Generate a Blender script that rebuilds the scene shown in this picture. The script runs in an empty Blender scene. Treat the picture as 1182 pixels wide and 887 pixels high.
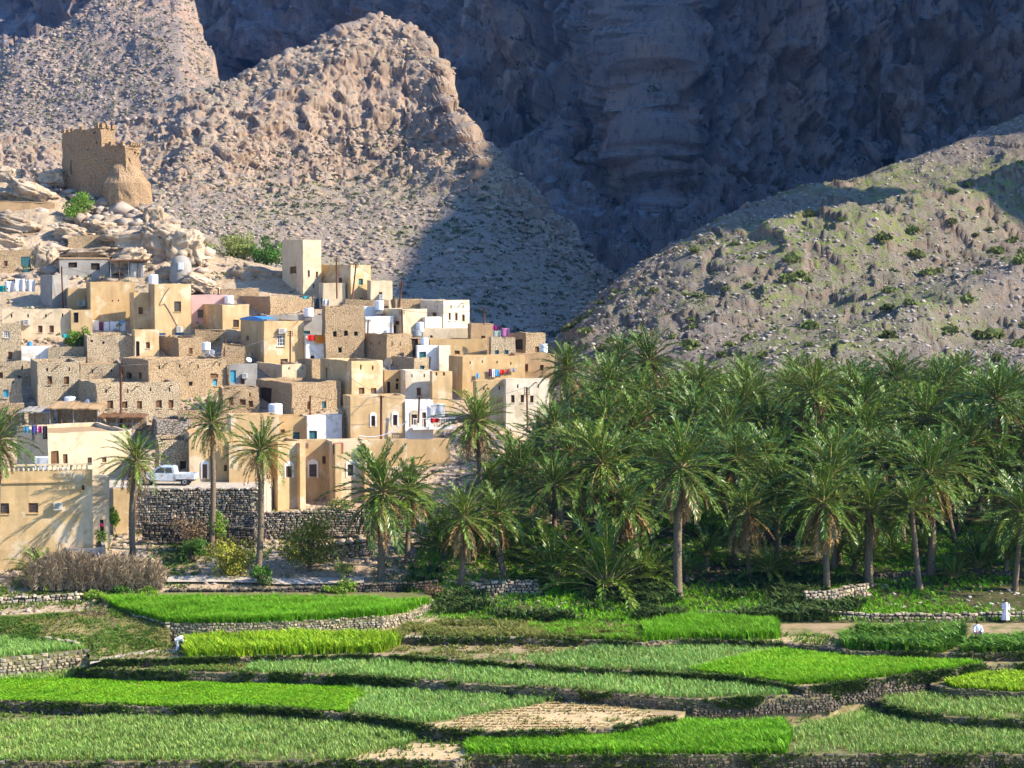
import bpy, math, random
import numpy as np
from mathutils import Vector, Matrix

scene = bpy.context.scene
# ------------------------------------------------------------------ camera, sky, sun, exposure
F_PX, PW, PH, HORIZON, CAM_H = 2200.0, 1182.0, 887.0, 310.0, 28.0
PITCH = math.atan((PH / 2 - HORIZON) / F_PX)
cam_data = bpy.data.cameras.new('camera')
cam_data.sensor_width = 36.0
cam_data.lens = 36.0 * F_PX / PW
cam_data.clip_start = 0.5
cam_data.clip_end = 6000
camera = bpy.data.objects.new('camera', cam_data)
scene.collection.objects.link(camera)
camera.location = (0, 0, CAM_H)
camera.rotation_euler = (math.pi / 2 - PITCH, 0, 0)
scene.camera = camera

SUN_AZ, SUN_EL = math.radians(-13), math.radians(35)     # azimuth measured from +X, negative = towards the camera
SUN = Vector((math.cos(SUN_AZ) * math.cos(SUN_EL), math.sin(SUN_AZ) * math.cos(SUN_EL), math.sin(SUN_EL)))
world = bpy.data.worlds.new('World')
scene.world = world
world.use_nodes = True
wn = world.node_tree
sky = wn.nodes.new('ShaderNodeTexSky')
sky.sky_type = 'NISHITA'
sky.sun_disc = False
sky.sun_elevation = SUN_EL
sky.sun_rotation = math.atan2(SUN.x, SUN.y)
sky.altitude = 900
sky.air_density = 1.0
sky.dust_density = 0.25
sky.ozone_density = 7.0
bg = wn.nodes['Background']
wn.links.new(sky.outputs[0], bg.inputs[0])
bg.inputs[1].default_value = 0.10
sun_data = bpy.data.lights.new('sun', 'SUN')
sun_data.energy = 5.0
sun_data.angle = math.radians(0.5)
sun_data.color = (1.0, 0.875, 0.69)
sun = bpy.data.objects.new('sun', sun_data)
scene.collection.objects.link(sun)
sun.rotation_euler = SUN.to_track_quat('Z', 'Y').to_euler()
sun.location = (200, -50, 300)
vs = scene.view_settings
vs.view_transform = 'Standard'
vs.look = 'None'
vs.gamma = 1.0
vs.exposure = 1.68
vs.use_curve_mapping = False
cy = scene.cycles
cy.max_bounces = 5
cy.diffuse_bounces = 3
cy.glossy_bounces = 2
cy.transmission_bounces = 3
cy.transparent_max_bounces = 4
cy.volume_bounces = 0
cy.use_denoising = True
cy.denoiser = 'OPENIMAGEDENOISE'
cy.denoising_input_passes = 'RGB_ALBEDO_NORMAL'
cy.sample_clamp_indirect = 6.0

# ------------------------------------------------------------------ pixels of the photograph -> places in the valley
CP, SP = math.cos(PITCH), math.sin(PITCH)
def ray(px, py):
    xc = (px - PW / 2) / F_PX
    yc = (PH / 2 - py) / F_PX
    return Vector((xc, CP + yc * SP, -SP + yc * CP))
def at(px, py, Y):
    d = ray(px, py)
    k = Y / d.y
    return Vector((d.x * k, Y, CAM_H + d.z * k))
def at_z(px, py, z):
    d = ray(px, py)
    k = (z - CAM_H) / d.z
    return Vector((d.x * k, d.y * k, z))
def px_of(p):
    dy, dz = p[1], p[2] - CAM_H
    dep = dy * CP - dz * SP
    return PW / 2 + p[0] / dep * F_PX, PH / 2 - (dy * SP + dz * CP) / dep * F_PX
# village slope: picture row of the ground -> distance
_py = [180, 250, 640, 690, 717]
_Yv = [300, 279, 170, 160, 152]
def Yv(py):
    return float(np.interp(py, _py, _Yv))
def py_v(Y):
    return np.interp(Y, _Yv[::-1], _py[::-1])
def z_village(Y):
    p = py_v(Y)
    yc = (PH / 2 - p) / F_PX
    return CAM_H + Y * (-SP + yc * CP) / (CP + yc * SP)
def z_grove(Y):
    return np.interp(Y, [100, 148, 152, 160, 166, 178, 210, 240, 290, 420], [-6, -3, -0.3, 0.4, 1.0, 2.0, 4.0, 6.0, 11.0, 22.0])
def smooth(x, a, b):
    t = np.clip((x - a) / (b - a), 0, 1)
    return t * t * (3 - 2 * t)

# ------------------------------------------------------------------ noise
def _h(ix, iy, iz, seed):
    n = (ix.astype(np.int64) * 374761393 + iy.astype(np.int64) * 668265263 + iz.astype(np.int64) * 2147483647 + seed * 974711) & 0x7fffffff
    n = ((n ^ (n >> 13)) * 1274126177) & 0x7fffffff
    n = (n ^ (n >> 16)) & 0xffff
    return n / 65535.0
def vnoise(P, seed=0):
    i = np.floor(P).astype(np.int64)
    f = P - i
    f = f * f * (3 - 2 * f)
    r = 0
    for dx in (0, 1):
        wx = f[:, 0] if dx else 1 - f[:, 0]
        for dy in (0, 1):
            wy = f[:, 1] if dy else 1 - f[:, 1]
            for dz in (0, 1):
                wz = f[:, 2] if dz else 1 - f[:, 2]
                r = r + wx * wy * wz * _h(i[:, 0] + dx, i[:, 1] + dy, i[:, 2] + dz, seed)
    return r * 2 - 1
def fbm(P, octv=5, seed=0, gain=0.5, ridged=False):
    a, s, t = 1.0, 0.0, 0.0
    P = np.array(P, float)
    for o in range(octv):
        n = vnoise(P, seed + o * 17)
        if ridged:
            n = 1 - 2 * np.abs(n)
        s = s + a * n
        t += a
        a *= gain
        P = P * 2.03 + 7.31
    return s / t

def cells(P, seed=0):
    """random height per irregular cell: blocky, angular rock"""
    P = np.asarray(P, float); i0 = np.floor(P).astype(np.int64)
    best = np.full(len(P), 9e9); val = np.zeros(len(P))
    for dx in (-1, 0, 1):
        for dy in (-1, 0, 1):
            for dz in (-1, 0, 1):
                i = i0 + np.array([dx, dy, dz])
                j = np.stack([_h(i[:, 0], i[:, 1], i[:, 2], seed + k) for k in (1, 2, 3)], -1)
                d = ((i + j - P) ** 2).sum(1); v = _h(i[:, 0], i[:, 1], i[:, 2], seed + 4)
                # each block also tilts a little
                v = v + ((P - i - j) * (np.stack([_h(i[:, 0], i[:, 1], i[:, 2], seed + k) for k in (5, 6, 7)], -1) - .5)).sum(1) * .7
                k = d < best; best[k] = d[k]; val[k] = v[k]
    return val * 2 - 1

# ------------------------------------------------------------------ mesh building
COL = scene.collection
def props(o, label=None, cat=None, group=None, kind=None):
    if label: o['label'] = label
    if cat: o['category'] = cat
    if group: o['group'] = group
    if kind: o['kind'] = kind
    return o
def root(name, loc, label, cat, group=None, rz=0.0):
    o = bpy.data.objects.new(name, None)
    o.empty_display_size = 0.3
    o.location = loc
    o.rotation_euler.z = rz
    COL.objects.link(o)
    return props(o, label, cat, group)
class MB:
    def __init__(s):
        s.v, s.f, s.m, s.c = [], [], [], []
    def add(s, vs_, fs, mi=0, col=None):
        b = len(s.v)
        s.v.extend([tuple(p) for p in vs_])
        for f in fs:
            s.f.append([b + i for i in f]); s.m.append(mi); s.c.append(col)
    def quad(s, a, b, c, d, mi=0, col=None):
        s.add([a, b, c, d], [(0, 1, 2, 3)], mi, col)
    def box(s, o, ux, uy, uz, mi=0, col=None):
        o, ux, uy, uz = Vector(o), Vector(ux), Vector(uy), Vector(uz)
        p = [o, o + ux, o + ux + uy, o + uy]
        p += [q + uz for q in p]
        s.add(p, [(3, 2, 1, 0), (4, 5, 6, 7), (0, 1, 5, 4), (1, 2, 6, 5), (2, 3, 7, 6), (3, 0, 4, 7)], mi, col)
    def cbox(s, c, sx, sy, sz, rz=0.0, mi=0, col=None):
        u = Vector((math.cos(rz), math.sin(rz), 0)); w = Vector((-u.y, u.x, 0))
        s.box(Vector(c) - u * sx / 2 - w * sy / 2, u * sx, w * sy, Vector((0, 0, sz)), mi, col)
    def tube(s, pts, rad, n=8, mi=0, col=None, cap=True):
        pts = [Vector(p) for p in pts]
        if not hasattr(rad, '__len__'): rad = [rad] * len(pts)
        b = len(s.v)
        for i, p in enumerate(pts):
            d = (pts[min(i + 1, len(pts) - 1)] - pts[max(i - 1, 0)]).normalized()
            a = d.orthogonal().normalized() if abs(d.z) > .9 else d.cross(Vector((0, 0, 1))).normalized()
            e = d.cross(a)
            for k in range(n):
                t = 2 * math.pi * k / n
                s.v.append(tuple(p + (a * math.cos(t) + e * math.sin(t)) * rad[i]))
        for i in range(len(pts) - 1):
            for k in range(n):
                s.f.append([b + i * n + k, b + i * n + (k + 1) % n, b + (i + 1) * n + (k + 1) % n, b + (i + 1) * n + k])
                s.m.append(mi); s.c.append(col)
        if cap:
            s.f.append([b + k for k in range(n)]); s.m.append(mi); s.c.append(col)
            s.f.append([b + (len(pts) - 1) * n + k for k in range(n)][::-1]); s.m.append(mi); s.c.append(col)
    def lathe(s, base, prof, n=14, mi=0, col=None, sx=1.0, sy=1.0):
        base = Vector(base); b = len(s.v)
        for r, z in prof:
            for k in range(n):
                t = 2 * math.pi * k / n
                s.v.append(tuple(base + Vector((r * sx * math.cos(t), r * sy * math.sin(t), z))))
        for i in range(len(prof) - 1):
            for k in range(n):
                s.f.append([b + i * n + k, b + i * n + (k + 1) % n, b + (i + 1) * n + (k + 1) % n, b + (i + 1) * n + k])
                s.m.append(mi); s.c.append(col)
        s.f.append([b + (len(prof) - 1) * n + k for k in range(n)]); s.m.append(mi); s.c.append(col)
        s.f.append([b + k for k in range(n)][::-1]); s.m.append(mi); s.c.append(col)
    def build(s, name, mats, parent=None, smooth_=False, wob=0.0):
        me = bpy.data.meshes.new(name)
        org = Vector((0, 0, 0))
        if parent is not None:
            q = parent
            while q is not None:
                org = org + q.location
                q = q.parent
        V = np.array(s.v, float).reshape(-1, 3)
        if wob:
            V[:, 2] += wob * vnoise(V * 0.9, 5) * 1.0
            V[:, 0] += wob * .6 * vnoise(V * 0.8 + 31.7, 6)
            V[:, 1] += wob * .6 * vnoise(V * 0.8 + 71.3, 7)
        V = V - np.array(org)
        me.from_pydata([tuple(p) for p in V], [], s.f)
        if not isinstance(mats, (list, tuple)): mats = [mats]
        for m in mats: me.materials.append(m)
        me.polygons.foreach_set('material_index', np.array(s.m, dtype=np.int32))
        if any(c is not None for c in s.c):
            at_ = me.color_attributes.new('Col', 'FLOAT_COLOR', 'CORNER')
            arr = []
            for f, c in zip(s.f, s.c):
                c = (1, 1, 1) if c is None else c
                arr.extend((c[0], c[1], c[2], 1.0) * len(f))
            at_.data.foreach_set('color', np.array(arr, dtype=np.float32))
        if smooth_:
            me.polygons.foreach_set('use_smooth', np.ones(len(me.polygons), dtype=bool))
        me.update()
        o = bpy.data.objects.new(name, me)
        COL.objects.link(o)
        if parent is not None: o.parent = parent
        return o
def mesh_np(name, V, quads=None, tris=None, mats=None, vcol=None, smooth_=False, midx=None, parent=None, link=True):
    me = bpy.data.meshes.new(name)
    V = np.asarray(V, np.float32)
    me.vertices.add(len(V)); me.vertices.foreach_set('co', V.ravel())
    idx, tot = [], []
    if quads is not None and len(quads):
        idx.append(np.asarray(quads, np.int32).ravel()); tot.append(np.full(len(quads), 4, np.int32))
    if tris is not None and len(tris):
        idx.append(np.asarray(tris, np.int32).ravel()); tot.append(np.full(len(tris), 3, np.int32))
    idx = np.concatenate(idx); tot = np.concatenate(tot)
    me.loops.add(len(idx)); me.loops.foreach_set('vertex_index', idx)
    me.polygons.add(len(tot))
    st = np.concatenate([[0], np.cumsum(tot)[:-1]]).astype(np.int32)
    me.polygons.foreach_set('loop_start', st); me.polygons.foreach_set('loop_total', tot)
    for m in (mats if isinstance(mats, (list, tuple)) else [mats]): me.materials.append(m)
    if midx is not None: me.polygons.foreach_set('material_index', np.asarray(midx, np.int32))
    if smooth_: me.polygons.foreach_set('use_smooth', np.ones(len(tot), dtype=bool))
    if vcol is not None:
        a = me.color_attributes.new('Col', 'FLOAT_COLOR', 'POINT')
        c = np.ones((len(V), 4), np.float32); c[:, :3] = vcol
        a.data.foreach_set('color', c.ravel())
    me.update(calc_edges=True); me.validate()
    if not link: return me
    o = bpy.data.objects.new(name, me)
    COL.objects.link(o)
    if parent is not None: o.parent = parent
    return o
def grid_quads(nu, nv):
    i = np.arange(nu * nv).reshape(nu, nv)
    return np.stack([i[:-1, :-1], i[1:, :-1], i[1:, 1:], i[:-1, 1:]], -1).reshape(-1, 4)

# ------------------------------------------------------------------ materials
def mat(name, c1, c2=None, scale=1.0, rough=0.9, bump=0.0, bscale=10.0, attr=False, spec=0.2, transl=0.0,
        c3=None, scale3=0.1, lo3=0.45, hi3=0.6, stone=0.0, objrand=0.0, streak=0.0, squash=1.7, mortar=0.35, metal=0.0):
    m = bpy.data.materials.new(name)
    m.use_nodes = True
    nt = m.node_tree; N, L = nt.nodes, nt.links
    b = N['Principled BSDF']
    b.inputs['Roughness'].default_value = rough
    b.inputs['Metallic'].default_value = metal
    if 'Specular IOR Level' in b.inputs: b.inputs['Specular IOR Level'].default_value = spec
    geo = N.new('ShaderNodeNewGeometry')
    def noise(s, det=5, vec=None, rgh=.6):
        n = N.new('ShaderNodeTexNoise'); n.inputs['Scale'].default_value = s; n.inputs['Detail'].default_value = det
        n.inputs['Roughness'].default_value = rgh
        L.new(vec if vec is not None else geo.outputs['Position'], n.inputs['Vector'])
        return n
    def ramp(fac, lo, hi):
        r = N.new('ShaderNodeMapRange'); r.inputs['From Min'].default_value = lo; r.inputs['From Max'].default_value = hi
        L.new(fac, r.inputs['Value']); return r.outputs[0]
    def mix(fac, a, bb, typ='MIX'):
        x = N.new('ShaderNodeMix'); x.data_type = 'RGBA'; x.blend_type = typ
        if isinstance(fac, float): x.inputs[0].default_value = fac
        else: L.new(fac, x.inputs[0])
        for k, q in ((6, a), (7, bb)):
            if isinstance(q, tuple): x.inputs[k].default_value = (*q, 1)
            else: L.new(q, x.inputs[k])
        return x.outputs[2]
    c2 = c2 or c1
    hsrc = None
    if stone:
        mp = N.new('ShaderNodeMapping'); mp.inputs['Scale'].default_value = (1, 1, squash)
        L.new(geo.outputs['Position'], mp.inputs['Vector'])
        wv = noise(2.0, 2)
        ad = N.new('ShaderNodeMix'); ad.data_type = 'VECTOR'; ad.inputs[0].default_value = 0.10
        L.new(mp.outputs[0], ad.inputs[4]); L.new(wv.outputs['Color'], ad.inputs[5])
        vo = N.new('ShaderNodeTexVoronoi'); vo.inputs['Scale'].default_value = stone; L.new(ad.outputs[1], vo.inputs['Vector'])
        ve = N.new('ShaderNodeTexVoronoi'); ve.feature = 'DISTANCE_TO_EDGE'; ve.inputs['Scale'].default_value = stone; L.new(ad.outputs[1], ve.inputs['Vector'])
        sep = N.new('ShaderNodeSeparateColor'); L.new(vo.outputs['Color'], sep.inputs[0])
        col = mix(sep.outputs[0], c1, c2)
        nz = noise(scale, 4)
        col = mix(ramp(nz.outputs['Fac'], .35, .7), col, c2)
        ed = ramp(ve.outputs['Distance'], 0.0, 0.14)
        col = mix(ed, tuple(x * mortar for x in c1), col)
        hsrc = ed
    else:
        nz = noise(scale, 6)
        col = mix(ramp(nz.outputs['Fac'], .32, .68), c1, c2)
    if c3:
        n3 = noise(scale3, 5)
        col = mix(ramp(n3.outputs['Fac'], lo3, hi3), col, c3)
    if streak:
        mp2 = N.new('ShaderNodeMapping'); mp2.inputs['Scale'].default_value = (1, 1, .16)
        L.new(geo.outputs['Position'], mp2.inputs['Vector'])
        n4 = noise(1.3, 5, mp2.outputs[0])
        n5 = noise(.45, 4)
        f = N.new('ShaderNodeMath'); f.operation = 'MULTIPLY'
        L.new(ramp(n4.outputs['Fac'], .40, .75), f.inputs[0]); L.new(ramp(n5.outputs['Fac'], .3, .65), f.inputs[1])
        g = N.new('ShaderNodeMath'); g.operation = 'MULTIPLY'; g.inputs[1].default_value = streak; L.new(f.outputs[0], g.inputs[0])
        col = mix(g.outputs[0], col, tuple(x * .38 for x in c1))
    if attr:
        at_ = N.new('ShaderNodeAttribute'); at_.attribute_name = 'Col'
        col = mix(1.0, col, at_.outputs['Color'], 'MULTIPLY')
    if objrand:
        oi = N.new('ShaderNodeObjectInfo')
        hs = N.new('ShaderNodeHueSaturation')
        L.new(col, hs.inputs['Color'])
        r = N.new('ShaderNodeMapRange'); r.inputs['To Min'].default_value = 1 - objrand; r.inputs['To Max'].default_value = 1 + objrand
        L.new(oi.outputs['Random'], r.inputs['Value']); L.new(r.outputs[0], hs.inputs['Value'])
        r2 = N.new('ShaderNodeMapRange'); r2.inputs['To Min'].default_value = .5 + objrand * .06; r2.inputs['To Max'].default_value = .5 - objrand * .06
        L.new(oi.outputs['Random'], r2.inputs['Value']); L.new(r2.outputs[0], hs.inputs['Hue'])
        col = hs.outputs[0]
    L.new(col, b.inputs['Base Color'])
    if bump:
        bp = N.new('ShaderNodeBump'); bp.inputs['Strength'].default_value = min(bump, 1.0); bp.inputs['Distance'].default_value = 0.06 * max(1, bump) if not hsrc else .08
        nb = noise(bscale, 6)
        if hsrc is not None:
            mx = N.new('ShaderNodeMath'); mx.operation = 'ADD'; L.new(hsrc, mx.inputs[0]); L.new(nb.outputs['Fac'], mx.inputs[1])
            L.new(mx.outputs[0], bp.inputs['Height'])
        else:
            L.new(nb.outputs['Fac'], bp.inputs['Height'])
        L.new(bp.outputs[0], b.inputs['Normal'])
    if transl:
        tr = N.new('ShaderNodeBsdfTranslucent'); L.new(col, tr.inputs[0])
        ms = N.new('ShaderNodeMixShader'); ms.inputs[0].default_value = transl
        L.new(b.outputs[0], ms.inputs[1]); L.new(tr.outputs[0], ms.inputs[2])
        L.new(ms.outputs[0], N['Material Output'].inputs['Surface'])
    return m

MT = dict(
    tan=mat('tan_plaster', (.58, .405, .205), (.50, .34, .165), .8, bump=.35, bscale=5, streak=.75, c3=(.64, .50, .33), scale3=.42, lo3=.54, hi3=.60),
    gold=mat('ochre_plaster', (.56, .38, .18), (.48, .31, .14), .8, bump=.35, bscale=5, streak=.7, c3=(.60, .45, .27), scale3=.5, lo3=.56, hi3=.62),
    cream=mat('cream_plaster', (.66, .53, .35), (.58, .45, .28), .7, bump=.25, bscale=5, streak=.7, c3=(.52, .40, .25), scale3=.5, lo3=.55, hi3=.60),
    pale=mat('pale_plaster', (.72, .63, .48), (.64, .54, .39), .7, bump=.25, bscale=5, streak=.65, c3=(.56, .45, .30), scale3=.5, lo3=.55, hi3=.60),
    white=mat('white_paint', (.80, .78, .74), (.72, .69, .62), .6, bump=.2, bscale=5, streak=.5, c3=(.62, .54, .42), scale3=.6, lo3=.57, hi3=.62),
    grey=mat('grey_render', (.36, .33, .28), (.29, .26, .22), .9, bump=.4, bscale=5, streak=.5),
    pink=mat('pink_plaster', (.60, .40, .36), (.54, .35, .31), .7, bump=.2, streak=.3),
    sb=mat('brown_rubble_stone', (.44, .30, .165), (.54, .39, .225), .7, bump=.9, bscale=7, stone=4.2, mortar=.5),
    sg=mat('beige_rubble_stone', (.48, .365, .22), (.58, .455, .295), .7, bump=.9, bscale=7, stone=4.4, mortar=.5),
    dkst=mat('dark_rubble_stone', (.24, .20, .155), (.40, .34, .27), .7, bump=1, bscale=7, stone=2.6, mortar=.35),
    mud=mat('mud_plaster', (.44, .29, .15), (.36, .235, .12), 1.5, bump=.8, bscale=4, streak=.5),
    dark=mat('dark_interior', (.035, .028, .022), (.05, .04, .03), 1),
    glass=mat('dark_window_glass', (.05, .055, .06), (.09, .09, .09), 2, rough=.25, spec=.5),
    wood=mat('old_brown_wood', (.20, .105, .05), (.13, .065, .03), 6, bump=.3),
    rust=mat('rusty_pole_metal', (.16, .065, .035), (.10, .045, .03), 5),
    teal=mat('teal_paint', (.07, .33, .42), (.05, .26, .36), 3, rough=.6),
    blue=mat('blue_paint', (.06, .28, .62), (.05, .22, .52), 3, rough=.6),
    dteal=mat('dark_teal_paint', (.045, .13, .14), (.03, .10, .11), 3, rough=.6),
    ac=mat('air_conditioner_shell', (.55, .52, .46), (.48, .45, .40), 4, rough=.5),
    acd=mat('air_conditioner_grille', (.09, .09, .085), (.13, .13, .12), 9, rough=.6),
    tank=mat('white_tank_plastic', (.82, .84, .86), (.74, .76, .78), 2, rough=.5, spec=.4),
    steel=mat('grey_metal', (.35, .36, .37), (.27, .28, .28), 4, rough=.45, metal=.4),
    road=mat('pale_dusty_concrete', (.46, .40, .32), (.38, .32, .25), .8, bump=.3),
    dirt=mat('dry_soil', (.40, .29, .17), (.31, .215, .12), 1.2, bump=1.0, bscale=5, c3=(.16, .16, .05), scale3=.35, lo3=.52, hi3=.66),
    stones=mat('terrace_stone', (.34, .29, .225), (.24, .20, .155), 3, bump=.6, bscale=12, attr=True),
    core=mat('wall_core_earth', (.09, .07, .05), (.06, .05, .035), 3, bump=.5),
    rock=mat('pale_rock', (.50, .40, .29), (.34, .245, .15), .7, bump=2.5, bscale=2.2, attr=True, c3=(.20, .14, .085), scale3=1.1, lo3=.56, hi3=.66),
)
# ------------------------------------------------------------------ mountains: rows of picture points with distances, lofted and broken up
def loft(name, lines, us, nv, amps, mt, seed=1, nscale=0.03, vert=1.0, rows_scale=None, fine=0.25, back=(120, -90), und=0.0, gdir=(.64, -.77), cell=np.array([7.0, 7.0, 7.0]), tiltx=0.0, ck=.45, bq=.5):
    """lines from crest to foot, each [(px,py,Y)...]; nv rows between neighbours; amps = roughness in metres per line"""
    us = np.asarray(us, float)
    L = []
    for ln in lines:
        a = np.array(ln, float)
        py = np.interp(us, a[:, 0], a[:, 1]); Y = np.interp(us, a[:, 0], a[:, 2])
        yc = (PH / 2 - py) / F_PX
        k = Y / (CP + yc * SP)
        L.append(np.stack([(us - PW / 2) / F_PX * k, Y, CAM_H + (-SP + yc * CP) * k], -1))
    rows, amp = [], []
    bk = L[0] + np.array([0, back[0], back[1]])
    for j in range(6):
        rows.append(bk + (L[0] - bk) * j / 6); amp.append(amps[0])
    for i in range(len(L) - 1):
        for j in range(nv[i]):
            t = j / nv[i]
            rows.append(L[i] * (1 - t) + L[i + 1] * t); amp.append(amps[i] * (1 - t) + amps[i + 1] * t)
    rows.append(L[-1]); amp.append(amps[-1])
    P = np.stack(rows, 1)                      # nu, nv, 3
    nu, nvv = P.shape[:2]
    du = np.gradient(P, axis=0); dv = np.gradient(P, axis=1)
    n = np.cross(dv, du); n /= np.linalg.norm(n, axis=-1, keepdims=True) + 1e-9
    # smooth normals along u to avoid folds
    for _ in range(6):
        n[1:-1] = (n[:-2] + n[1:-1] + n[2:]) / 3
        n[:, 1:-1] = (n[:, :-2] + n[:, 1:-1] + n[:, 2:]) / 3
    n[..., 1] -= .15
    n /= np.linalg.norm(n, axis=-1, keepdims=True) + 1e-9
    flat = P.reshape(-1, 3).copy()
    A = np.broadcast_to(np.array(amp)[None, :], (nu, nvv)).reshape(-1)
    q = flat * nscale; q[:, 2] *= vert
    big = fbm(q, 4, seed, ridged=True)
    q2 = flat * nscale * 4.3; q2[:, 2] *= vert
    mid = fbm(q2, 4, seed + 5, ridged=True)
    def gully(p):
        a = p[:, 0] * gdir[0] + p[:, 1] * gdir[1]; b_ = p[:, 0] * -gdir[1] + p[:, 1] * gdir[0]
        return fbm(np.stack([a * .024, b_ * .006, a * 0 + seed], -1), 3, seed + 31, ridged=True)
    q3 = flat * nscale * 2.2 + 9.1; q3[:, 2] *= 2.2
    blk = np.round(fbm(q3, 3, seed + 9) * 4) / 4
    wq = flat + 2.5 * np.stack([fbm(flat * .12 + 5 * k, 2, seed + 60 + k) for k in range(3)], -1)
    if tiltx: wq = np.stack([(wq[:, 0] * math.cos(tiltx) + wq[:, 2] * math.sin(tiltx)) * .35, wq[:, 1] * .8, -wq[:, 0] * math.sin(tiltx) + wq[:, 2] * math.cos(tiltx)], -1)
    blk = blk * bq + 1.05 * cells(wq / cell, seed + 70) + .5 * cells(wq / cell * 2.7 + 11, seed + 80)
    d = A * (big * .8 + mid * .4 + blk * ck) + (und * gully(flat) * (A / max(amps)) if und else 0) + fine * fbm(flat * .5, 3, seed + 3) + np.clip(A, 0, 8) * .05 * fbm(flat * nscale * 13, 3, seed + 23, ridged=True)
    V = flat + n.reshape(-1, 3) * d[:, None]
    o = mesh_np(name, V, grid_quads(nu, nvv), None, mt)
    return o, V.reshape(nu, nvv, 3), n

def slope_mat(name, rock1, rock2, cliff1, cliff2, green, gscale, glo, ghi, bscale=.5, bstr=1.0, dist=.8, slo=.42, shi=.68, cls=.08):
    m = bpy.data.materials.new(name); m.use_nodes = True
    N, Lk = m.node_tree.nodes, m.node_tree.links
    b = N['Principled BSDF']; b.inputs['Roughness'].default_value = .95; b.inputs['Specular IOR Level'].default_value = .1
    g = N.new('ShaderNodeNewGeometry')
    def noise(s, det=6, vec=None, rg=.65):
        n = N.new('ShaderNodeTexNoise'); n.inputs['Scale'].default_value = s; n.inputs['Detail'].default_value = det; n.inputs['Roughness'].default_value = rg
        Lk.new(vec or g.outputs['Position'], n.inputs['Vector']); return n.outputs['Fac']
    def ramp(f, lo, hi):
        r = N.new('ShaderNodeMapRange'); r.inputs['From Min'].default_value = lo; r.inputs['From Max'].default_value = hi; Lk.new(f, r.inputs['Value']); return r.outputs[0]
    def mix(f, a, c):
        x = N.new('ShaderNodeMix'); x.data_type = 'RGBA'; Lk.new(f, x.inputs[0])
        for k, q in ((6, a), (7, c)):
            if isinstance(q, tuple): x.inputs[k].default_value = (*q, 1)
            else: Lk.new(q, x.inputs[k])
        return x.outputs[2]
    mp = N.new('ShaderNodeMapping'); mp.inputs['Scale'].default_value = (1, 1, .3); Lk.new(g.outputs['Position'], mp.inputs['Vector'])
    scree = mix(ramp(noise(.35), .35, .65), rock1, rock2)
    scree = mix(ramp(noise(1.6, 3), .56, .68), scree, tuple(c * .45 for c in rock1))
    gr = N.new('ShaderNodeMath'); gr.operation = 'MULTIPLY'
    Lk.new(ramp(noise(gscale, 3), .42, .6), gr.inputs[0]); Lk.new(ramp(noise(.55, 5), glo, ghi), gr.inputs[1])
    scree = mix(gr.outputs[0], scree, green)
    cl = mix(ramp(noise(cls, 8, mp.outputs[0], .7), .4, .62), cliff1, cliff2)
    cl = mix(ramp(noise(.5, 6, mp.outputs[0]), .55, .7), cl, tuple(c * .5 for c in cliff1))
    cl = mix(ramp(noise(cls * 5, 7, mp.outputs[0], .75), .54, .64), cl, tuple(c * .55 for c in cliff1))
    sx = N.new('ShaderNodeSeparateXYZ'); Lk.new(g.outputs['True Normal'], sx.inputs[0])
    col = mix(ramp(sx.outputs[2], slo, shi), cl, scree)
    Lk.new(col, b.inputs['Base Color'])
    bp = N.new('ShaderNodeBump'); bp.inputs['Strength'].default_value = bstr; bp.inputs['Distance'].default_value = dist
    Lk.new(noise(bscale, 8, None, .75), bp.inputs['Height']); Lk.new(bp.outputs[0], b.inputs['Normal'])
    return m

m_lh = slope_mat('sunlit_scree', (.28, .225, .175), (.36, .30, .24), (.32, .22, .15), (.42, .315, .225), (.24, .25, .08), .03, .50, .62, bscale=.7, dist=.6, slo=.55, shi=.82)
m_fl = slope_mat('far_scree', (.26, .21, .18), (.33, .27, .23), (.40, .28, .21), (.48, .36, .28), (.20, .20, .10), .02, .52, .64)
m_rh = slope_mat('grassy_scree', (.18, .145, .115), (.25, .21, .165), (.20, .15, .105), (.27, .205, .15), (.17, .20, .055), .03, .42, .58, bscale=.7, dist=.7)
m_ms = slope_mat('massif_rock', (.43, .43, .44), (.48, .475, .46), (.34, .30, .29), (.60, .42, .31), (.07, .10, .05), .01, .46, .56, bscale=.14, dist=7.0, slo=.5, shi=.75, cls=.035)
m_cl = slope_mat('brown_cliff', (.42, .31, .20), (.48, .37, .25), (.42, .26, .13), (.52, .35, .19), (.26, .25, .09), .05, .55, .66)

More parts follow.
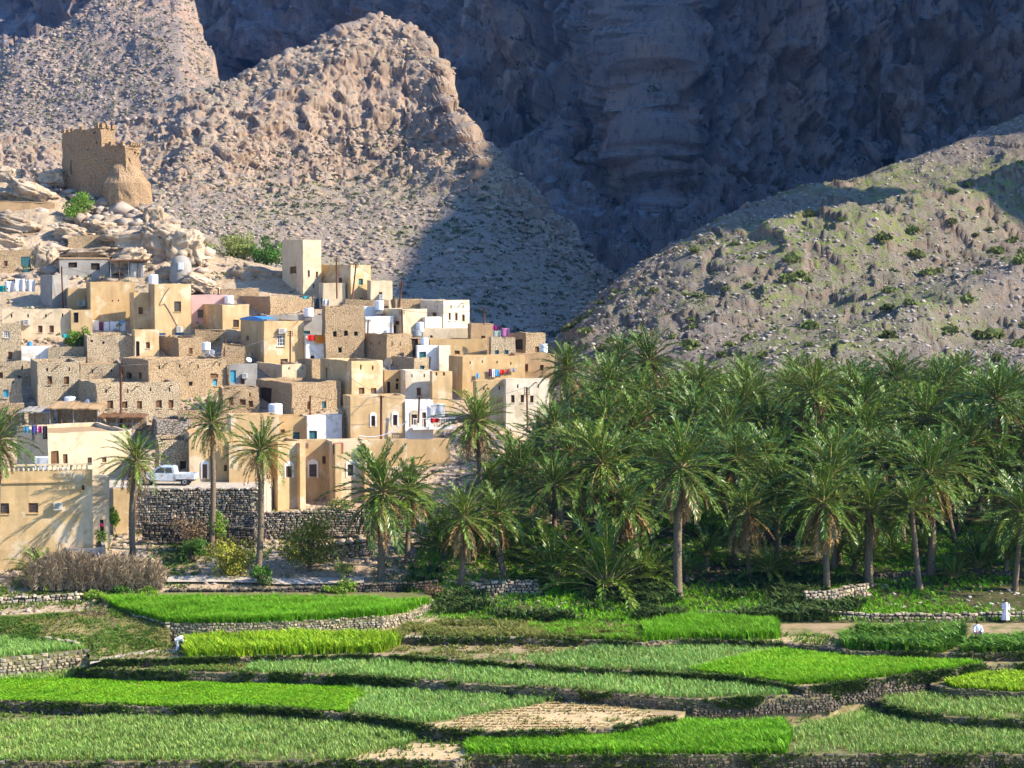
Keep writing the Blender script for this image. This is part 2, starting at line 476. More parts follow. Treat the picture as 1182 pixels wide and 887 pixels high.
lh, LHP, LHN = loft('hill', [
    [(-260, 175, 690), (0, 160, 700), (120, 152, 705), (200, 128, 715), (260, 100, 725), (330, 66, 735), (400, 44, 745), (430, 27, 750),
     (465, 34, 750), (490, 52, 742), (512, 88, 730), (525, 126, 715), (548, 162, 700), (600, 210, 680), (650, 268, 640), (700, 330, 600), (760, 400, 560)],
    [(-260, 205, 660), (0, 190, 668), (160, 176, 680), (230, 150, 690), (300, 128, 700), (370, 98, 722), (430, 66, 738), (470, 72, 736), (500, 100, 724), (530, 150, 695), (548, 175, 680), (600, 222, 665), (650, 280, 630), (700, 340, 590), (760, 402, 555)],
    [(-260, 250, 640), (0, 235, 645), (160, 216, 655), (230, 200, 665), (300, 208, 680), (400, 196, 694), (470, 186, 700), (530, 190, 680), (560, 210, 650), (600, 250, 630), (650, 300, 600), (700, 355, 570), (760, 410, 540)],
    [(-260, 275, 600), (0, 262, 605), (160, 243, 615), (300, 240, 632), (400, 236, 645), (470, 228, 650), (530, 232, 635), (560, 246, 620), (600, 282, 600), (650, 328, 570), (700, 372, 540), (760, 422, 510)],
    [(-260, 330, 480), (0, 320, 480), (160, 330, 480), (300, 350, 470), (400, 385, 460), (500, 430, 440), (600, 480, 420), (700, 500, 400), (760, 510, 400)]],
    np.arange(-260, 761, 1.35), [40, 60, 45, 120], [3.6, 5.2, 5.8, 1.5, .6], m_lh, seed=3, nscale=.021, vert=.6, und=3.0, gdir=(.95, .3), ck=.26)
props(lh, kind='structure')
fl, FLP, FLN = loft('hill', [
    [(-260, 130, 1000), (-60, 95, 1000), (0, 76, 1000), (30, 56, 1000), (90, 28, 1020), (150, 0, 1040), (190, -18, 1050), (204, -16, 1050), (211, 8, 1040), (221, 38, 1030), (233, 62, 1020), (237, 80, 1000), (240, 120, 980)],
    [(-260, 230, 860), (0, 210, 860), (150, 190, 860), (240, 170, 860)]],
    np.arange(-260, 241, 1.2), [150], [3.6, 1.5], m_fl, seed=11, nscale=.018, ck=.22, und=7.0, gdir=(.8, .6))
props(fl, kind='structure')
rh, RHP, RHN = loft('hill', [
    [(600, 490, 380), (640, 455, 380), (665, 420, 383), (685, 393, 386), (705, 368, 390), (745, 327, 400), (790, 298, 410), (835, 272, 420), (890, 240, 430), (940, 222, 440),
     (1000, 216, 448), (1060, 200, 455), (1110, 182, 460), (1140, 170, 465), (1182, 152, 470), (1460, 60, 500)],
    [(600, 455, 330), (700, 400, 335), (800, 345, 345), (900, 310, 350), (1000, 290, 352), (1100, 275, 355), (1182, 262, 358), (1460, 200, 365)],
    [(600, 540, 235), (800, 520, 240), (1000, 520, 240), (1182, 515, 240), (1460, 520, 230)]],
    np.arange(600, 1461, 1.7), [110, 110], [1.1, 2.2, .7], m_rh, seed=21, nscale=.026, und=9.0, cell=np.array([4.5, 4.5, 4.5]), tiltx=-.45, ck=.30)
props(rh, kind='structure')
ms, MSP, MSN = loft('mountain', [
    [(-350, -300, 1330), (230, -310, 1250), (420, -320, 1200), (560, -320, 1150), (700, -330, 1080), (760, -330, 1000), (850, -340, 1030), (1000, -360, 1080), (1182, -380, 1080), (1560, -400, 1020)],
    [(-350, 60, 1250), (230, 100, 1150), (420, 110, 1100), (500, 120, 1050), (560, 160, 1020), (640, 180, 1000), (700, 240, 960), (760, 290, 900), (850, 280, 920), (1000, 240, 950), (1182, 170, 950), (1560, 80, 900)],
    [(-350, 330, 840), (400, 330, 820), (560, 400, 760), (650, 430, 700), (720, 440, 680), (800, 440, 680), (1000, 440, 680), (1560, 420, 650)]],
    np.arange(-350, 1561, 2.6), [240, 120], [34, 34, 2.5], m_ms, seed=33, nscale=.0075, vert=.32, fine=1.0, cell=np.array([17.0, 17.0, 34.0]), ck=.24, bq=0.0, back=(300, -200))
props(ms, kind='structure')

# the tall mountain to the right of the view that keeps the back of the valley in shade
def occluder():
    SH = Vector((SUN.x, SUN.y, 0)).normalized(); T = SUN.z / math.hypot(SUN.x, SUN.y)
    nrm = Vector((-SH.y, SH.x, 0))                 # horizontal, across the light; grows with distance
    def XC_(yc): return .30 * max(yc, 300) + 230
    pts = [  # shade edge on the slopes in the photo: px, py, Y
        (455, 335, 490), (448, 300, 540), (460, 270, 575), (486, 232, 620), (510, 193, 655), (530, 158, 700), (510, 45, 760)]
    prof = []
    for px, py, Y in pts:
        B = at(px, py, Y)
        XC = XC_(B.y)
        for _ in range(6):
            t = (XC - B.x) / SH.x; XC = XC_(B.y + t * SH.y)
        prof.append((B.dot(nrm), B.z + t * T))
    w0 = prof[0][0]
    W = [355, 382, 416, 436, w0 - 12] + [p[0] for p in prof] + [prof[-1][0] + 130, prof[-1][0] + 300, prof[-1][0] + 500, prof[-1][0] + 760]  # leading crest points: unseen bump added to throw shade on the right hill
    Z = [-10, 262, 266, 130, prof[0][1] - 170] + [p[1] for p in prof] + [prof[-1][1] + 45, 640, 690, 720]
    ws = np.linspace(W[0], W[-1], 220)
    zs = np.interp(ws, W, Z)
    rows = []
    for w, z in zip(ws, zs):
        XC = XC_(0)
        for _ in range(8):
            yc = (w - nrm.x * XC) / nrm.y; XC = XC_(yc)
        crest = Vector((XC, yc, z))
        xf = max(.29 * yc + 20, 150)
        foot = Vector((xf + 30, yc, -5))
        bk = Vector((XC + 420, yc, -5))
        rows.append([foot + (crest - foot) * (j / 40) for j in range(40)] + [crest + (bk - crest) * (j / 14) for j in range(15)])
    P = np.array([[list(p) for p in r] for r in rows])
    nu, nv = P.shape[:2]
    f = P.reshape(-1, 3)
    d = fbm(f * .009, 5, 77, ridged=True) * 14 * np.clip(f[:, 2] / 80, 0, 1)
    f[:, 0] += np.clip(d, -6, 20)
    o = mesh_np('mountain', f, grid_quads(nu, nv), None, m_ms)
    props(o, kind='structure')
occluder()

# ------------------------------------------------------------------ terrain: village slope, grove floor, valley floor out to the hills
def ground_z(X, Y):
    X = np.asarray(X, float); Y = np.asarray(Y, float)
    px = PW / 2 + X / Y * F_PX
    zv = z_village(np.minimum(Y, 300))
    zv = np.where(Y > 279, zv + 0 * Y, zv)
    # the spur carrying the village ends: beyond its top the ground falls back to the valley
    topY = np.interp(px, [-400, 0, 170, 240, 330, 430, 540, 640, 700], [292, 290, 282, 268, 262, 254, 236, 222, 210])
    fall = np.clip(Y - topY, 0, 60)
    zv = np.interp(np.minimum(Y, topY).ravel(), np.arange(100, 400, .5), z_village(np.arange(100, 400, .5))).reshape(Y.shape) - fall * .35
    zg = z_grove(Y)
    w = smooth(px, 520 + (Y - 160) * .9, 620 + (Y - 160) * 1.1)
    z = zv * (1 - w) + zg * w
    z = np.where(Y < 152, np.minimum(z, -.3 - (152 - Y) * .9), z)
    return np.maximum(z, -7)
def gz(x, y):
    return float(ground_z(np.array([x]), np.array([y]))[0])
def rocky(px, Y):
    """where bare rock shows through the village slope (left, under the tower)"""
    return smooth(Y, 252, 262) * (1 - smooth(px, 215, 260))
gx = np.arange(-150, 150, .75); gy = np.concatenate([np.arange(60, 150, 3.0), np.arange(150, 320, .75), np.arange(320, 700, 8.0)])
GX, GY = np.meshgrid(gx, gy, indexing='ij')
GZ = ground_z(GX, GY)
PXg = PW / 2 + GX / GY * F_PX
pts3 = np.stack([GX, GY, GZ], -1).reshape(-1, 3)
rk = rocky(PXg, GY).ravel()
bl = fbm(pts3 * np.array([.16, .16, .16]), 4, 51, ridged=True)
st = np.round(bl * 4) / 4
pts3[:, 2] += (GY.ravel() > 153) * (.12 * fbm(pts3 * .6, 4, 41)) + rk * (st * 1.6 + .5 * fbm(pts3 * .5, 4, 44, ridged=True))
m_gr = bpy.data.materials.new('valley_ground'); m_gr.use_nodes = True
def _ground_mat(m):
    N, Lk = m.node_tree.nodes, m.node_tree.links
    b = N['Principled BSDF']; b.inputs['Roughness'].default_value = .95; b.inputs['Specular IOR Level'].default_value = .1
    g = N.new('ShaderNodeNewGeometry')
    def noise(s, det=6):
        n = N.new('ShaderNodeTexNoise'); n.inputs['Scale'].default_value = s; n.inputs['Detail'].default_value = det; n.inputs['Roughness'].default_value = .65
        Lk.new(g.outputs['Position'], n.inputs['Vector']); return n.outputs['Fac']
    def ramp(f, lo, hi):
        r = N.new('ShaderNodeMapRange'); r.inputs['From Min'].default_value = lo; r.inputs['From Max'].default_value = hi; Lk.new(f, r.inputs['Value']); return r.outputs[0]
    def mix(f, a, c):
        x = N.new('ShaderNodeMix'); x.data_type = 'RGBA'; Lk.new(f, x.inputs[0])
        for k, q in ((6, a), (7, c)):
            if isinstance(q, tuple): x.inputs[k].default_value = (*q, 1)
            else: Lk.new(q, x.inputs[k])
        return x.outputs[2]
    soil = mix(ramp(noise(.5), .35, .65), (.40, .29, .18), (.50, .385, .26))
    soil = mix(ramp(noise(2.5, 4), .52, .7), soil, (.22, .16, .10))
    veg = mix(ramp(noise(.8), .4, .6), (.05, .065, .018), (.10, .085, .04))  # loam colour lowered to stand in for the palms' deep shade
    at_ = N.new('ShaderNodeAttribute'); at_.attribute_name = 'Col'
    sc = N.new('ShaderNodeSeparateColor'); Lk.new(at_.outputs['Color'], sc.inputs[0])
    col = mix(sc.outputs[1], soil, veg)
    Lk.new(col, b.inputs['Base Color'])
    bp = N.new('ShaderNodeBump'); bp.inputs['Strength'].default_value = 1; bp.inputs['Distance'].default_value = .35
    Lk.new(noise(1.4, 8), bp.inputs['Height']); Lk.new(bp.outputs[0], b.inputs['Normal'])
_ground_mat(m_gr)
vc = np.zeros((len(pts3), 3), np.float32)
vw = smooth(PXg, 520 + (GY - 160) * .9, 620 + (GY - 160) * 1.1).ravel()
vc[:, 1] = np.clip(vw, 0, 1)                       # soil kind: garden loam under the palms, darkened for their shade, dry soil in the village
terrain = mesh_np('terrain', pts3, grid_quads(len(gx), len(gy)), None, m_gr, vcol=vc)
props(terrain, kind='structure')

# ------------------------------------------------------------------ stones and scrub scattered on the slopes
rng = np.random.default_rng(7)
_oct = np.array([(1, 0, 0), (-1, 0, 0), (0, 1, 0), (0, -1, 0), (0, 0, 1), (0, 0, -1), (.7, .7, .5), (-.7, .7, .5), (-.7, -.7, .5), (.7, -.7, .5)], float)
_octf = np.array([(0, 6, 4), (6, 2, 4), (2, 7, 4), (7, 1, 4), (1, 8, 4), (8, 3, 4), (3, 9, 4), (9, 0, 4), (0, 2, 6), (2, 1, 7), (1, 3, 8), (3, 0, 9), (2, 0, 5), (1, 2, 5), (3, 1, 5), (0, 3, 5)])
def rocks_np(P, S):
    n = len(P); k = len(_oct)
    V = _oct[None] * (1 + rng.uniform(-.35, .35, (n, k, 3)))
    a = rng.uniform(0, 6.28, n); c, s = np.cos(a), np.sin(a)
    x = V[..., 0] * c[:, None] - V[..., 1] * s[:, None]; y = V[..., 0] * s[:, None] + V[..., 1] * c[:, None]
    V = np.stack([x * rng.uniform(.7, 1.4, (n, 1)), y, V[..., 2] * rng.uniform(.5, .9, (n, 1))], -1) * S[:, None, None] + P[:, None, :]
    Fc = _octf[None] + (np.arange(n) * k)[:, None, None]
    col = np.repeat(rng.uniform(.6, 1.25, n), k)
    return V.reshape(-1, 3), Fc.reshape(-1, 3), np.repeat(col[:, None], 3, 1)
def leaf_clump_np(P, S, nl=26, flat=.75, lsize=.28):
    """ragged low bushes: nl small leaf-clump faces each"""
    n = len(P)
    d = rng.normal(size=(n, nl, 3)); d /= np.linalg.norm(d, axis=-1, keepdims=True); d[..., 2] = np.abs(d[..., 2])
    C = P[:, None, :] + d * (rng.uniform(.45, 1, (n, nl, 1)) * S[:, None, None]) * np.array([1, 1, flat])
    u = rng.normal(size=(n, nl, 3)); u /= np.linalg.norm(u, axis=-1, keepdims=True)
    w = np.cross(u, rng.normal(size=(n, nl, 3))); w /= np.linalg.norm(w, axis=-1, keepdims=True)
    s = S[:, None, None] * lsize * rng.uniform(.6, 1.3, (n, nl, 1))
    V = np.stack([C - u * s, C + w * s * .7, C + u * s, C - w * s * .7], 2)
    Q = np.arange(n * nl * 4).reshape(-1, 4)
    col = np.repeat((rng.uniform(.65, 1.3, (n, 1)) * rng.uniform(.8, 1.2, (n, nl))).reshape(-1), 4)
    return V.reshape(-1, 3), Q, np.repeat(col[:, None], 3, 1)
m_rub = mat('scree_stone', (.40, .32, .25), (.30, .235, .175), .8, attr=True)
m_rubg = mat('grey_scree_stone', (.37, .32, .27), (.28, .24, .20), .8, attr=True)
m_scrub = mat('grey_green_scrub', (.15, .17, .06), (.20, .20, .09), .1, attr=True, transl=.2)
m_scrub2 = mat('bright_scrub', (.17, .20, .055), (.13, .16, .05), .1, attr=True, transl=.25)
m_scrub3 = mat('dark_ravine_scrub', (.06, .09, .035), (.09, .11, .05), .05, attr=True, transl=.1)
def sample(P, n, r0=0.0, r1=1.0, c0=0.0, c1=1.0, clump=None):
    nu, nv = P.shape[:2]
    i = rng.integers(int(nu * c0), int(nu * c1) - 1, n); j = rng.integers(int(6 + (nv - 6) * r0), int(6 + (nv - 6) * r1) - 1, n)
    f, g = rng.random((n, 1)), rng.random((n, 1))
    p = P[i, j] * (1 - f) * (1 - g) + P[i + 1, j] * f * (1 - g) + P[i, j + 1] * (1 - f) * g + P[i + 1, j + 1] * f * g
    if clump is not None:
        k = fbm(p * clump, 3, 91) > rng.uniform(-.35, .25, n)
        p = p[k]
    return p
def scatter_rocks(P, n, smin, smax, mt, **kw):
    p = sample(P, n, **kw)
    S = smin * (smax / smin) ** (rng.random(len(p)) ** 2.2)
    V, T, C = rocks_np(p, S)
    o = mesh_np('rubble', V, None, T, mt, vcol=C); props(o, kind='stuff'); return o
def scatter_scrub(P, n, smin, smax, mt, nl=22, **kw):
    p = sample(P, n, **kw)
    S = smin * (smax / smin) ** (rng.random(len(p)) ** 2)
    p = p + np.array([0, 0, .1])
    V, Q, C = leaf_clump_np(p, S, nl)
    o = mesh_np('scrub', V, Q, None, mt, vcol=C); props(o, kind='stuff'); return o
scatter_rocks(LHP, 12000, .16, .8, m_rub, r0=.35)
scatter_rocks(LHP, 24000, .2, 1.3, m_rub, r0=.3, clump=.035)
scatter_rocks(LHP, 6000, .2, 1.3, m_rub, r0=0, r1=.4)
scatter_scrub(LHP, 5200, .35, 1.3, m_scrub, r0=.3, clump=.02)
scatter_scrub(LHP, 1500, .5, 1.7, m_scrub3, r0=.3, c0=.55, nl=26, clump=.02)
scatter_rocks(FLP, 12000, .3, 1.6, m_rub)
scatter_scrub(FLP, 3000, .7, 2.0, m_scrub, nl=14)
scatter_rocks(RHP, 10000, .10, .5, m_rubg)
scatter_rocks(RHP, 14000, .12, .55, m_rubg, clump=.05)
scatter_scrub(RHP, 9000, .15, .6, m_scrub2, clump=.04)
scatter_scrub(RHP, 220, .9, 2.0, m_scrub2, nl=70, r0=.3)
scatter_scrub(MSP, 3200, .8, 3.2, m_scrub3, r0=.6, nl=26, clump=.01)
scatter_scrub(MSP, 1500, 1.2, 4.0, m_scrub3, r0=.2, r1=.7, nl=20, clump=.008)
# ------------------------------------------------------------------ terraced fields
m_soil = mat('field_soil', (.34, .25, .145), (.26, .185, .10), .9, bump=1.0, bscale=4, c3=(.13, .14, .04), scale3=.5, lo3=.48, hi3=.62)
m_soilg = mat('weedy_field_soil', (.11, .13, .04), (.20, .16, .07), .7, bump=1.0, bscale=4)
m_tan = mat('dry_stubble_soil', (.50, .385, .21), (.40, .29, .15), .9, bump=1.0, bscale=3)
def poly3(pp, z): return [at_z(x, y, z) for x, y in pp]
def slab(name, pp, z, mt, depth=4.0):
    P = poly3(pp, z); n = len(P)
    mb = MB()
    mb.add([(p.x, p.y, p.z) for p in P] + [(p.x, p.y, p.z - depth) for p in P],
           [tuple(range(n))] + [(i, (i + 1) % n, n + (i + 1) % n, n + i) for i in range(n)])
    o = mb.build(name, mt)
    return props(o, kind='structure')
Z1, Z2, Z3, Z4, Z5L, Z5 = -3.05, -2.3, -1.5, -1.0, .5, -.5
W1 = [(-110, 807), (0, 810), (100, 814), (135, 815), (203, 818), (270, 816), (330, 819), (400, 824), (440, 829), (485, 838), (512, 843), (569, 845), (637, 845), (704, 840), (738, 836), (779, 829)]
W2 = [(85, 772), (203, 776), (300, 778), (400, 781), (535, 790), (640, 796), (720, 803), (800, 808), (870, 806), (930, 803.5), (958, 802), (968, 798)]
W3 = [(102, 763), (160, 763), (215, 762), (338, 758), (400, 757), (437, 757), (535, 763), (637, 771), (738, 776), (800, 780), (850, 783), (900, 790), (930, 794.5)]
W3B = [(930, 794.5), (952, 792), (972, 789), (1020, 784), (1053, 779), (1103, 774), (1134, 769), (1320, 762)]
W3R = [(1008, 800), (1015, 809), (1028, 816), (1053, 823), (1085, 827), (1120, 830), (1182, 833), (1320, 838)]
WR2 = [(1075, 790), (1085, 794), (1107, 797), (1182, 800), (1320, 804)]
W5L = [(125, 699), (150, 708), (191, 719), (240, 720), (330, 718), (400, 714), (440, 712), (470, 707), (490, 700), (498, 693)]
W5 = [(432, 736), (500, 738), (600, 738), (690, 740), (740, 743), (800, 739), (860, 741), (951, 746), (975, 752), (1110, 755), (1320, 757)]
WL = [(-110, 765), (0, 761), (50, 756), (101, 751)]
WB = [(-110, 880), (200, 880.5), (430, 879), (525, 879), (545, 873), (750, 872.5), (910, 872), (1320, 872)]
slab('field_terrace', WB + [(1320, 800), (-110, 800)], Z1, m_soilg)
slab('field_terrace', W1 + [(800, 816), (640, 795), (400, 772), (85, 762), (-110, 765)], Z2, m_soil)
slab('field_terrace', W2 + [(960, 788), (800, 770), (640, 762), (437, 748), (338, 748), (100, 756)], Z3, m_soil)
slab('field_terrace', W3[:-1] + W3B + [(1320, 738), (970, 735), (800, 730), (640, 726), (430, 726), (190, 732), (108, 745)], Z4, m_soil)
slab('field_terrace', W3R + [(1320, 795), (1107, 788), (1015, 790)], -2.3, m_soilg)
slab('field_terrace', WR2 + [(1320, 770), (1130, 765), (1075, 780)], -1.65, m_soilg)
slab('field_terrace', W5L + [(498, 684), (112, 684)], Z5L, m_soilg)
slab('field_terrace', W5 + [(1320, 712), (432, 706)], Z5, m_soil)
slab('field_terrace', WL + [(96, 744), (88, 741), (0, 729), (-110, 724)], -.8, m_soilg)
fl_ = MB(); fl_.quad((-90, 60, -4.3), (90, 60, -4.3), (90, 150, -4.3), (-90, 150, -4.3)); props(fl_.build('valley_floor', m_soilg), kind='structure')
# bare stubble plot on the second terrace, with low furrow ridges
tp = MB(); n_ = 0
tpoly = [(490, 838), (600, 817), (650, 811), (700, 812), (760, 826), (772, 829), (736, 835), (704, 839), (637, 843.5), (569, 843.5), (512, 841.5)]
P_ = poly3(tpoly, Z2 + .012); tp.add(P_, [tuple(range(len(P_)))])
props(tp.build('stubble_plot', m_tan), kind='structure')
tp = MB(); P_ = poly3([(395, 878), (420, 866), (480, 858), (535, 860), (538, 872), (522, 877.5)], Z1 + .012); tp.add(P_, [tuple(range(len(P_)))])
props(tp.build('bare_soil_plot', m_tan), kind='structure')
tp = MB(); P_ = poly3([(455, 752), (470, 744), (600, 741), (690, 744), (640, 757), (560, 760), (520, 759)], Z4 + .012); tp.add(P_, [tuple(range(len(P_)))])
props(tp.build('bare_soil_plot', m_soil), kind='structure')
tp = MB(); P_ = poly3([(868, 739), (900, 734), (968, 736), (968, 747), (951, 744)], Z5 + .012); tp.add(P_, [tuple(range(len(P_)))])
props(tp.build('bare_soil_plot', m_tan), kind='structure')

# ---- dry-stone walls, every stone modelled
R = random.Random(5)
def stone_wall(label, top, height, size=.26, thick=.5, base=None, group='dry stone terrace walls', batter=.12, tone=.42, name='stone_wall'):
    """top: 3-D polyline of the wall's upper outer edge (outer side = towards the camera); height metres (number or per point)"""
    top = [Vector(p) for p in top]
    hs = height if hasattr(height, '__len__') else [height] * len(top)
    rt = root(name, top[len(top) // 2] - Vector((0, 0, hs[len(top) // 2])), label, 'wall', group)
    mb, core = MB(), MB()
    for i in range(len(top) - 1):
        a, b = top[i], top[i + 1]
        L = (b - a).length
        if L < .05: continue
        u = (b - a) / L; uh = Vector((u.x, u.y, 0)).normalized(); nrm = Vector((uh.y, -uh.x, 0))
        if nrm.y > 0: nrm = -nrm
        hm = (hs[i] + hs[i + 1]) / 2
        z = 0.0; row = 0
        while z < hm + size:
            rh_ = size * R.uniform(.55, .85)
            x = R.uniform(-.5, 0) * size
            while x < L:
                w = size * R.choice((.6, .8, 1, 1.2, 1.5, 1.9))
                o = a + u * (x + w / 2) - Vector((0, 0, z + rh_ / 2 - (R.uniform(-.06, .14) if row == 0 else 0))) + nrm * (batter * z / max(hm, .3) + R.uniform(-.05, .06))
                c = R.uniform(.45, 1.45) * tone
                col = (c * R.uniform(.92, 1.12), c, c * R.uniform(.82, 1.05))
                hw, hh, d = w * .5 * .95, rh_ * .5 * .97, thick * R.uniform(.25, .45)
                pts, inner = [], []
                for sx, sz in ((-1, -1), (1, -1), (1, 1), (-1, 1)):
                    jx, jz = R.uniform(.6, 1.08), R.uniform(.55, 1.15)
                    pts.append(o + u * hw * sx * jx * .72 + Vector((0, 0, hh * sz * jz * .72)) + nrm * R.uniform(.02, .08))
                    inner.append(o + u * hw * sx * jx + Vector((0, 0, hh * sz * jz)) - nrm * d * .35)
                bk = [q - nrm * d for q in inner]
                mb.add(pts + inner + bk, [(0, 1, 2, 3), (0, 4, 5, 1), (1, 5, 6, 2), (2, 6, 7, 3), (3, 7, 4, 0), (4, 8, 9, 5), (5, 9, 10, 6), (6, 10, 11, 7), (7, 11, 8, 4)], 0, col)
                x += w
            z += rh_; row += 1
        dn = Vector((0, 0, 1))
        core.box(a - nrm * thick - dn * (hs[i] + .3), u * L, nrm * (thick - .10), dn * (hs[i] + .22), 0)
    mb.build('stone_facing', MT['stones'], rt)
    core.build('earth_core', MT['core'], rt)
    return rt
def px_line(pp, z, dz=0.0): return [at_z(x, y, z) + Vector((0, 0, dz)) for x, y in pp]
stone_wall('long stone wall curving below the stubble plot, edge of the second field from the front', px_line(W1, Z2), .75)
stone_wall('long dark stone wall under the blue-green onion strip in the middle of the fields', px_line(W2, Z3), .8)
stone_wall('low stone edging below the yellow-green crop and bare plot, running behind the onion strip', px_line(W3, Z4), .5, size=.2)
stone_wall('stone wall under the bright green plot at the right, beside the gap between terraces', px_line(W3B, Z4), 1.0)
stone_wall('low curved stone wall round the small onion plot on the right edge', px_line(W3R, -2.3), .75)
stone_wall('short stone edging under the yellow-green plot on the right edge', px_line(WR2, -1.65), .6, size=.2)
stone_wall('tall rubble wall holding up the long strip of tall bright grass', px_line(W5L, Z5L), 1.5, tone=1.1)
stone_wall('low stone edging behind the fields at the foot of the palm grove', px_line(W5, Z5), .5, size=.22)
stone_wall('sunlit brown stone wall under the small onion plot on the left edge', px_line(WL, -.8), 1.5, size=.36, tone=.95)
stone_wall('stone wall along the bottom edge of the photo below the nearest fields', px_line(WB, Z1), 1.0)
stone_wall('narrow pale stone edging behind the small onion plot on the left edge', px_line([(-110, 722), (0, 730), (40, 735), (88, 742)], -.45), .4, size=.28, tone=1.4)
def gline(pp, h):   # wall standing on the village ground: px, py of the wall foot
    out = []
    for x, y in pp:
        Y = Yv(y); p = at(x, y, Y); out.append(p + Vector((0, 0, h)))
    return out
stone_wall('sunlit rubble wall below the dead frond screen on the left edge', [at(-110, 694, 157.6), at(0, 691, 157.6), at(45, 688, 158), at(88, 685, 158.6), at(100, 687, 160)], 1.5, size=.34, tone=1.35)
stone_wall('high grey retaining wall carrying the road with the pickup truck', [at(158, 566, 177), at(200, 565, 176.5), at(250, 564, 176), at(291, 564, 175.5), at(293, 564, 182)], 3.9, size=.30, thick=.7, batter=.3, tone=1.2)
stone_wall('lower grey stone wall in front of the big cream house, right of the retaining wall', [at(293, 592, 175), at(330, 591, 175), at(380, 590, 175), at(424, 590, 175)], 1.9, size=.30, thick=.6, tone=1.1)
stone_wall('overgrown low stone wall below the high retaining wall, beside the three slim palms', [at(165, 604, 173), at(230, 606, 172.5), at(292, 610, 172)], 1.3, size=.36)
stone_wall('short garden wall of loose stones between the citrus trees and the golden-skirted palm', [at(345, 640, 168), at(390, 628, 169), at(432, 622, 170)], .8, size=.34, tone=1.3)
stone_wall('long shaded wall behind the tall grass strip, edge of the dirt path', [at(190, 681, 161), at(300, 680, 161), at(400, 676, 161), at(500, 672, 161.5)], .8, size=.28)
def grl(pp, h):    # on grove ground; choose Y by solving the ground height
    out = []
    for x, y in pp:
        Ys = np.linspace(150, 260, 1200); zz = ground_z((x - PW / 2) / F_PX * Ys, Ys)
        d = ray(x, y); zr = CAM_H + d.z / d.y * Ys
        k = int(np.argmax(zz > zr)); p = at(x, y, Ys[k]); out.append(p + Vector((0, 0, h)))
    return out
def ground_at(x, y):
    return grl([(x, y)], 0.0)[0]
stone_wall('dim stone wall under the palms left of the leaning young palms', grl([(545, 690), (580, 687), (620, 686)], 1.2), 1.3, size=.34, tone=1.1)
stone_wall('grey stone wall among the palm trunks in the middle of the grove', grl([(930, 700), (960, 698), (1000, 690)], 1.2), 1.3, size=.34, tone=1.2)
stone_wall('low stone step across the grove floor behind the standing man', grl([(940, 712), (1010, 716), (1090, 716), (1182, 714), (1300, 714)], .5), .6, size=.3, tone=1.2)
stone_wall('low stone edging far back on the grassy grove floor at the right', grl([(985, 672), (1050, 668), (1110, 664), (1182, 668)], .6), .7, size=.3)
stone_wall('short stone edging beside the path at the foot of the tall grove palm', grl([(800, 712), (850, 711), (930, 714)], .35), .5, size=.26)
# paths and the road
def strip(name, pp, mt, lift=.03, z=None):
    mb = MB()
    for i in range(len(pp) - 1):
        (x0, y0, w0), (x1, y1, w1) = pp[i], pp[i + 1]
        q = [(x0, y0 - w0), (x1, y1 - w1), (x1, y1 + w1), (x0, y0 + w0)]
        if z is None: P = [ground_at(a, b) + Vector((0, 0, lift + .12)) for a, b in q]
        else: P = [at_z(a, b, z + lift) for a, b in q]
        mb.quad(*P)
    props(mb.build(name, mt), kind='structure')
strip('concrete_channel', [(104, 765.5, 1.2), (125, 760, 1.3), (150, 755, 1.5), (180, 752, 2.4), (215, 752, 2)], MT['road'], z=Z4)
strip('path', [(430, 733, 1.5), (500, 736, 1.3), (600, 736.5, 1.2), (690, 738, 1), (740, 741, 1)], MT['road'], z=Z5, lift=.02)
rd = MB()
c0, c1 = at(125, 563, 177.3), at(291, 563, 176)
rd.add([(c0.x, c0.y, 7.55), (c1.x, c1.y, 7.55), (c1.x + 1, 187, 7.6), (c0.x - 3, 187, 7.6), (c0.x, c0.y, 2), (c1.x, c1.y, 2), (c1.x + 1, 187, 2), (c0.x - 3, 187, 2)],
       [(0, 1, 2, 3), (4, 5, 1, 0), (5, 6, 2, 1), (7, 4, 0, 3)])
props(rd.build('road', MT['road']), kind='structure')
pathp = MB()
for (xa, ya), (xb, yb) in zip([(60, 668), (190, 671), (260, 671), (330, 674)], [(190, 671), (260, 671), (330, 674), (420, 672)]):
    A, B, C, D = at(xa, ya - 3, Yv(ya - 3)), at(xb, yb - 3, Yv(yb - 3)), at(xb, yb + 4, Yv(yb + 4)), at(xa, ya + 4, Yv(ya + 4))
    pathp.quad(*[p + Vector((0, 0, .25)) for p in (A, B, C, D)])
props(pathp.build('path', MT['road']), kind='structure')
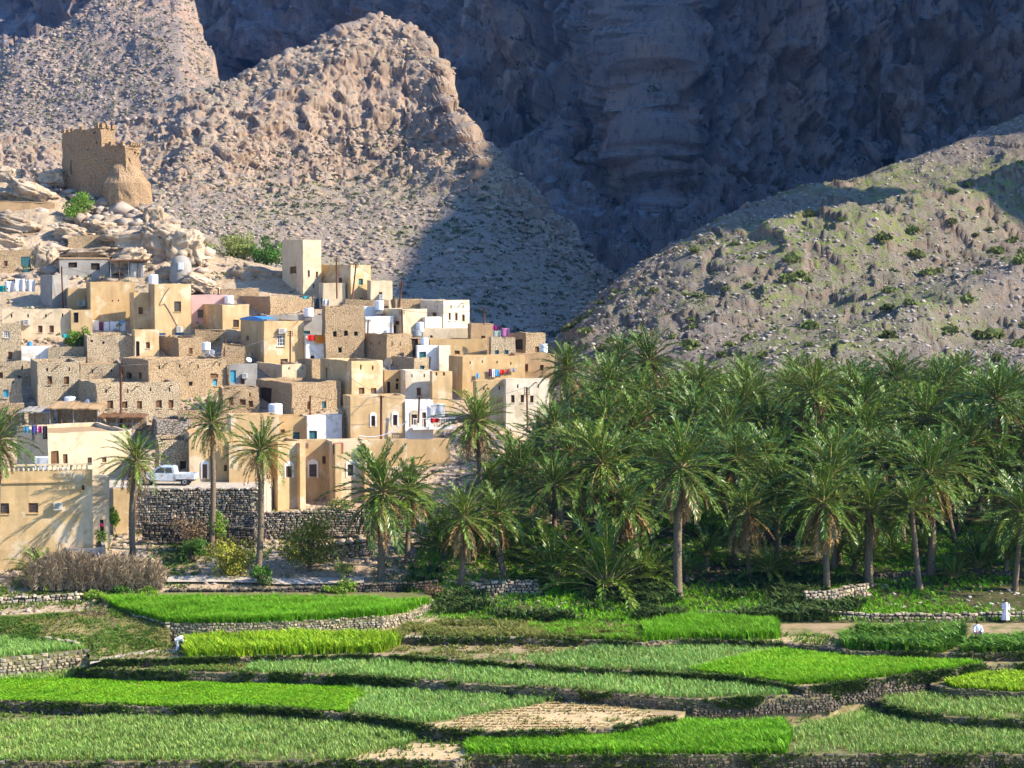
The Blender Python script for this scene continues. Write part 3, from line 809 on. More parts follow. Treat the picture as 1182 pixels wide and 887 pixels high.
# grassy bank at the left between the stone wall and the small onion plot
def bank():
    us = np.linspace(-110, 196, 150)
    tp_ = [(-110, 716), (0, 714), (90, 709), (112, 700), (128, 699), (150, 707), (196, 720)]; tz = [(-110, .1), (100, .25), (128, .45), (150, .42), (196, .3)]
    bt = [(-110, 730), (0, 737), (88, 746), (104, 756), (112, 760), (150, 753), (196, 748)]; bz = [(-110, -.55), (88, -.75), (104, -1.05), (196, -1.05)]
    rows = []
    for x in us:
        a = at_z(x, np.interp(x, *zip(*tp_)), np.interp(x, *zip(*tz))); b = at_z(x, np.interp(x, *zip(*bt)), np.interp(x, *zip(*bz)))
        r = []
        for j in range(40):
            t = j / 39; p = a.lerp(b, t); p.z += .35 * math.sin(math.pi * t) * 1.0; r.append(list(p))
        r.insert(0, [a.x, a.y + 2.0, a.z - .1])
        rows.append(r)
    P = np.array(rows); f = P.reshape(-1, 3)
    f[:, 2] += .10 * fbm(f * .9, 4, 61)
    o = mesh_np('grassy_bank', f, grid_quads(P.shape[0], P.shape[1]), None, mat('bank_turf', (.10, .12, .03), (.30, .22, .10), .5, bump=1, bscale=4))
    props(o, kind='structure'); return P
BANK = bank()

# ---- crops and grass: real blades
def in_poly(x, y, P):
    r = np.zeros(len(x), bool); n = len(P)
    for i in range(n):
        x1, y1 = P[i][0], P[i][1]; x2, y2 = P[(i + 1) % n][0], P[(i + 1) % n][1]
        if y1 == y2: continue
        c = ((y1 > y) != (y2 > y)) & (x < (x2 - x1) * (y - y1) / (y2 - y1) + x1)
        r ^= c
    return r
def blades(name, P, h, w, nb, spread, mt, bend=.4, hvar=.35, cvar=.3):
    n = len(P)
    P = np.repeat(P, nb, 0); m = len(P)
    a = rng.uniform(0, 2 * np.pi, m)
    hh = (h if np.isscalar(h) else np.repeat(h, nb)) * (1 + rng.uniform(-hvar, hvar, m))
    hh = hh * (1 + .38 * fbm(P * .35, 3, 37) + .22 * fbm(P * 1.3, 2, 38))
    off = np.stack([np.cos(a), np.sin(a), np.zeros(m)], -1)
    b0 = P + off * (spread * .3 * rng.random((m, 1)))
    side = np.stack([-np.sin(a + rng.uniform(-.8, .8, m)), np.cos(a), np.zeros(m)], -1)
    k = spread * rng.uniform(.5, 1.2, m)[:, None]
    mid = b0 + off * k * .35 + np.array([0, 0, 1]) * (hh * .6)[:, None]
    tip = b0 + off * k * (1 + bend) + np.array([0, 0, 1]) * (hh * (1 - bend * .25))[:, None]
    ww = (w * rng.uniform(.7, 1.3, m))[:, None]
    V = np.stack([b0 - side * ww * .5, b0 + side * ww * .5, mid + side * ww * .5, mid - side * ww * .5, tip], 1).reshape(-1, 3)
    i = np.arange(m)[:, None] * 5
    Q = np.concatenate([i, i + 1, i + 2, i + 3], 1); T = np.concatenate([i + 3, i + 2, i + 4], 1)
    c = np.repeat(rng.uniform(1 - cvar, 1 + cvar, n) * (1 + .25 * fbm(P[::nb] * .22, 3, 39)), nb)
    c3 = np.repeat(np.stack([c * np.repeat(rng.uniform(.85, 1.2, n), nb), c, c], -1), 5, 0)
    o = mesh_np(name, V, Q, T, mt, vcol=c3)
    return props(o, kind='stuff')
def fill(pp, z, dens, row=None, clump=.3, keep=-.40):
    P = poly3(pp, z); xs = [p.x for p in P]; ys = [p.y for p in P]
    n = int((max(xs) - min(xs)) * (max(ys) - min(ys)) * dens)
    x = rng.uniform(min(xs), max(xs), n); y = rng.uniform(min(ys), max(ys), n)
    if row: y = np.round(y / row) * row + rng.normal(0, row * .12, n)
    k = in_poly(x, y, P)
    x, y = x[k], y[k]
    Q = np.stack([x, y, np.full(len(x), z)], -1)
    if clump:
        q = Q * clump; k = fbm(q, 3, 13) > keep + rng.uniform(-.2, .2, len(Q)); Q = Q[k]
    return Q
m_onion = mat('onion_leaf', (.19, .34, .05), (.26, .38, .075), .4, rough=.5, spec=.4, attr=True, transl=.25)
m_onionb = mat('bluish_onion_leaf', (.18, .36, .06), (.25, .41, .08), .4, rough=.5, spec=.4, attr=True, transl=.25)
m_grass = mat('lush_grass', (.15, .38, .012), (.19, .42, .02), .3, rough=.55, attr=True, transl=.4)
m_clover = mat('bright_clover', (.18, .43, .012), (.24, .46, .02), .4, rough=.55, attr=True, transl=.4)
m_yellow = mat('yellow_green_crop', (.33, .50, .02), (.26, .44, .02), .4, rough=.5, attr=True, transl=.4)
m_maize = mat('maize_leaf', (.09, .23, .018), (.15, .30, .025), .4, rough=.45, spec=.4, attr=True, transl=.35)
m_weed = mat('dry_weed', (.26, .26, .07), (.16, .20, .04), .4, attr=True, transl=.3)
m_weedg = mat('green_weed', (.10, .20, .025), (.15, .23, .04), .4, attr=True, transl=.3)
m_under = mat('shade_dark_undergrowth', (.045, .09, .02), (.07, .11, .025), .5, attr=True, transl=.15)  # undergrowth kept extra dark, palm shade put into the leaf colour
m_stub = mat('dry_stubble', (.46, .36, .17), (.34, .26, .11), .6, attr=True, transl=.1)
m_ivy = mat('wall_weed_leaf', (.06, .11, .018), (.10, .15, .03), .5, attr=True, transl=.15)
# front terrace
blades('onion_crop', fill([(-110, 838), (0, 838), (80, 833), (150, 828), (270, 826), (400, 833), (440, 838), (485, 848), (470, 860), (395, 879), (-110, 879.5)], Z1, 27, row=.36), .42, .028, 5, .20, m_onion)
blades('onion_crop', fill([(916, 842), (955, 834), (1010, 815), (1020, 826), (1053, 833), (1120, 840), (1320, 846), (1320, 871), (918, 871)], Z1, 27, row=.36), .42, .028, 5, .20, m_onion)
blades('clover_crop', fill([(538, 860), (560, 855), (700, 850), (770, 838), (905, 836), (914, 850), (908, 871), (540, 872)], Z1, 70, clump=.35, keep=-.42), .55, .05, 5, .26, m_grass)
blades('field_weeds', fill([(-110, 822), (270, 822), (480, 845), (540, 858), (780, 835), (960, 828), (1010, 815), (1320, 842), (1320, 871), (-110, 879)], Z1, 6, clump=.3, keep=.05), .28, .05, 7, .2, m_weedg)
# second terrace
blades('clover_crop', fill([(-110, 786), (0, 786), (85, 782), (150, 782), (230, 784), (330, 788), (405, 793), (425, 800), (400, 823), (330, 818), (270, 815), (203, 817), (135, 814), (-110, 806)], Z2, 95), .22, .05, 5, .2, m_clover)
blades('onion_crop', fill([(-110, 775), (0, 778), (85, 776), (140, 778), (140, 784), (85, 786), (-110, 790)], Z2, 27, row=.36), .40, .028, 5, .2, m_onion)
blades('onion_crop', fill([(395, 791), (470, 796), (535, 801), (640, 810), (600, 818), (490, 836), (440, 828), (400, 823), (425, 805)], Z2, 34, row=.34), .42, .028, 5, .20, m_onionb)
blades('field_weeds', fill([(640, 808), (780, 822), (775, 829), (700, 840), (600, 844), (512, 842), (490, 838), (560, 825)], Z2, 3.5, clump=.5, keep=.1), .16, .05, 6, .16, m_weed)
# third terrace
blades('onion_crop', fill([(300, 764), (437, 760), (535, 766), (640, 774), (800, 783), (900, 793), (945, 797), (900, 803), (800, 807), (720, 802), (640, 795), (535, 789), (400, 780), (280, 777)], Z3, 30, row=.36), .42, .028, 5, .2, m_onionb)
blades('field_grass', fill([(105, 768), (215, 766), (330, 763), (290, 777), (200, 775), (100, 771)], Z3, 40, clump=.25, keep=-.1), .22, .05, 5, .2, m_weedg)
blades('field_weeds', fill([(105, 768), (215, 766), (330, 763), (290, 777), (200, 775), (100, 771)], Z3, 14, clump=.3), .2, .05, 5, .2, m_weed)
# fourth terrace
blades('sorghum_crop', fill([(212, 742), (260, 739), (330, 737), (455, 740), (462, 746), (440, 754), (330, 757), (216, 761)], Z4, 26), .95, .075, 6, .4, m_yellow, bend=.6)
blades('onion_crop', fill([(560, 760), (640, 757), (700, 746), (740, 746), (860, 748), (905, 754), (860, 762), (800, 778), (738, 775), (637, 770)], Z4, 30, row=.36), .42, .028, 5, .2, m_onionb)
blades('clover_crop', fill([(795, 776), (870, 757), (905, 754), (1000, 762), (1134, 768), (1103, 773), (1053, 778), (972, 788), (917, 791), (850, 782)], Z4, 85), .40, .05, 5, .24, m_clover)
blades('field_weeds', fill([(440, 755), (470, 743), (600, 740), (700, 744), (650, 757), (560, 762)], Z4, 14, clump=.6, keep=-.02), .22, .05, 6, .2, m_weed)
blades('field_weeds', fill([(110, 760), (215, 758), (215, 744), (130, 752)], Z4, 8, clump=.6), .22, .05, 6, .2, m_weed)
# plots at the right
blades('onion_crop', fill([(1020, 806), (1107, 799), (1320, 806), (1320, 836), (1182, 832), (1120, 829), (1053, 822), (1022, 812)], -2.3, 27, row=.36), .4, .028, 5, .2, m_onion)
blades('lettuce_crop', fill([(1090, 790), (1135, 778), (1320, 782), (1320, 802), (1182, 799), (1107, 796)], -1.65, 60), .35, .07, 5, .24, m_yellow)
# long grass strip and the edge of the grove
blades('tall_grass', fill([(118, 690), (128, 700), (150, 708), (191, 719), (240, 720), (330, 718), (400, 714), (440, 712), (470, 707), (490, 700), (497, 696), (480, 698), (300, 698), (128, 697)], Z5L, 95), .6, .05, 5, .32, m_grass)
blades('tall_grass', fill([(122, 694), (480, 698), (490, 692), (120, 690)], Z5L, 22), .4, .05, 5, .3, m_grass)
blades('field_weeds', fill([(440, 735), (470, 722), (560, 714), (680, 720), (740, 726), (740, 742), (690, 739), (500, 737)], Z5, 40, clump=.4, keep=-.2), .35, .05, 6, .26, m_weed)
blades('tall_grass', fill([(600, 722), (700, 716), (760, 722), (745, 742), (640, 737)], Z5, 22, clump=.4, keep=-.1), .45, .05, 6, .26, m_grass)
blades('tall_grass', fill([(745, 726), (800, 718), (895, 722), (900, 738), (860, 740), (800, 738), (745, 741)], Z5, 60), .8, .05, 5, .32, m_grass)
blades('maize_crop', fill([(968, 740), (985, 731), (1110, 729), (1112, 742), (1092, 754), (978, 751)], Z5, 11), .95, .10, 9, .5, m_maize, bend=.9)
blades('maize_crop', fill([(1114, 744), (1140, 738), (1320, 736), (1320, 756), (1112, 754)], Z5, 12), .75, .10, 9, .5, m_maize, bend=.9)
blades('onion_crop', fill([(-110, 728), (0, 733), (88, 745), (100, 750), (50, 755), (0, 760), (-110, 764)], -.8, 30, row=.34), .42, .028, 5, .2, m_onionb)
# turf on the bank, weeds on wall tops, grove floor and gardens
bp_ = BANK[:, 1:].reshape(-1, 3); bi = rng.integers(0, len(bp_), 9000); bpts = bp_[bi] + rng.normal(0, .12, (9000, 3)) * np.array([1, 1, 0])
kk = fbm(bpts * .45, 3, 19) > rng.uniform(-.25, .25, len(bpts)); blades('bank_grass', bpts[kk], .22, .05, 5, .18, m_weedg)
blades('bank_grass', bpts[~kk][::3], .16, .05, 4, .18, m_weed)
def along(line, z, dens, dz, back=.35):
    out = []
    P = px_line(line, z)
    for a, b in zip(P[:-1], P[1:]):
        n = int((b - a).length * dens)
        for _ in range(n):
            p = a.lerp(b, R.random()); out.append((p.x + R.gauss(0, .08), p.y + R.uniform(-.28, back * .6), p.z + R.uniform(*dz)))
    Q = np.array(out); return Q[fbm(Q * .5, 2, 29) > rng.uniform(-.3, .3, len(Q))]
edge = [along(W1, Z2, 48, (-.5, .05), .3), along(W2, Z3, 80, (-.7, .05), .3), along(W3, Z4, 60, (-.35, .05), .3), along(W3B, Z4, 75, (-.8, .05), .3), along(W3R, -2.3, 40, (-.6, .05), .3), along(WB, Z1, 32, (-.8, .05), .3), along(W5, Z5, 30, (-.4, .05), .4)]
blades('wall_weeds', np.concatenate(edge), .24, .07, 8, .26, m_ivy)
gp = []
N_ = 120000
x = rng.uniform(-60, 75, N_); y = rng.uniform(152, 215, N_); pxx = PW / 2 + x / y * F_PX
inside = (pxx > 440 + (y - 152) * 2.2)
p = np.stack([x, y, ground_z(x, y)], -1)
k = inside & (fbm(p * np.array([.12, .12, 0]), 3, 71) > rng.uniform(-.3, .15, N_) + .15 * (pxx < 800) + .22 * (y > 168))
blades('grove_grass', p[k], .30, .06, 4, .22, m_grass)
k2 = (~inside) & (y < 182) & (fbm(p * np.array([.2, .2, 0]), 3, 72) > rng.uniform(0.0, .5, N_))
blades('garden_weeds', p[k2], .25, .06, 6, .22, m_weedg)
k3 = (~inside) & (y < 185) & (rng.random(N_) < .10)
blades('garden_weeds', p[k3], .28, .05, 6, .22, m_weed)
q = p[(~inside)][:5200]; V, T, C = rocks_np(q, .06 * 6 ** (rng.random(len(q)) ** 2)); props(mesh_np('loose_stones', V, None, T, m_rub, vcol=C), kind='stuff')
q = p[inside & (y < 185)][:2500]; V, T, C = rocks_np(q, .06 * 5 ** (rng.random(len(q)) ** 2)); props(mesh_np('loose_stones', V, None, T, m_rubg, vcol=C), kind='stuff')
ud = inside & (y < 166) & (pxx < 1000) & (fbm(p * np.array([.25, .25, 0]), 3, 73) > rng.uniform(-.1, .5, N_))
blades('undergrowth', p[ud], .75, .13, 6, .5, m_under, bend=.8)  # dark leaves added where the front strip lacks palm shade
pd = fill([(862, 741), (895, 733), (968, 734), (970, 749), (951, 746)], Z5, 9, clump=.6, keep=-.1); blades('field_weeds', pd, .3, .06, 6, .25, m_weedg)
st_ = fill(tpoly, Z2, 16, row=.75, clump=.4, keep=-.25); blades('dry_stubble', st_, .13, .05, 5, .16, m_stub)
# clods on the bare plots
for pp, z, dn in ((tpoly, Z2, 2.2), ([(455, 752), (470, 744), (600, 741), (690, 744), (640, 757), (560, 760), (520, 759)], Z4, 3), ([(395, 878), (420, 866), (480, 858), (535, 860), (538, 872), (522, 877.5)], Z1, 3)):
    q = fill(pp, z + .02, dn, row=.8); V, T, C = rocks_np(q, .05 * 3.5 ** (rng.random(len(q)) ** 2)); props(mesh_np('soil_clods', V, None, T, mat('soil_clod', (.40, .30, .17), (.30, .21, .12), 1, attr=True), vcol=C), kind='stuff')
# ------------------------------------------------------------------ houses
def face_wall(mb, A, u, Lw, z0, z1, nrm, holes, reveal=.22, mi=0, step=1.1, backmi=None):
    """one wall with real openings. holes: (u0,u1,v0,v1,has_back) in metres from A and height z0"""
    us = {0.0, Lw}; zs = {0.0, z1 - z0}
    n = max(1, int(Lw / step))
    us.update(Lw * i / n for i in range(n + 1))
    m = max(1, int((z1 - z0) / step)); zs.update((z1 - z0) * i / m for i in range(m + 1))
    hh = []
    for h in holes:
        a, b, c, d = max(.05, h[0]), min(Lw - .05, h[1]), max(.05, h[2]), min(z1 - z0 - .08, h[3])
        if b - a < .05 or d - c < .05: continue
        hh.append((a, b, c, d, h[4])); us.update((a, b)); zs.update((c, d))
    def clean(S):
        S = sorted(S); keep = [S[0]]
        must = set()
        for h in hh: must.update(h[:4])
        for s in S[1:]:
            if s - keep[-1] < .03 and s not in must: continue
            keep.append(s)
        return keep
    us, zs = clean(us), clean(zs)
    if us[-1] != Lw: us.append(Lw)
    if zs[-1] != z1 - z0: zs.append(z1 - z0)
    P = lambda a, c, dep=0.0: Vector((A.x, A.y, z0)) + u * a + Vector((0, 0, c)) - nrm * dep
    for i in range(len(us) - 1):
        for j in range(len(zs) - 1):
            a, b, c, d = us[i], us[i + 1], zs[j], zs[j + 1]
            cx, cz = (a + b) / 2, (c + d) / 2
            if any(h[0] < cx < h[1] and h[2] < cz < h[3] for h in hh): continue
            mb.quad(P(a, c), P(b, c), P(b, d), P(a, d), mi)
    for a, b, c, d, bk in hh:
        mb.quad(P(a, c), P(a, c, reveal), P(b, c, reveal), P(b, c), mi)
        mb.quad(P(a, d), P(b, d), P(b, d, reveal), P(a, d, reveal), mi)
        mb.quad(P(a, c), P(a, d), P(a, d, reveal), P(a, c, reveal), mi)
        mb.quad(P(b, c), P(b, c, reveal), P(b, d, reveal), P(b, d), mi)
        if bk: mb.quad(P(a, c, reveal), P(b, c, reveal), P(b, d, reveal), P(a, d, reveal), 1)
WCOL = {'bar': 'wood', 'wood': 'wood', 'white': 'white', 'teal': 'teal', 'blue': 'blue', 'dteal': 'dteal'}
HOUSES = {}
def house(label, xl, xc, xr, yt, yb, m='tan', t=30, wins=(), ac=(), Y=None, D=5.0, name='house', cat='house', found=2.5, par=.35, slots=0, wob=None, group='flat-roofed village houses', m2=None, rim=None, Lmax=14):
    """picture columns of left edge / front corner / right edge, rows of roofline and foot -> a box house standing at the distance of its foot"""
    Y = Y or Yv(yb)
    C = at(xc, yb, Y); zt = at(xc, yt, Y).z; zb = C.z
    t = math.radians(t); uR = Vector((math.cos(t), math.sin(t), 0)); uL = Vector((-math.sin(t), math.cos(t), 0))
    d0 = Y * CP + (CAM_H - C.z) * SP
    rr, rl = (xr - PW / 2) / F_PX, (xl - PW / 2) / F_PX
    LR = (rr * d0 - C.x) / (uR.x - rr * uR.y * CP) if xr - xc > .6 else 0
    LL = (C.x - rl * d0) / (-uL.x + rl * uL.y * CP) if xc - xl > .6 else D
    LR = LR or D
    LR, LL = max(.6, min(LR, Lmax)), max(.6, min(LL, Lmax))
    nR = Vector((uR.y, -uR.x, 0)); nL = Vector((-uL.y, uL.x, 0))
    rt = root(name, (C.x, C.y, zb), label, cat, group)
    H = zt - zb
    z0 = zb - found
    stone = m in ('sb', 'sg', 'dkst', 'mud')
    wob = (.20 if stone else .07) if wob is None else wob
    hR, hL, specs = [], [], []
    rq = random.Random(int(xl * 3 + yb))
    if cat == 'house' and m != 'white' and len(wins) <= 1 and xr - xc > 22 and not any(q in label for q in ('plain', 'single', ' one ', 'blank', 'wall', 'annex', 'ruined', 'parapet', 'glimpsed')):
        pk = F_PX / Y; hgt = yb - yt
        extra = []
        for f_ in ((.28, .72) if xr - xc > 34 else (.5,)):
            cx_ = xc + (xr - xc) * (f_ + rq.uniform(-.06, .06)); cy_ = yt + pk * rq.uniform(1.5, 2.0)
            if all(abs(cx_ - (w[0] + w[2]) / 2) > pk * .9 for w in wins) and cy_ < yb - pk: extra.append((cx_ - .24 * pk, cy_ - .38 * pk, cx_ + .24 * pk, cy_ + .38 * pk, 'wood'))
        wins = list(wins) + extra
    for w in wins:
        x0, y0, x1, y1 = w[:4]; ty = w[4]
        right = (x0 + x1) / 2 >= xc
        A, u, n = (C, uR, nR) if right else (C, uL, nL)
        def uv(px, py):
            d = ray(px, py); o = Vector((0, 0, CAM_H))
            k = (A - o).dot(n) / d.dot(n); p = o + d * k
            return (p - A).dot(u), p.z
        ua, za = uv(x0, y1); ub, zb_ = uv(x1, y0)
        a, b = min(ua, ub), max(ua, ub)
        Lw = LR if right else LL
        a, b = max(.12, a), min(Lw - .12, b)
        if b - a < .15: continue
        hole = (a, b, za - z0, zb_ - z0, ty == 'slot')
        (hR if right else hL).append(hole)
        if ty != 'slot': specs.append((A, u, n, a, b, za, zb_, ty))
    r_ = random.Random(int(xl * 7 + yt * 13))
    sp_ = []
    if slots:
        for i in range(max(1, int(LR / 3))):
            sp_.append(C + uR * (LR * (i + .3 + r_.uniform(0, .4)) / max(1, int(LR / 3))) + nR * .003)
    if slots:
        for (LS, hl) in ((LR, hR), (LL, hL)):
            k = max(2, int(LS / 2.0))
            for i in range(k):
                a = LS * (i + .5) / k + r_.uniform(-.15, .15)
                if any(h[0] - .2 < a < h[1] + .2 and h[3] > H + found - 1.3 for h in hl): continue
                hl.append((a - .09, a + .09, H + found - 1.05, H + found - .62, True))
    B, Dp = C + uR * LR, C + uL * LL
    E = B + uL * LL
    wb = MB()
    face_wall(wb, C, uR, LR, z0, zt, nR, hR)
    face_wall(wb, C, uL, LL, z0, zt, nL, hL)
    face_wall(wb, B, uL, LL, z0, zt, uR, [])
    face_wall(wb, Dp, uR, LR, z0, zt, uL, [])
    # parapet top and inner faces
    for q_ in sp_:
        mb = MB(); mb.box(Vector((q_.x, q_.y, zt - par - .12)) - uR * .05 - nR * .2, uR * .1, nR * .75, Vector((0, 0, .09))); mb.build('drain_spout', MT['wood'], rt)
    k = .28
    Ci, Bi, Ei, Di = C + uR * k + uL * k, B - uR * k + uL * k, E - uR * k - uL * k, Dp + uR * k - uL * k
    if min(LR, LL) > .8:
        for (a, b, ai, bi) in ((C, B, Ci, Bi), (B, E, Bi, Ei), (E, Dp, Ei, Di), (Dp, C, Di, Ci)):
            n_ = max(1, int((b - a).length / 1.1))
            for i in range(n_):
                s0, s1 = i / n_, (i + 1) / n_
                up = lambda p, z: Vector((p.x, p.y, z))
                wb.quad(up(a.lerp(b, s0), zt), up(a.lerp(b, s1), zt), up(ai.lerp(bi, s1), zt), up(ai.lerp(bi, s0), zt))
                wb.quad(up(ai.lerp(bi, s0), zt), up(ai.lerp(bi, s1), zt), up(ai.lerp(bi, s1), zt - par - .05), up(ai.lerp(bi, s0), zt - par - .05))
        rf = MB(); rf.quad(*[Vector((p.x, p.y, zt - par)) for p in (Ci, Bi, Ei, Di)])
        rf.build('roof', MT['mud'] if m != 'white' else MT['road'], rt)
    else:
        wb.quad(*[Vector((p.x, p.y, zt)) for p in (C, B, E, Dp)])
    wl = wb.build('wall', [MT[m], MT['dark']], rt, wob=wob)
    if rim:
        mb = MB()
        for (a, b, nn) in ((C, B, nR), (Dp, C, nL)):
            u_ = (b - a).normalized()
            mb.box(Vector((a.x, a.y, zt - .14)) - u_ * .1 + nn * .003, u_ * ((b - a).length + .2), nn * .12, Vector((0, 0, .22)))
        mb.build('roof_edge', MT[rim], rt)
    for (A, u, n, a, b, za, zb_, ty) in specs:
        P = lambda q, z, dep=0.0: Vector((A.x, A.y, z)) + u * q - n * dep
        door = ty.startswith('door')
        W_, Hh = b - a, zb_ - za
        mcol = MT.get(ty.split('_')[-1], MT['wood']) if '_' in ty else MT[WCOL.get(ty, 'wood')]
        fr = MB(); f = min(.09, W_ * .12)
        dp = .10
        def bar(q0, q1, v0, v1, d0=dp, d1=.06): fr.box(P(q0, v0, d0 + d1), u * (q1 - q0), n * d1, Vector((0, 0, v1 - v0)))
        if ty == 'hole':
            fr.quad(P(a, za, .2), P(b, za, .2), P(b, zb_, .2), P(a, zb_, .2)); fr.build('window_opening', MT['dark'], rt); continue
        bar(a, a + f, za, zb_); bar(b - f, b, za, zb_); bar(a + f, b - f, zb_ - f, zb_); bar(a + f, b - f, za, za + f)
        if ty in ('bar', 'white', 'arch'):
            k = 3 if W_ > .6 else 2
            for i in range(1, k): bar(a + W_ * i / k - .02, a + W_ * i / k + .02, za + f, zb_ - f, dp + .008, .03)
            for i in range(1, 3): bar(a + f, b - f, za + Hh * i / 3 - .02, za + Hh * i / 3 + .02, dp + .02, .02)
        if ty == 'arch' or ty == 'door_arch':
            # pale surround with a round head standing proud of the wall
            g = .16; pts = []
            rr_ = W_ / 2 + g; cx_ = (a + b) / 2
            seg = 10
            outer = [P(cx_ + rr_ * math.cos(math.pi * i / seg), zb_ + .05 + rr_ * .85 * math.sin(math.pi * i / seg), -.06) for i in range(seg + 1)]
            base_ = [P(cx_ + rr_ * math.cos(math.pi * i / seg), zb_ + .05 + rr_ * .85 * math.sin(math.pi * i / seg), -.002) for i in range(seg + 1)]
            sr = MB(); sr.add(outer, [tuple(range(seg + 1))])
            for i in range(seg): sr.quad(outer[i], base_[i], base_[i + 1], outer[i + 1])
            sr.box(P(a - g, za - .1, -.002), u * g, n * .058, Vector((0, 0, Hh + .15)))
            sr.box(P(b, za - .1, -.002), u * g, n * .058, Vector((0, 0, Hh + .15)))
            sr.box(P(a, zb_ + .003, -.002), u * W_, n * .05, Vector((0, 0, .05)))
        wo = fr.build('door' if door else 'window', mcol if ty != 'arch' else MT['wood'], rt)
        if ty == 'arch' or ty == 'door_arch': sr.build('arched_surround', MT['cream' if m == 'white' else 'white'], rt)
        pn = MB(); pn.quad(P(a + .01, za + .01, dp + .075), P(b - .01, za + .01, dp + .075), P(b - .01, zb_ - .01, dp + .075), P(a + .01, zb_ - .01, dp + .075))
        if door:
            pn = MB(); nb = max(2, int(W_ / .28))
            for i in range(nb):
                q0 = a + f + (W_ - 2 * f) * i / nb; q1 = a + f + (W_ - 2 * f) * (i + 1) / nb
                pn.box(P(q0 + .008, za + .02, dp + .07), u * (q1 - q0 - .016), n * .04, Vector((0, 0, Hh - f - .03)))
            pn.build('door_leaf', mcol, wo)
        else:
            pn.build('pane' if ty in ('bar', 'white', 'arch') else 'shutter', MT['glass'] if ty in ('bar', 'white', 'arch') else mcol, wo)
        if not door and ty != 'arch':
            sl = MB(); sl.box(P(a - .06, za - .09, -.002), u * (W_ + .12), n * .09, Vector((0, 0, .08))); sl.build('sill', MT[m], wo)
    for x0, y0, x1, y1 in ac:
        right = (x0 + x1) / 2 >= xc
        A, u, n = (C, uR, nR) if right else (C, uL, nL)
        def uv(px, py):
            d = ray(px, py); o = Vector((0, 0, CAM_H)); k = (A - o).dot(n) / d.dot(n); p = o + d * k
            return (p - A).dot(u), p.z
        ua, za = uv(x0, y1); ub, zb_ = uv(x1, y0); a, b = min(ua, ub), max(ua, ub)
        P = lambda q, z, dep=0.0: Vector((A.x, A.y, z)) + u * q - n * dep
        mb = MB(); mb.box(P(a, za, -.003), u * (b - a), n * .42, Vector((0, 0, zb_ - za)))
        mb.box(P(a - .05, za - .08, -.003), u * (b - a + .1), n * .46, Vector((0, 0, .06)))
        a_ = mb.build('air_conditioner', MT['ac'], rt)
        gr = MB()
        for i in range(5):
            zz = za + (zb_ - za) * (i + .5) / 5.5
            gr.box(P(a + .08, zz, -.426), u * ((b - a) * .55), n * .012, Vector((0, 0, (zb_ - za) * .09)))
        gr.lathe(P(b - (b - a) * .22, (za + zb_) / 2, -.40), [(.01, 0), (.01, .01)], 6)
        gr.build('grille', MT['acd'], a_)
    HOUSES[label] = dict(C=C, uR=uR, uL=uL, LR=LR, LL=LL, zt=zt, zb=zb, rt=rt, par=par, nR=nR, nL=nL)
    return rt
def W(ty, *r): return [(*q, ty) for q in r]
H_ = house
# --- top left, under the tower
H_('small brown stone hut with a tall dark teal door on the upper left edge', -14, -6, 42, 289, 322, 'sb', 18, W('door_dteal', (24.5, 297, 35.5, 319)))
H_('grey concrete block hut with two dark openings and a thin flat roof slab', 64, 69, 126, 298, 327, 'grey', 15, W('hole', (79, 303, 89, 309), (105, 304, 115, 312)), rim='mud', D=4)
H_('grey retaining house with a dark left side below the block hut', 47, 60, 79, 318, 358, 'grey', 40, slots=0)
H_('ochre house with a wall-mounted air conditioner and small purple vent, below the block hut', 76, 79, 106, 333, 362, 'tan', 18, W('hole', (99, 341, 103, 345)), ac=[(90, 347, 98, 353)])
H_('large plain ochre house with two tiny vents and a laundry line in front', 100, 105, 157, 326, 378, 'gold', 18, W('hole', (129, 346, 130.5, 348), (136, 346, 137.5, 348)))
H_('narrow ochre house stepping down beside the laundry line, with one small window', 150, 155, 180, 338, 388, 'tan', 24, W('wood', (160, 355, 165, 363)))
H_('tall pale house with long cables on its wall and small blue windows below', 172, 179, 221, 328, 392, 'tan', 26, W('bar', (201, 348, 209, 360)) + W('blue', (184, 385, 191, 391), (202, 384, 209, 390)), ac=[(203, 377, 210, 383)])
H_('small cream porch house with a dark doorway below the tall cabled house', 152, 156, 184, 381, 420, 'tan', 24, W('hole', (157, 394, 161, 416)))
H_('long pale terrace house with a row of roof drains, two windows and an air conditioner', -4, 3, 82, 357, 395, 'cream', 14, W('wood', (44, 376, 49, 384), (57, 376, 62, 384)), ac=[(27, 369, 35, 375)], slots=1, D=4)
H_('recessed tan house with a dark doorway beside the bright green tree', 78, 82, 107, 358, 390, 'tan', 14, W('hole', (85, 361, 90.5, 373)), D=3.5)
H_('old stone house at the left edge with grey plastered upper storey and twin windows', -16, -8, 25, 373, 420, 'sg', 16, W('white', (4, 382, 11, 390)) + W('wood', (9, 406, 14, 415)), slots=0, D=4)
H_('low white courtyard wall with a blue barrel on top', 22, 25, 58, 400, 420, 'white', 12, D=3, slots=0)
H_('pale rubble stone terrace with two dark holes beneath the white laundry', 96, 101, 156, 388, 422, 'sg', 16, W('slot', (105, 393, 107.5, 396), (119, 394, 121.5, 397)), D=4)
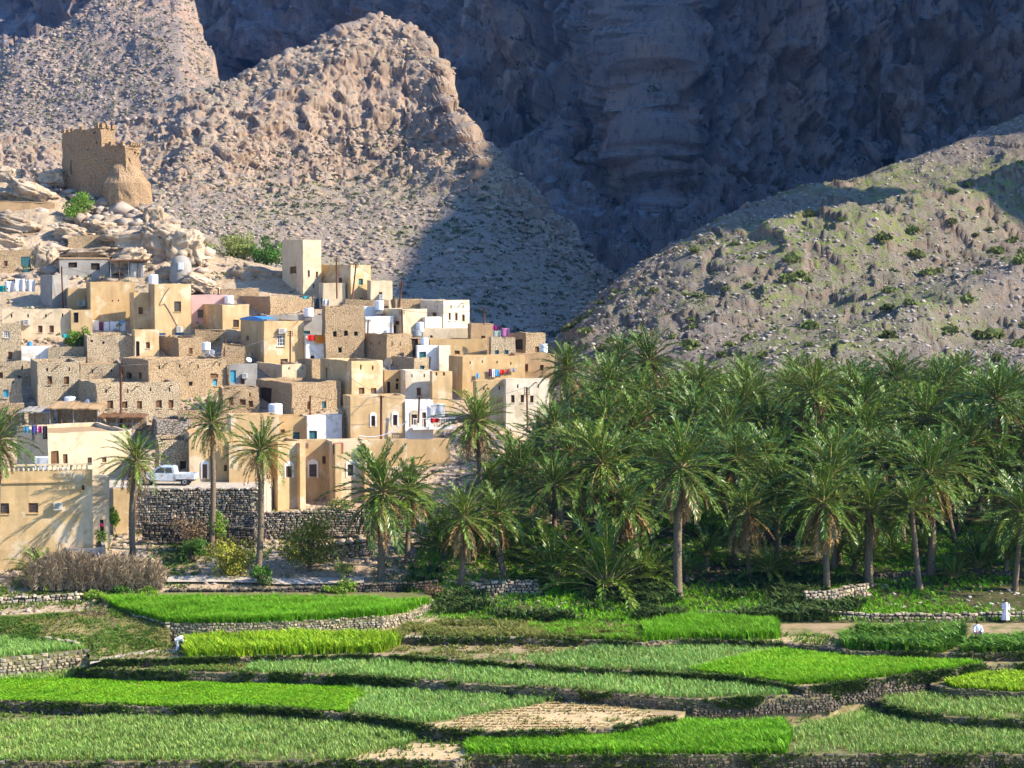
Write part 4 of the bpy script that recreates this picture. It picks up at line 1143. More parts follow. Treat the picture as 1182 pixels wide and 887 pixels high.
# --- second belt on the left
H_('stone house on the left edge with a teal shutter low on its front', -26, -20, 26, 438, 474, 'sg', 14, W('teal', (3, 449, 10, 459)) + W('slot', (14, 440, 16, 443)), D=5)
H_('long low stone house on the left edge behind the teal-shuttered house', -20, -14, 37, 418, 450, 'sg', 14, slots=1, D=4)
H_('tall beige stone house with two brown windows and a dark recess on its left side', 36, 44, 92, 418, 474, 'sg', 20, W('wood', (54.5, 435, 60, 444), (74, 435, 80, 444)), slots=1)
H_('low beige stone house with three windows just above the long stone house', 90, 93, 141, 420, 452, 'sg', 14, W('wood', (99.5, 437.5, 105, 442), (114, 437.5, 120, 442), (128, 437.5, 135, 442)), slots=1, D=5)
H_('wide brown stone house with a shaded doorway at left and a small shuttered window', 141, 172, 264, 416, 470, 'sb', 34, W('wood', (243, 431, 252, 437)) + W('teal', (246, 437.5, 251, 446)) + W('slot', (218, 441, 222.5, 446), (188, 441, 193, 444)) + W('hole', (147, 431, 151.5, 444)) + W('wood', (160, 430, 164, 437)), slots=1)
H_('long beige stone house with five brown windows in a row', 90, 112, 208, 443, 496, 'sg', 26, W('wood', (124, 463, 130.5, 472), (142, 463, 147.5, 472), (158, 463.5, 164, 472), (181, 462, 187, 471.5), (195, 462, 200.5, 471.5)), slots=1)
H_('small brown stone house at the left edge of the village beside the palm', -30, -26, 28, 466, 500, 'sb', 12, slots=0, D=4)
# --- centre left
H_('pink plastered house half hidden behind the tan block house', 216, 221, 262, 341, 375, 'pink', 14, W('bar', (228, 358, 235, 367)), D=5)
H_('long brown stone wall house with a flat top below the white dome rock', 270, 312, 365, 343, 368, 'sb', 38, slots=0, D=4)
H_('tan block house with a black window and a crumbling brown left corner', 233, 257, 288, 352, 394, 'tan', 30, W('bar', (269, 369, 276, 378)))
H_('long grey-tan house behind the blue-edged house', 300, 308, 379, 364, 392, 'grey', 14, W('dteal', (351, 382, 358, 386)), D=4, m2='tan')
H_('prominent tan house with a curved blue roof edge and barred window', 278, 305, 351, 371, 424, 'tan', 26, W('white', (320, 387, 329, 400)) + W('bar', (324, 414, 332, 421)) + W('slot', (284, 388, 287, 393)), ac=[(321, 379.5, 330, 384.5)], rim=None)
H_('white painted wall house with red and white blankets hung on it', 347, 353, 384, 388, 419, 'white', 18, W('hole', (358, 411, 363, 416)), D=4)
H_('brown stone house with rubble right corner above the wide brown house', 180, 206, 234, 390, 420, 'sb', 34)
H_('small grey house with a sky blue door and an air conditioner', 264, 265, 297, 421, 452, 'grey', 16, W('door_teal', (265.8, 427.5, 272.5, 442)), ac=[(279.5, 431, 285.5, 436)], D=4)
H_('low house with grey left half, a blue door and a sunlit cream right half', 296, 326, 356, 421, 446, 'cream', 32, W('door_blue', (297.5, 430, 302, 442)) + W('slot', (333, 424, 334.5, 427), (348, 424, 349.5, 427)) + W('bar', (340, 438, 346, 442)))
H_('low dark brown stone house with a wooden window above the left slim palms', 252, 257, 299, 448, 482, 'sb', 16, W('wood', (276.5, 462, 284, 468)), slots=1, D=4)
H_('ruined brown stone house with a black doorway and a stone right wall', 296, 337, 394, 442, 484, 'sb', 34, W('hole', (300, 448, 313, 474)) + W('dteal', (372, 464, 376.5, 472)) + W('wood', (354, 464, 357, 473)))
H_('low brown house wedged between the white blanket wall and the tall block house', 344, 360, 374, 415, 444, 'sb', 36)
# --- upper centre
H_('tall cream house standing alone at the top of the village beside the dark green tree', 326, 350, 371, 277, 342, 'cream', 34, W('wood', (334.5, 308, 342, 316)) + W('wood', (355, 312, 357.5, 320), (364.5, 313.5, 367, 321), (361, 328, 363, 332.5)))
H_('wide tan house at the village top with one dark green window on its lit side', 371, 405, 428, 306, 352, 'tan', 36, W('dteal', (414, 322, 419, 329.5)) + W('wood', (391, 321, 395, 327), (416, 344, 419, 350)))
H_('low cream annex with a rounded top in front of the wide tan house', 368, 372, 399, 327, 354, 'cream', 18, D=3)
H_('small cream house with an air conditioner, right of the wide top tan house', 424, 428, 453, 324, 356, 'cream', 20, ac=[(437, 340, 442, 345)], D=4)
H_('long low rubble stone house on the crest behind the white houses', 452, 456, 489, 346, 368, 'sb', 14, wob=.3, D=3)
H_('pale two-storey house with three tall windows on its lit side, last on the crest', 485, 512, 542, 347, 384, 'pale', 34, W('wood', (518, 362, 520.5, 370), (525.5, 362, 528.5, 370.5), (533.5, 363.5, 536.5, 371)) + W('bar', (499, 361, 504, 365.5)), slots=1)
H_('tan and cream house with rusty pole at its corner', 437, 464, 493, 357, 392, 'cream', 32, W('wood', (456, 371, 461, 375), (454, 376, 457, 384)))
H_('low white annex between the rusty pole house and the pale crest house', 488, 491, 510, 366, 391, 'white', 18, D=3)
H_('plain white house with crumbling right edge in the middle of the upper village', 419, 422, 454, 366, 395, 'white', 16, D=4)
H_('white parapet block behind the brown stone tower house', 402, 405, 440, 354, 382, 'white', 16, D=3)
H_('brown stone tower house with four small dark windows', 372, 376, 421, 353, 420, 'sb', 18, W('slot', (385, 382, 389, 388), (397.5, 382, 402, 388), (409, 383, 413, 388), (390, 400, 394.5, 407)), slots=0)
H_('wide brown stone house with arrow-slit openings, left side in shade', 398, 447, 476, 387, 424, 'sb', 40, W('slot', (452.5, 394, 453.7, 399), (462, 394, 463.2, 399), (406, 395, 407.5, 398), (417, 395, 418.5, 398), (427, 395, 428.5, 398), (437, 395, 438.5, 398)))
H_('small ruined stone room with a tall black doorway', 471, 473, 486, 390, 416, 'sb', 18, W('hole', (475, 391, 482.5, 411)), D=3)
H_('tall ochre house with a lit right front of two square windows, centre of the village', 370, 406, 442, 417, 474, 'tan', 36, W('wood', (414, 447.5, 420.5, 456), (428, 448, 434.5, 456)) + W('slot', (415.5, 421, 417.5, 427), (429, 422, 431, 427), (376, 425, 378, 440)), slots=0)
H_('ochre balcony house with three dark posts, beside the whitewashed stone house', 442, 444, 470, 428, 462, 'gold', 14, W('hole', (447, 441, 450.5, 454), (457, 437, 460, 441), (457, 443, 460, 450), (464, 441, 467, 454)), D=4)
H_('whitewashed stone house with one brown window below a weathered cornice', 462, 468, 499, 428, 470, 'pale', 16, W('wood', (481, 447.5, 486, 457)) + W('slot', (475, 432, 476.5, 436), (489, 432, 490.5, 436)), D=5)
H_('tan house with two drain slots right of the whitewashed stone house', 496, 499, 522, 429, 474, 'tan', 20, W('slot', (503, 430, 505, 434), (511.5, 430, 513.5, 434)), D=5)
H_('lavender-white painted rooftop house with a grey window and a leaning red pipe', 480, 482, 510, 399, 430, 'white', 18, W('dteal', (484, 406, 492, 414)), D=4)
H_('white-patched rubble stone house right of the lavender-white house', 505, 507, 520, 399, 430, 'pale', 22, D=3)
H_('low pale stone house with one grey window under the lavender-white house', 444, 478, 506, 413, 434, 'sg', 40, W('dteal', (484.5, 422.5, 490, 427)))
H_('long cream parapet house near the crest with scattered cracks', 484, 488, 548, 380, 402, 'cream', 12, W('slot', (496.5, 387, 499.5, 390)), D=4)
H_('wide ochre house with a single dark window, right of centre near the crest', 491, 496, 562, 392, 422, 'gold', 12, W('wood', (525, 404.5, 531, 409)), D=4)
H_('grey-brown mud house in shade beside the roof laundry on the crest', 540, 544, 570, 375, 412, 'mud', 14, D=4)
H_('grey stone house with two square windows under the roof laundry', 564, 567, 595, 390, 424, 'sg', 22, W('dteal', (571.5, 404, 576, 410), (582, 404.5, 586.5, 411)), slots=0, D=4)
H_('last brown stone house on the right end of the crest with a dark recess', 586, 607, 630, 385, 414, 'sb', 32, W('hole', (593, 393, 603, 403)))
H_('low brown mud house under the last crest house, behind the palm crown', 590, 594, 640, 409, 446, 'mud', 14, D=4)
H_('long ochre house with a colourful washing line across its front', 518, 534, 606, 412, 462, 'gold', 22, W('slot', (542, 417, 543.5, 420), (556, 416, 557.5, 419), (573, 417, 574.5, 420), (589, 418, 590.5, 421)))
H_('cream house with three narrow barred windows, right end of the village above the palms', 580, 584, 634, 438, 490, 'pale', 18, W('bar', (590, 456, 594, 465), (601, 456, 605, 465), (612, 457, 616, 465)), slots=1)
H_('tan house wall below the washing line, left of the three narrow windows', 546, 550, 584, 440, 490, 'tan', 16, slots=1, D=4)
# --- lower centre
H_('ochre house with two white-arched windows beside the tall utility pole', 396, 405, 468, 458, 522, 'tan', 18, W('arch', (428.5, 480, 433, 492), (453.5, 479, 458.5, 491)))
H_('bright white house with an arched window, brown door and a balcony on the front', 463, 468, 500, 463, 516, 'white', 16, W('arch', (475, 478.5, 481.5, 491)) + W('door_wood', (487.5, 476.5, 492, 493)), D=5)
H_('small brown stone house with two shuttered windows left of the arched windows', 390, 395, 428, 474, 514, 'sg', 18, W('wood', (399.5, 490, 405, 500.5), (413.5, 490, 419, 500)), slots=0)
H_('blinding white house with a teal shuttered window above the big cream house', 352, 355, 395, 480, 522, 'white', 18, W('dteal', (357, 497, 366, 509)), D=5)
H_('yellow-tan house with a blue-green window and a projecting pier, left of the white house', 318, 322, 355, 481, 522, 'gold', 14, W('dteal', (338, 499, 346, 510)) + W('wood', (324, 496, 329, 500)), D=5)
H_('tan upper house with plain walls behind the two slim palms', 262, 267, 322, 480, 532, 'tan', 16, W('slot', (300, 498, 302, 501)), D=6)
H_('ruined pale stone walls with one black window behind the pickup truck', 180, 184, 220, 508, 560, 'sg', 16, W('hole', (209, 531.5, 215, 542)), wob=.35, D=4, found=1, Y=182.2)
H_('dark shaded stone house with broken roofline left of the slim palm', 176, 181, 219, 487, 520, 'dkst', 14, D=4, wob=.3)
# big cream building behind the slim palms: wings, bays and buttresses
H_('left wing of the big cream house with a white-arched doorway behind the slim palm', 214, 219, 266, 500, 564, 'tan', 14, W('door_arch', (234, 536, 239, 552)) + W('wood', (247, 537, 249.5, 543), (258.5, 537, 262, 544)), D=7, found=1, Y=181.6)
H_('middle wing of the big cream house with its drain pipe beside the second slim palm', 262, 265, 308, 512, 586, 'tan', 12, W('slot', (285, 558, 287, 560)), D=7, Y=181.2)
H_('projecting bay of the big cream house with one arched window', 303, 321, 350, 510, 590, 'tan', 30, W('arch', (330, 538, 337, 551)))
H_('recessed front of the big cream house with the largest white-arched window', 345, 347, 384, 510, 588, 'tan', 10, W('arch', (357, 536, 365.5, 551)), Y=187.5, D=5)
H_('right wing of the big cream house with a brown rug over its parapet', 376, 384, 426, 510, 588, 'cream', 20, W('arch', (401, 536, 408, 550)), Y=186)
# --- front left
H_('pale yellow two-storey house with brown doors and a drooping cable, behind the nearest house', 20, 56, 152, 501, 566, 'cream', 30, W('door_wood', (59, 520.5, 68, 537), (73, 524.5, 78, 536)) + W('bar', (101, 528, 106, 535)) + W('wood', (118, 528, 123, 534), (98, 548, 100, 550)) + W('slot', (37, 503, 40, 508), (95, 510, 96, 513), (110, 511, 111, 513)), Y=182)
H_('nearest big tan house on the left edge with two barred windows and an air conditioner', -70, -60, 108, 546, 664, 'tan', 12, W('bar', (-1, 581, 10.5, 593.5), (33, 580.5, 44, 592.5)) + W('wood', (94.5, 560, 98, 566)) + W('slot', (16, 612, 17, 628)), ac=[(62, 580, 72, 587.5)], D=9, Lmax=16, par=.9)
H_('narrow pale side wing of the nearest house with a bougainvillea at its foot', 104, 107, 127, 551, 640, 'cream', 20, W('hole', (116, 600, 120, 618)), D=6, Y=171.5)
H_('low grey cistern box with a small dark hatch behind the dead frond screen', 70, 76, 122, 634, 660, 'grey', 14, W('hole', (99, 637, 105, 643)), name='cistern', cat='cistern', D=3, group=None, found=1.2)
H_('low plastered garden wall house left of the retaining wall', 128, 131, 152, 565, 600, 'tan', 14, D=2.5, Y=176, found=2)
# --- behind the palms on the right
H_('cream house with two small black arched windows glimpsed between palm trunks', 738, 742, 800, 452, 500, 'pale', 14, W('hole', (752, 463, 757, 471), (767, 463, 771.5, 471)), Y=236)
H_('brown stone house glimpsed below the cream arched-window house between the palms', 780, 786, 850, 462, 510, 'sb', 14, W('slot', (806, 472, 808, 475)), Y=230)
H_('tan house corner glimpsed left of the bare trunk between the palms', 700, 704, 744, 474, 520, 'gold', 14, Y=228)
H_('white wall glimpsed at the foot of the palms right of the cream arched-window house', 796, 800, 850, 482, 512, 'white', 12, Y=226, D=2)

# balustrade on the nearest house, roof slab details
hh = HOUSES['nearest big tan house on the left edge with two barred windows and an air conditioner']
mb = MB()
mb.box(Vector((hh['C'].x, hh['C'].y, hh['zt'] - 1.05)) + hh['nR'] * .003 - hh['uR'] * .1, hh['uR'] * (hh['LR'] + .2), hh['nR'] * .14, Vector((0, 0, .16)))
mb.build('ledge', MT['tan'], hh['rt'])
mb = MB(); k_ = 0
while k_ * .42 < hh['LR'] - .4:
    q = hh['C'] + hh['uR'] * (.2 + k_ * .42) + hh['uL'] * .14; mb.lathe((q.x, q.y, hh['zt'] - .02), [(.07, 0), (.11, .15), (.05, .32), (.09, .46)], 7); k_ += 1
mb.box(Vector((hh['C'].x, hh['C'].y, hh['zt'] + .43)), hh['uR'] * hh['LR'], hh['uL'] * .28, Vector((0, 0, .14)))
mb.build('balustrade', MT['cream'], hh['rt'])
# blue edge sheet on the prominent tan house
hh = HOUSES['prominent tan house with a curved blue roof edge and barred window']
mb = MB(); n_ = 12
for i in range(n_):
    def q(t): 
        z = hh['zt'] + .12 + .38 * math.sin(math.pi * min(1, t * .9))
        return z
    a = hh['C'] + hh['uL'] * hh['LL'] * (1 - i / n_); b = hh['C'] + hh['uL'] * hh['LL'] * (1 - (i + 1) / n_)
    za, zb_ = q(i / n_), q((i + 1) / n_)
    o_ = hh['nL'] * .12
    mb.quad(Vector((a.x, a.y, hh['zt'] - .02)) + o_, Vector((b.x, b.y, hh['zt'] - .02)) + o_, Vector((b.x, b.y, zb_)) + o_, Vector((a.x, a.y, za)) + o_)
    mb.quad(Vector((a.x, a.y, za)) + o_, Vector((b.x, b.y, zb_)) + o_, Vector((b.x, b.y, zb_)) + hh['uR'] * 1.6, Vector((a.x, a.y, za)) + hh['uR'] * 1.6)
mb.build('blue_roof_edge', MT['blue'], hh['rt'])
# balcony of the white house
hh = HOUSES['bright white house with an arched window, brown door and a balcony on the front']
mb = MB(); C, u, n = hh['C'], hh['uR'], hh['nR']
zf = at(480, 493.5, C.y).z
mb.box(Vector((C.x, C.y, zf - .2)) + n * .003 + u * .6, u * (hh['LR'] + 1.6), n * 1.1, Vector((0, 0, .18)))
for i in range(16): mb.box(Vector((C.x, C.y, zf - .02)) + n * 1.0 + u * (.65 + i * .27), u * .06, n * .06, Vector((0, 0, .95)))
mb.box(Vector((C.x, C.y, zf + .93)) + n * .98 + u * .6, u * (hh['LR'] + 1.6), n * .1, Vector((0, 0, .09)))
mb.build('balcony', MT['white'], hh['rt'])
# buttress piers on the big cream house
for lab, xs in (('recessed front of the big cream house with the largest white-arched window', (381,)), ('right wing of the big cream house with a brown rug over its parapet', (385, 424)), ('projecting bay of the big cream house with one arched window', (347,))):
    hh = HOUSES[lab]; C, u, n = hh['C'], hh['uR'], hh['nR']
    for x in xs:
        d = ray(x, 560); k = (C - Vector((0, 0, CAM_H))).dot(n) / d.dot(n); p = Vector((0, 0, CAM_H)) + d * k; s = (p - C).dot(u)
        s = min(max(s, .05), hh['LR'] - .65)
        mb = MB(); mb.box(Vector((C.x, C.y, hh['zb'] - 2)) + u * s + n * .003, u * .6, n * .75, Vector((0, 0, hh['zt'] - hh['zb'] + 2 - .2)))
        mb.build('buttress', MT['tan'], hh['rt'])

# ------------------------------------------------------------------ the watchtower
def tower():
    Y = 281.0
    P = lambda px, py, dy=0.0: at(px, py, Y + dy)
    C = P(145.5, 250); zb = C.z - 1
    rt = root('watchtower', (C.x, C.y, zb), 'ruined square stone watchtower with a broken battlement and a round bulging foot', 'tower')
    t = math.radians(48); uR = Vector((math.cos(t), math.sin(t), 0)); uL = Vector((-math.sin(t) * .93, math.cos(t) * .55, 0)).normalized()
    d0 = C.y
    zlow, zhigh = P(145, 167).z, P(110, 146).z
    sx = lambda x: (x - PW / 2) / F_PX
    LR = (sx(164.5) * d0 - C.x) / (uR.x - sx(164.5) * uR.y)
    L1 = (C.x - sx(119) * d0) / (-uL.x + sx(119) * uL.y); L2 = (C.x - sx(95) * d0) / (-uL.x + sx(95) * uL.y)
    nL = Vector((-uL.y, uL.x, 0)); nR = Vector((uR.y, -uR.x, 0))
    if nL.y > 0: nL = -nL
    if nR.x < 0: nR = -nR
    uB = Vector((-.62, .78, 0))
    A95 = C + uL * L2; L3 = (A95.x - sx(75) * A95.y) / (-uB.x + sx(75) * uB.y); A75 = A95 + uB * L3
    B = C + uR * LR
    wb = MB()
    def wall(a, b, z1, holes=(), z0=zb + 2.0):
        L = (b - a).length; u = (b - a) / L; n = Vector((u.y, -u.x, 0))
        c = (C + B + A75) / 3
        if (a - c).dot(n) < 0: n = -n
        face_wall(wb, a, u, L, z0, z1, n, [(h[0] * L - .18, h[0] * L + .18, h[1] - z0, h[1] - z0 + h[2], True) for h in holes], reveal=.4, step=.9)
    A119 = C + uL * L1
    wall(C, B, zlow, [(.3, zlow - 2.6, .6), (.65, zlow - 1.4, .35), (.85, zlow - 1.5, .35), (.55, zlow - 5.2, .4)])
    wall(C, A119, zlow, [(.4, zlow - 1.1, .35), (.75, zlow - 2.2, .3), (.35, zlow - 3.2, .25)])
    wall(A119, A95, zhigh, [(.3, zhigh - 1.0, .4), (.7, zhigh - .9, .4), (.6, zhigh - 3.2, .3), (.2, zhigh - 2.2, .3)])
    wall(A95, A75, zhigh - .2, [(.5, zhigh - 6.6, 1.9)])
    bk = uR * LR
    E, F, G = A119 + bk, A95 + bk, A75 + bk * .7
    wall(B, E, zlow); wall(A119 + uR * .01, E, zhigh, z0=zlow - 1.5); wall(E, F, zhigh); wall(F, G, zhigh - .2); wall(G, A75, zhigh - .2)
    up = lambda p, z: Vector((p.x, p.y, z))
    wb.quad(up(C, zlow - .4), up(B, zlow - .4), up(E, zlow - .4), up(A119, zlow - .4))
    wb.add([up(A119, zhigh - .7), up(E, zhigh - .7), up(F, zhigh - .7), up(G, zhigh - .7), up(A75, zhigh - .7), up(A95, zhigh - .7)], [(0, 1, 2, 3, 4, 5)])
    wb.build('wall', [MT['mud_t'], MT['dark']], rt, wob=.45)
    cr = MB()
    def cren(a, b, z, n_):
        L = (b - a).length; u = (b - a) / L; n = Vector((u.y, -u.x, 0))
        for i in range(n_):
            if R.random() < .3: continue
            h = R.uniform(.15, .7)
            cr.box(up(a, z - .15) + u * (L * (i + .15) / n_) - n * .25, u * (L / n_ * .62), n * .5, Vector((0, 0, h + .15)))
    cren(C, B, zlow, 7); cren(A119, C, zlow, 6); cren(A95, A119, zhigh, 5); cren(A75, A95, zhigh - .2, 4); cren(E, F, zhigh, 4); cren(A119, E, zhigh, 3)
    cr.build('battlement', MT['mud_t'], rt, wob=.15)
    # bulging round foot built against the corner, widening downwards over the rock
    bs = MB(); c0 = C + uR * 1.3 + uL * 1.4
    zt_ = P(140, 194).z; zbot = P(140, 284).z
    prof = []
    for i in range(15):
        f = i / 14; prof.append(((2.7 + 1.7 * f ** 1.2 + .25 * math.sin(f * 7)) * min(1, .35 + f * 3.2), zt_ + 1.2 - 1.2 * min(1, f * 4) + (zbot - zt_) * f))
    n_ = 40; V, Q = [], []
    for r, z in prof:
        for k in range(n_):
            a = 2 * math.pi * k / n_
            V.append((c0.x + r * math.cos(a) + (z - zt_) * -.06, c0.y + r * math.sin(a) * .9, z))
    Vn = np.array(V); dd = fbm(Vn * .55, 4, 15, ridged=True) * .45
    cen = np.array([c0.x, c0.y]); rad = Vn[:, :2] - cen; rad /= np.linalg.norm(rad, axis=1, keepdims=True); Vn[:, :2] += rad * dd[:, None]
    fs = [(i * n_ + k, (i + 1) * n_ + k, (i + 1) * n_ + (k + 1) % n_, i * n_ + (k + 1) % n_) for i in range(14) for k in range(n_)] + [tuple(range(n_))]
    bs.add([tuple(p) for p in Vn], fs); bs.build('round_foot', MT['mud_t'], rt)
    lm = MB(); c1 = A95 + uL * -.5 + uR * 2.5
    lm.lathe((c1.x, c1.y, zb - 3), [(4.6, 0), (4.2, 2.5), (3.8, 5.2), (3.5, 6.5)], 18)
    lm.build('wall_base', MT['mud_t'], rt, wob=.5)
MT['mud_t'] = mat('tower_masonry', (.36, .225, .115), (.45, .30, .165), .5, bump=.9, bscale=5, stone=3.0, mortar=.6, streak=.0)
tower()
# ------------------------------------------------------------------ date palms
m_leaf = mat('palm_leaf', (.07, .15, .014), (.115, .19, .022), .5, rough=.4, spec=.4, attr=True, transl=.13, objrand=.22)
m_dry = mat('dry_palm_leaf', (.38, .27, .11), (.29, .20, .09), .8, rough=.6, attr=True, transl=.25, objrand=.25)
m_stalk = mat('palm_stalk', (.28, .26, .10), (.34, .24, .09), 1, rough=.5, spec=.4, attr=True)
m_trunk = mat('palm_trunk', (.20, .15, .10), (.12, .09, .06), 4, bump=.8, bscale=9)
def frond_set(seed, n, L, el_lo, el_hi, bend, droop_pow=1.4, pairs=30, lw=.085, ll=.60, colr=(.7, 1.25), young=False, skew=1.0):
    g = np.random.default_rng(seed)
    Vs, Qs, Cs, off = [], [], [], 0
    RV, RQ, ro = [], [], 0
    for i in range(n):
        t = (i + .5) / n
        el = math.radians(el_hi + (el_lo - el_hi) * t ** skew + g.uniform(-7, 7))
        az = i * 2.39996 + g.uniform(-.25, .25)
        Lf = L * g.uniform(.82, 1.08) * (1 - .18 * (1 - t) ** 3)
        K = 15; s = np.linspace(0, 1, K)
        bd = math.radians(bend) * g.uniform(.7, 1.3) * (.35 + .65 * math.cos(el * .8)) 
        ang = el - bd * s ** droop_pow
        ds = Lf / (K - 1)
        r = np.concatenate([[0], np.cumsum(np.cos(ang[:-1]) * ds)]); z = np.concatenate([[0], np.cumsum(np.sin(ang[:-1]) * ds)])
        side = g.uniform(-.25, .25)
        aa = az + side * s ** 2
        C = np.stack([r * np.cos(aa), r * np.sin(aa), z], -1)
        # rachis: thin three-sided strip
        T = np.gradient(C, axis=0); T /= np.linalg.norm(T, axis=1, keepdims=True)
        up = np.array([0, 0, 1.0]); S = np.cross(T, up); S /= np.linalg.norm(S, axis=1, keepdims=True) + 1e-6
        N = np.cross(S, T)
        w = (.055 * (1 - s) + .008)[:, None]
        ring = np.stack([C - S * w, C + S * w, C - N * w], 1)
        RV.append(ring.reshape(-1, 3))
        for k in range(K - 1):
            for q in range(3):
                RQ.append((ro + k * 3 + q, ro + k * 3 + (q + 1) % 3, ro + (k + 1) * 3 + (q + 1) % 3, ro + (k + 1) * 3 + q))
        ro += K * 3
        # leaflets in a V along the rachis
        sp = np.linspace(.12 if not young else .2, .99, pairs)
        for sg in (-1, 1):
            sj = np.clip(sp + g.uniform(-.012, .012, pairs), 0, 1)
            ix = sj * (K - 1); i0 = np.minimum(ix.astype(int), K - 2); f = (ix - i0)[:, None]
            b = C[i0] * (1 - f) + C[i0 + 1] * f; tt = T[i0]; ss = S[i0] * sg; nn = N[i0]
            le = ll * (.45 + .55 * np.sin(np.pi * np.clip(sj * .85 + .12, 0, 1))) * g.uniform(.8, 1.15, pairs) * (L / 4.2)
            d = tt * .85 + ss * g.uniform(.45, .75, (pairs, 1)) + nn * g.uniform(.05, .40, (pairs, 1)) + g.normal(0, .07, (pairs, 3))
            d /= np.linalg.norm(d, axis=1, keepdims=True)
            wd = np.cross(d, nn + g.normal(0, .35, (pairs, 3))); wd /= np.linalg.norm(wd, axis=1, keepdims=True)
            m = b + d * (le * .45)[:, None]; tip = b + d * le[:, None]; tip[:, 2] -= le * g.uniform(.03, .22, pairs)
            ww = lw * g.uniform(.75, 1.25, (pairs, 1))
            V = np.stack([b, m + wd * ww * .5, tip, m - wd * ww * .5], 1)
            Vs.append(V.reshape(-1, 3)); Qs.append(np.arange(pairs * 4).reshape(-1, 4) + off); off += pairs * 4
            cb = g.uniform(*colr)
            Cs.append(np.repeat((cb * g.uniform(.85, 1.15, pairs))[:, None] * np.array([[g.uniform(.85, 1.25), 1, g.uniform(.8, 1.1)]]), 4, 0))
    V = np.concatenate(Vs + RV); nb = off
    Q = np.concatenate(Qs + [np.array(RQ) + nb]); C_ = np.concatenate(Cs + [np.ones((len(V) - nb, 3))])
    mi = np.concatenate([np.zeros(off // 4, int), np.ones(len(RQ), int)])
    return V, Q, C_, mi
def crown_mesh(seed, dry=False, **kw):
    V, Q, C, mi = frond_set(seed, **kw)
    return mesh_np('dry_fronds' if dry else 'crown', V, Q, None, [m_dry if dry else m_leaf, m_stalk], vcol=C, midx=mi, link=False)
CR_A = [crown_mesh(s, n=54, L=4.3, el_lo=-38, el_hi=84, bend=50, skew=.95) for s in (1, 2, 3, 4)]
CR_B = [crown_mesh(s, n=42, L=4.2, el_lo=-28, el_hi=82, bend=46, pairs=28) for s in (11, 12, 13)]
CR_C = [crown_mesh(s, n=34, L=4.4, el_lo=8, el_hi=80, bend=58, young=True) for s in (21, 22, 23)]
DRY = [crown_mesh(s, dry=True, n=k, L=3.5, el_lo=-74, el_hi=-30, bend=38, pairs=24, colr=(.5, 1.3)) for s, k in ((31, 20), (32, 13), (33, 26))]
NPALM = [0]
def palm(name, label, base, top, scale, crown, dry=None, group=None, dz=1.0, rot=None, tr=.21):
    NPALM[0] += 1
    r_ = random.Random(NPALM[0] * 31)
    base, top = Vector(base), Vector(top)
    rt = root(name, base, label, 'palm tree', group)
    H = (top - base).length
    if H > .6:
        n = 12; nz = max(8, int(H / .14)); V = []
        bow = Vector((r_.uniform(-.25, .25), r_.uniform(-.25, .25), 0)) * min(1, H / 8)
        for j in range(nz + 1):
            t = j / nz
            c = (top - base) * t + bow * math.sin(math.pi * t) + Vector((0, 0, -.5 * (1 - t) if t == 0 else 0))
            for k in range(n):
                a = 2 * math.pi * k / n
                rr = tr * (1.0 - .18 * t + .45 * math.exp(-t * H / .5)) * (1 + (.16 if (j + k) % 2 == 0 else -.10) + r_.uniform(-.03, .03))
                if t > .93: rr *= 1.25
                V.append((c.x + rr * math.cos(a), c.y + rr * math.sin(a), c.z))
        q = np.arange((nz + 1) * n).reshape(nz + 1, n)
        Q = np.stack([q[:-1], np.roll(q, -1, 1)[:-1], np.roll(q, -1, 1)[1:], q[1:]], -1).reshape(-1, 4)
        mesh_np('trunk', V, Q, None, m_trunk, parent=rt)
    o = bpy.data.objects.new('crown', crown); COL.objects.link(o); o.parent = rt
    o.location = top - base; o.scale = (scale * r_.uniform(.93, 1.07), scale * r_.uniform(.93, 1.07), scale * dz * r_.uniform(.85, 1.12)); o.rotation_euler = (r_.uniform(-.16, .16), r_.uniform(-.16, .16), r_.uniform(0, 6.28) if rot is None else rot)
    if dry is not None:
        d = bpy.data.objects.new('dry_fronds', dry); COL.objects.link(d); d.parent = rt
        d.location = top - base - Vector((0, 0, .25)); d.scale = (scale,) * 3; d.rotation_euler.z = r_.uniform(0, 6.28)
    return rt
TAKEN = []
def hero(label, cx, cy, w, Y, crown, dry=None, bx=None, name='date_palm', group='date palms', gzv=None, sc=None, dz=1.0, tr=.21):
    top = at(cx, cy, Y)
    b = at(bx if bx is not None else cx, cy, Y)
    z = gz(b.x, Y) if gzv is None else gzv
    s = (w * Y / F_PX / 2) / 3.55 if sc is None else sc
    TAKEN.append((top.x, Y))
    if top.z < z + .5: top.z = z + .35
    return palm(name, label, (b.x, Y, z - .05), top, s, crown, dry, group, dz=dz, tr=tr)
# the solitary palms of the gardens
hero('slim date palm left of the grey retaining wall, lowest crown of the three slim palms', 157, 532, 82, 167, CR_B[0], DRY[1], bx=153, tr=.26)
hero('slim tall palm before the high grey retaining wall, middle and highest of three', 244, 489, 76, 170, CR_B[1], DRY[1], bx=242, tr=.25)
hero('slim palm before the projecting cream bay, right one of the three slim palms', 300, 520, 84, 164, CR_B[2], DRY[1], bx=296, tr=.27)
hero('date palm cut by the left photo edge, in front of the pale yellow house', -2, 508, 84, 163, CR_A[0], DRY[0], bx=-12)
hero('date palm with a skirt of golden drooping fronds, rightmost beside the village gardens', 441, 568, 124, 164, CR_A[1], DRY[2], bx=439, tr=.32)
hero('dark date palm tucked close behind the golden-skirted garden palm', 474, 566, 84, 168, CR_A[2], DRY[1], bx=470)
hero('free-standing palm before the last cream houses, above the left end of the grove', 549, 487, 92, 178, CR_A[3], DRY[2], bx=552)
hero('date palm whose crown stands just right of the last crest house', 654, 427, 76, 204, CR_A[0], DRY[1])
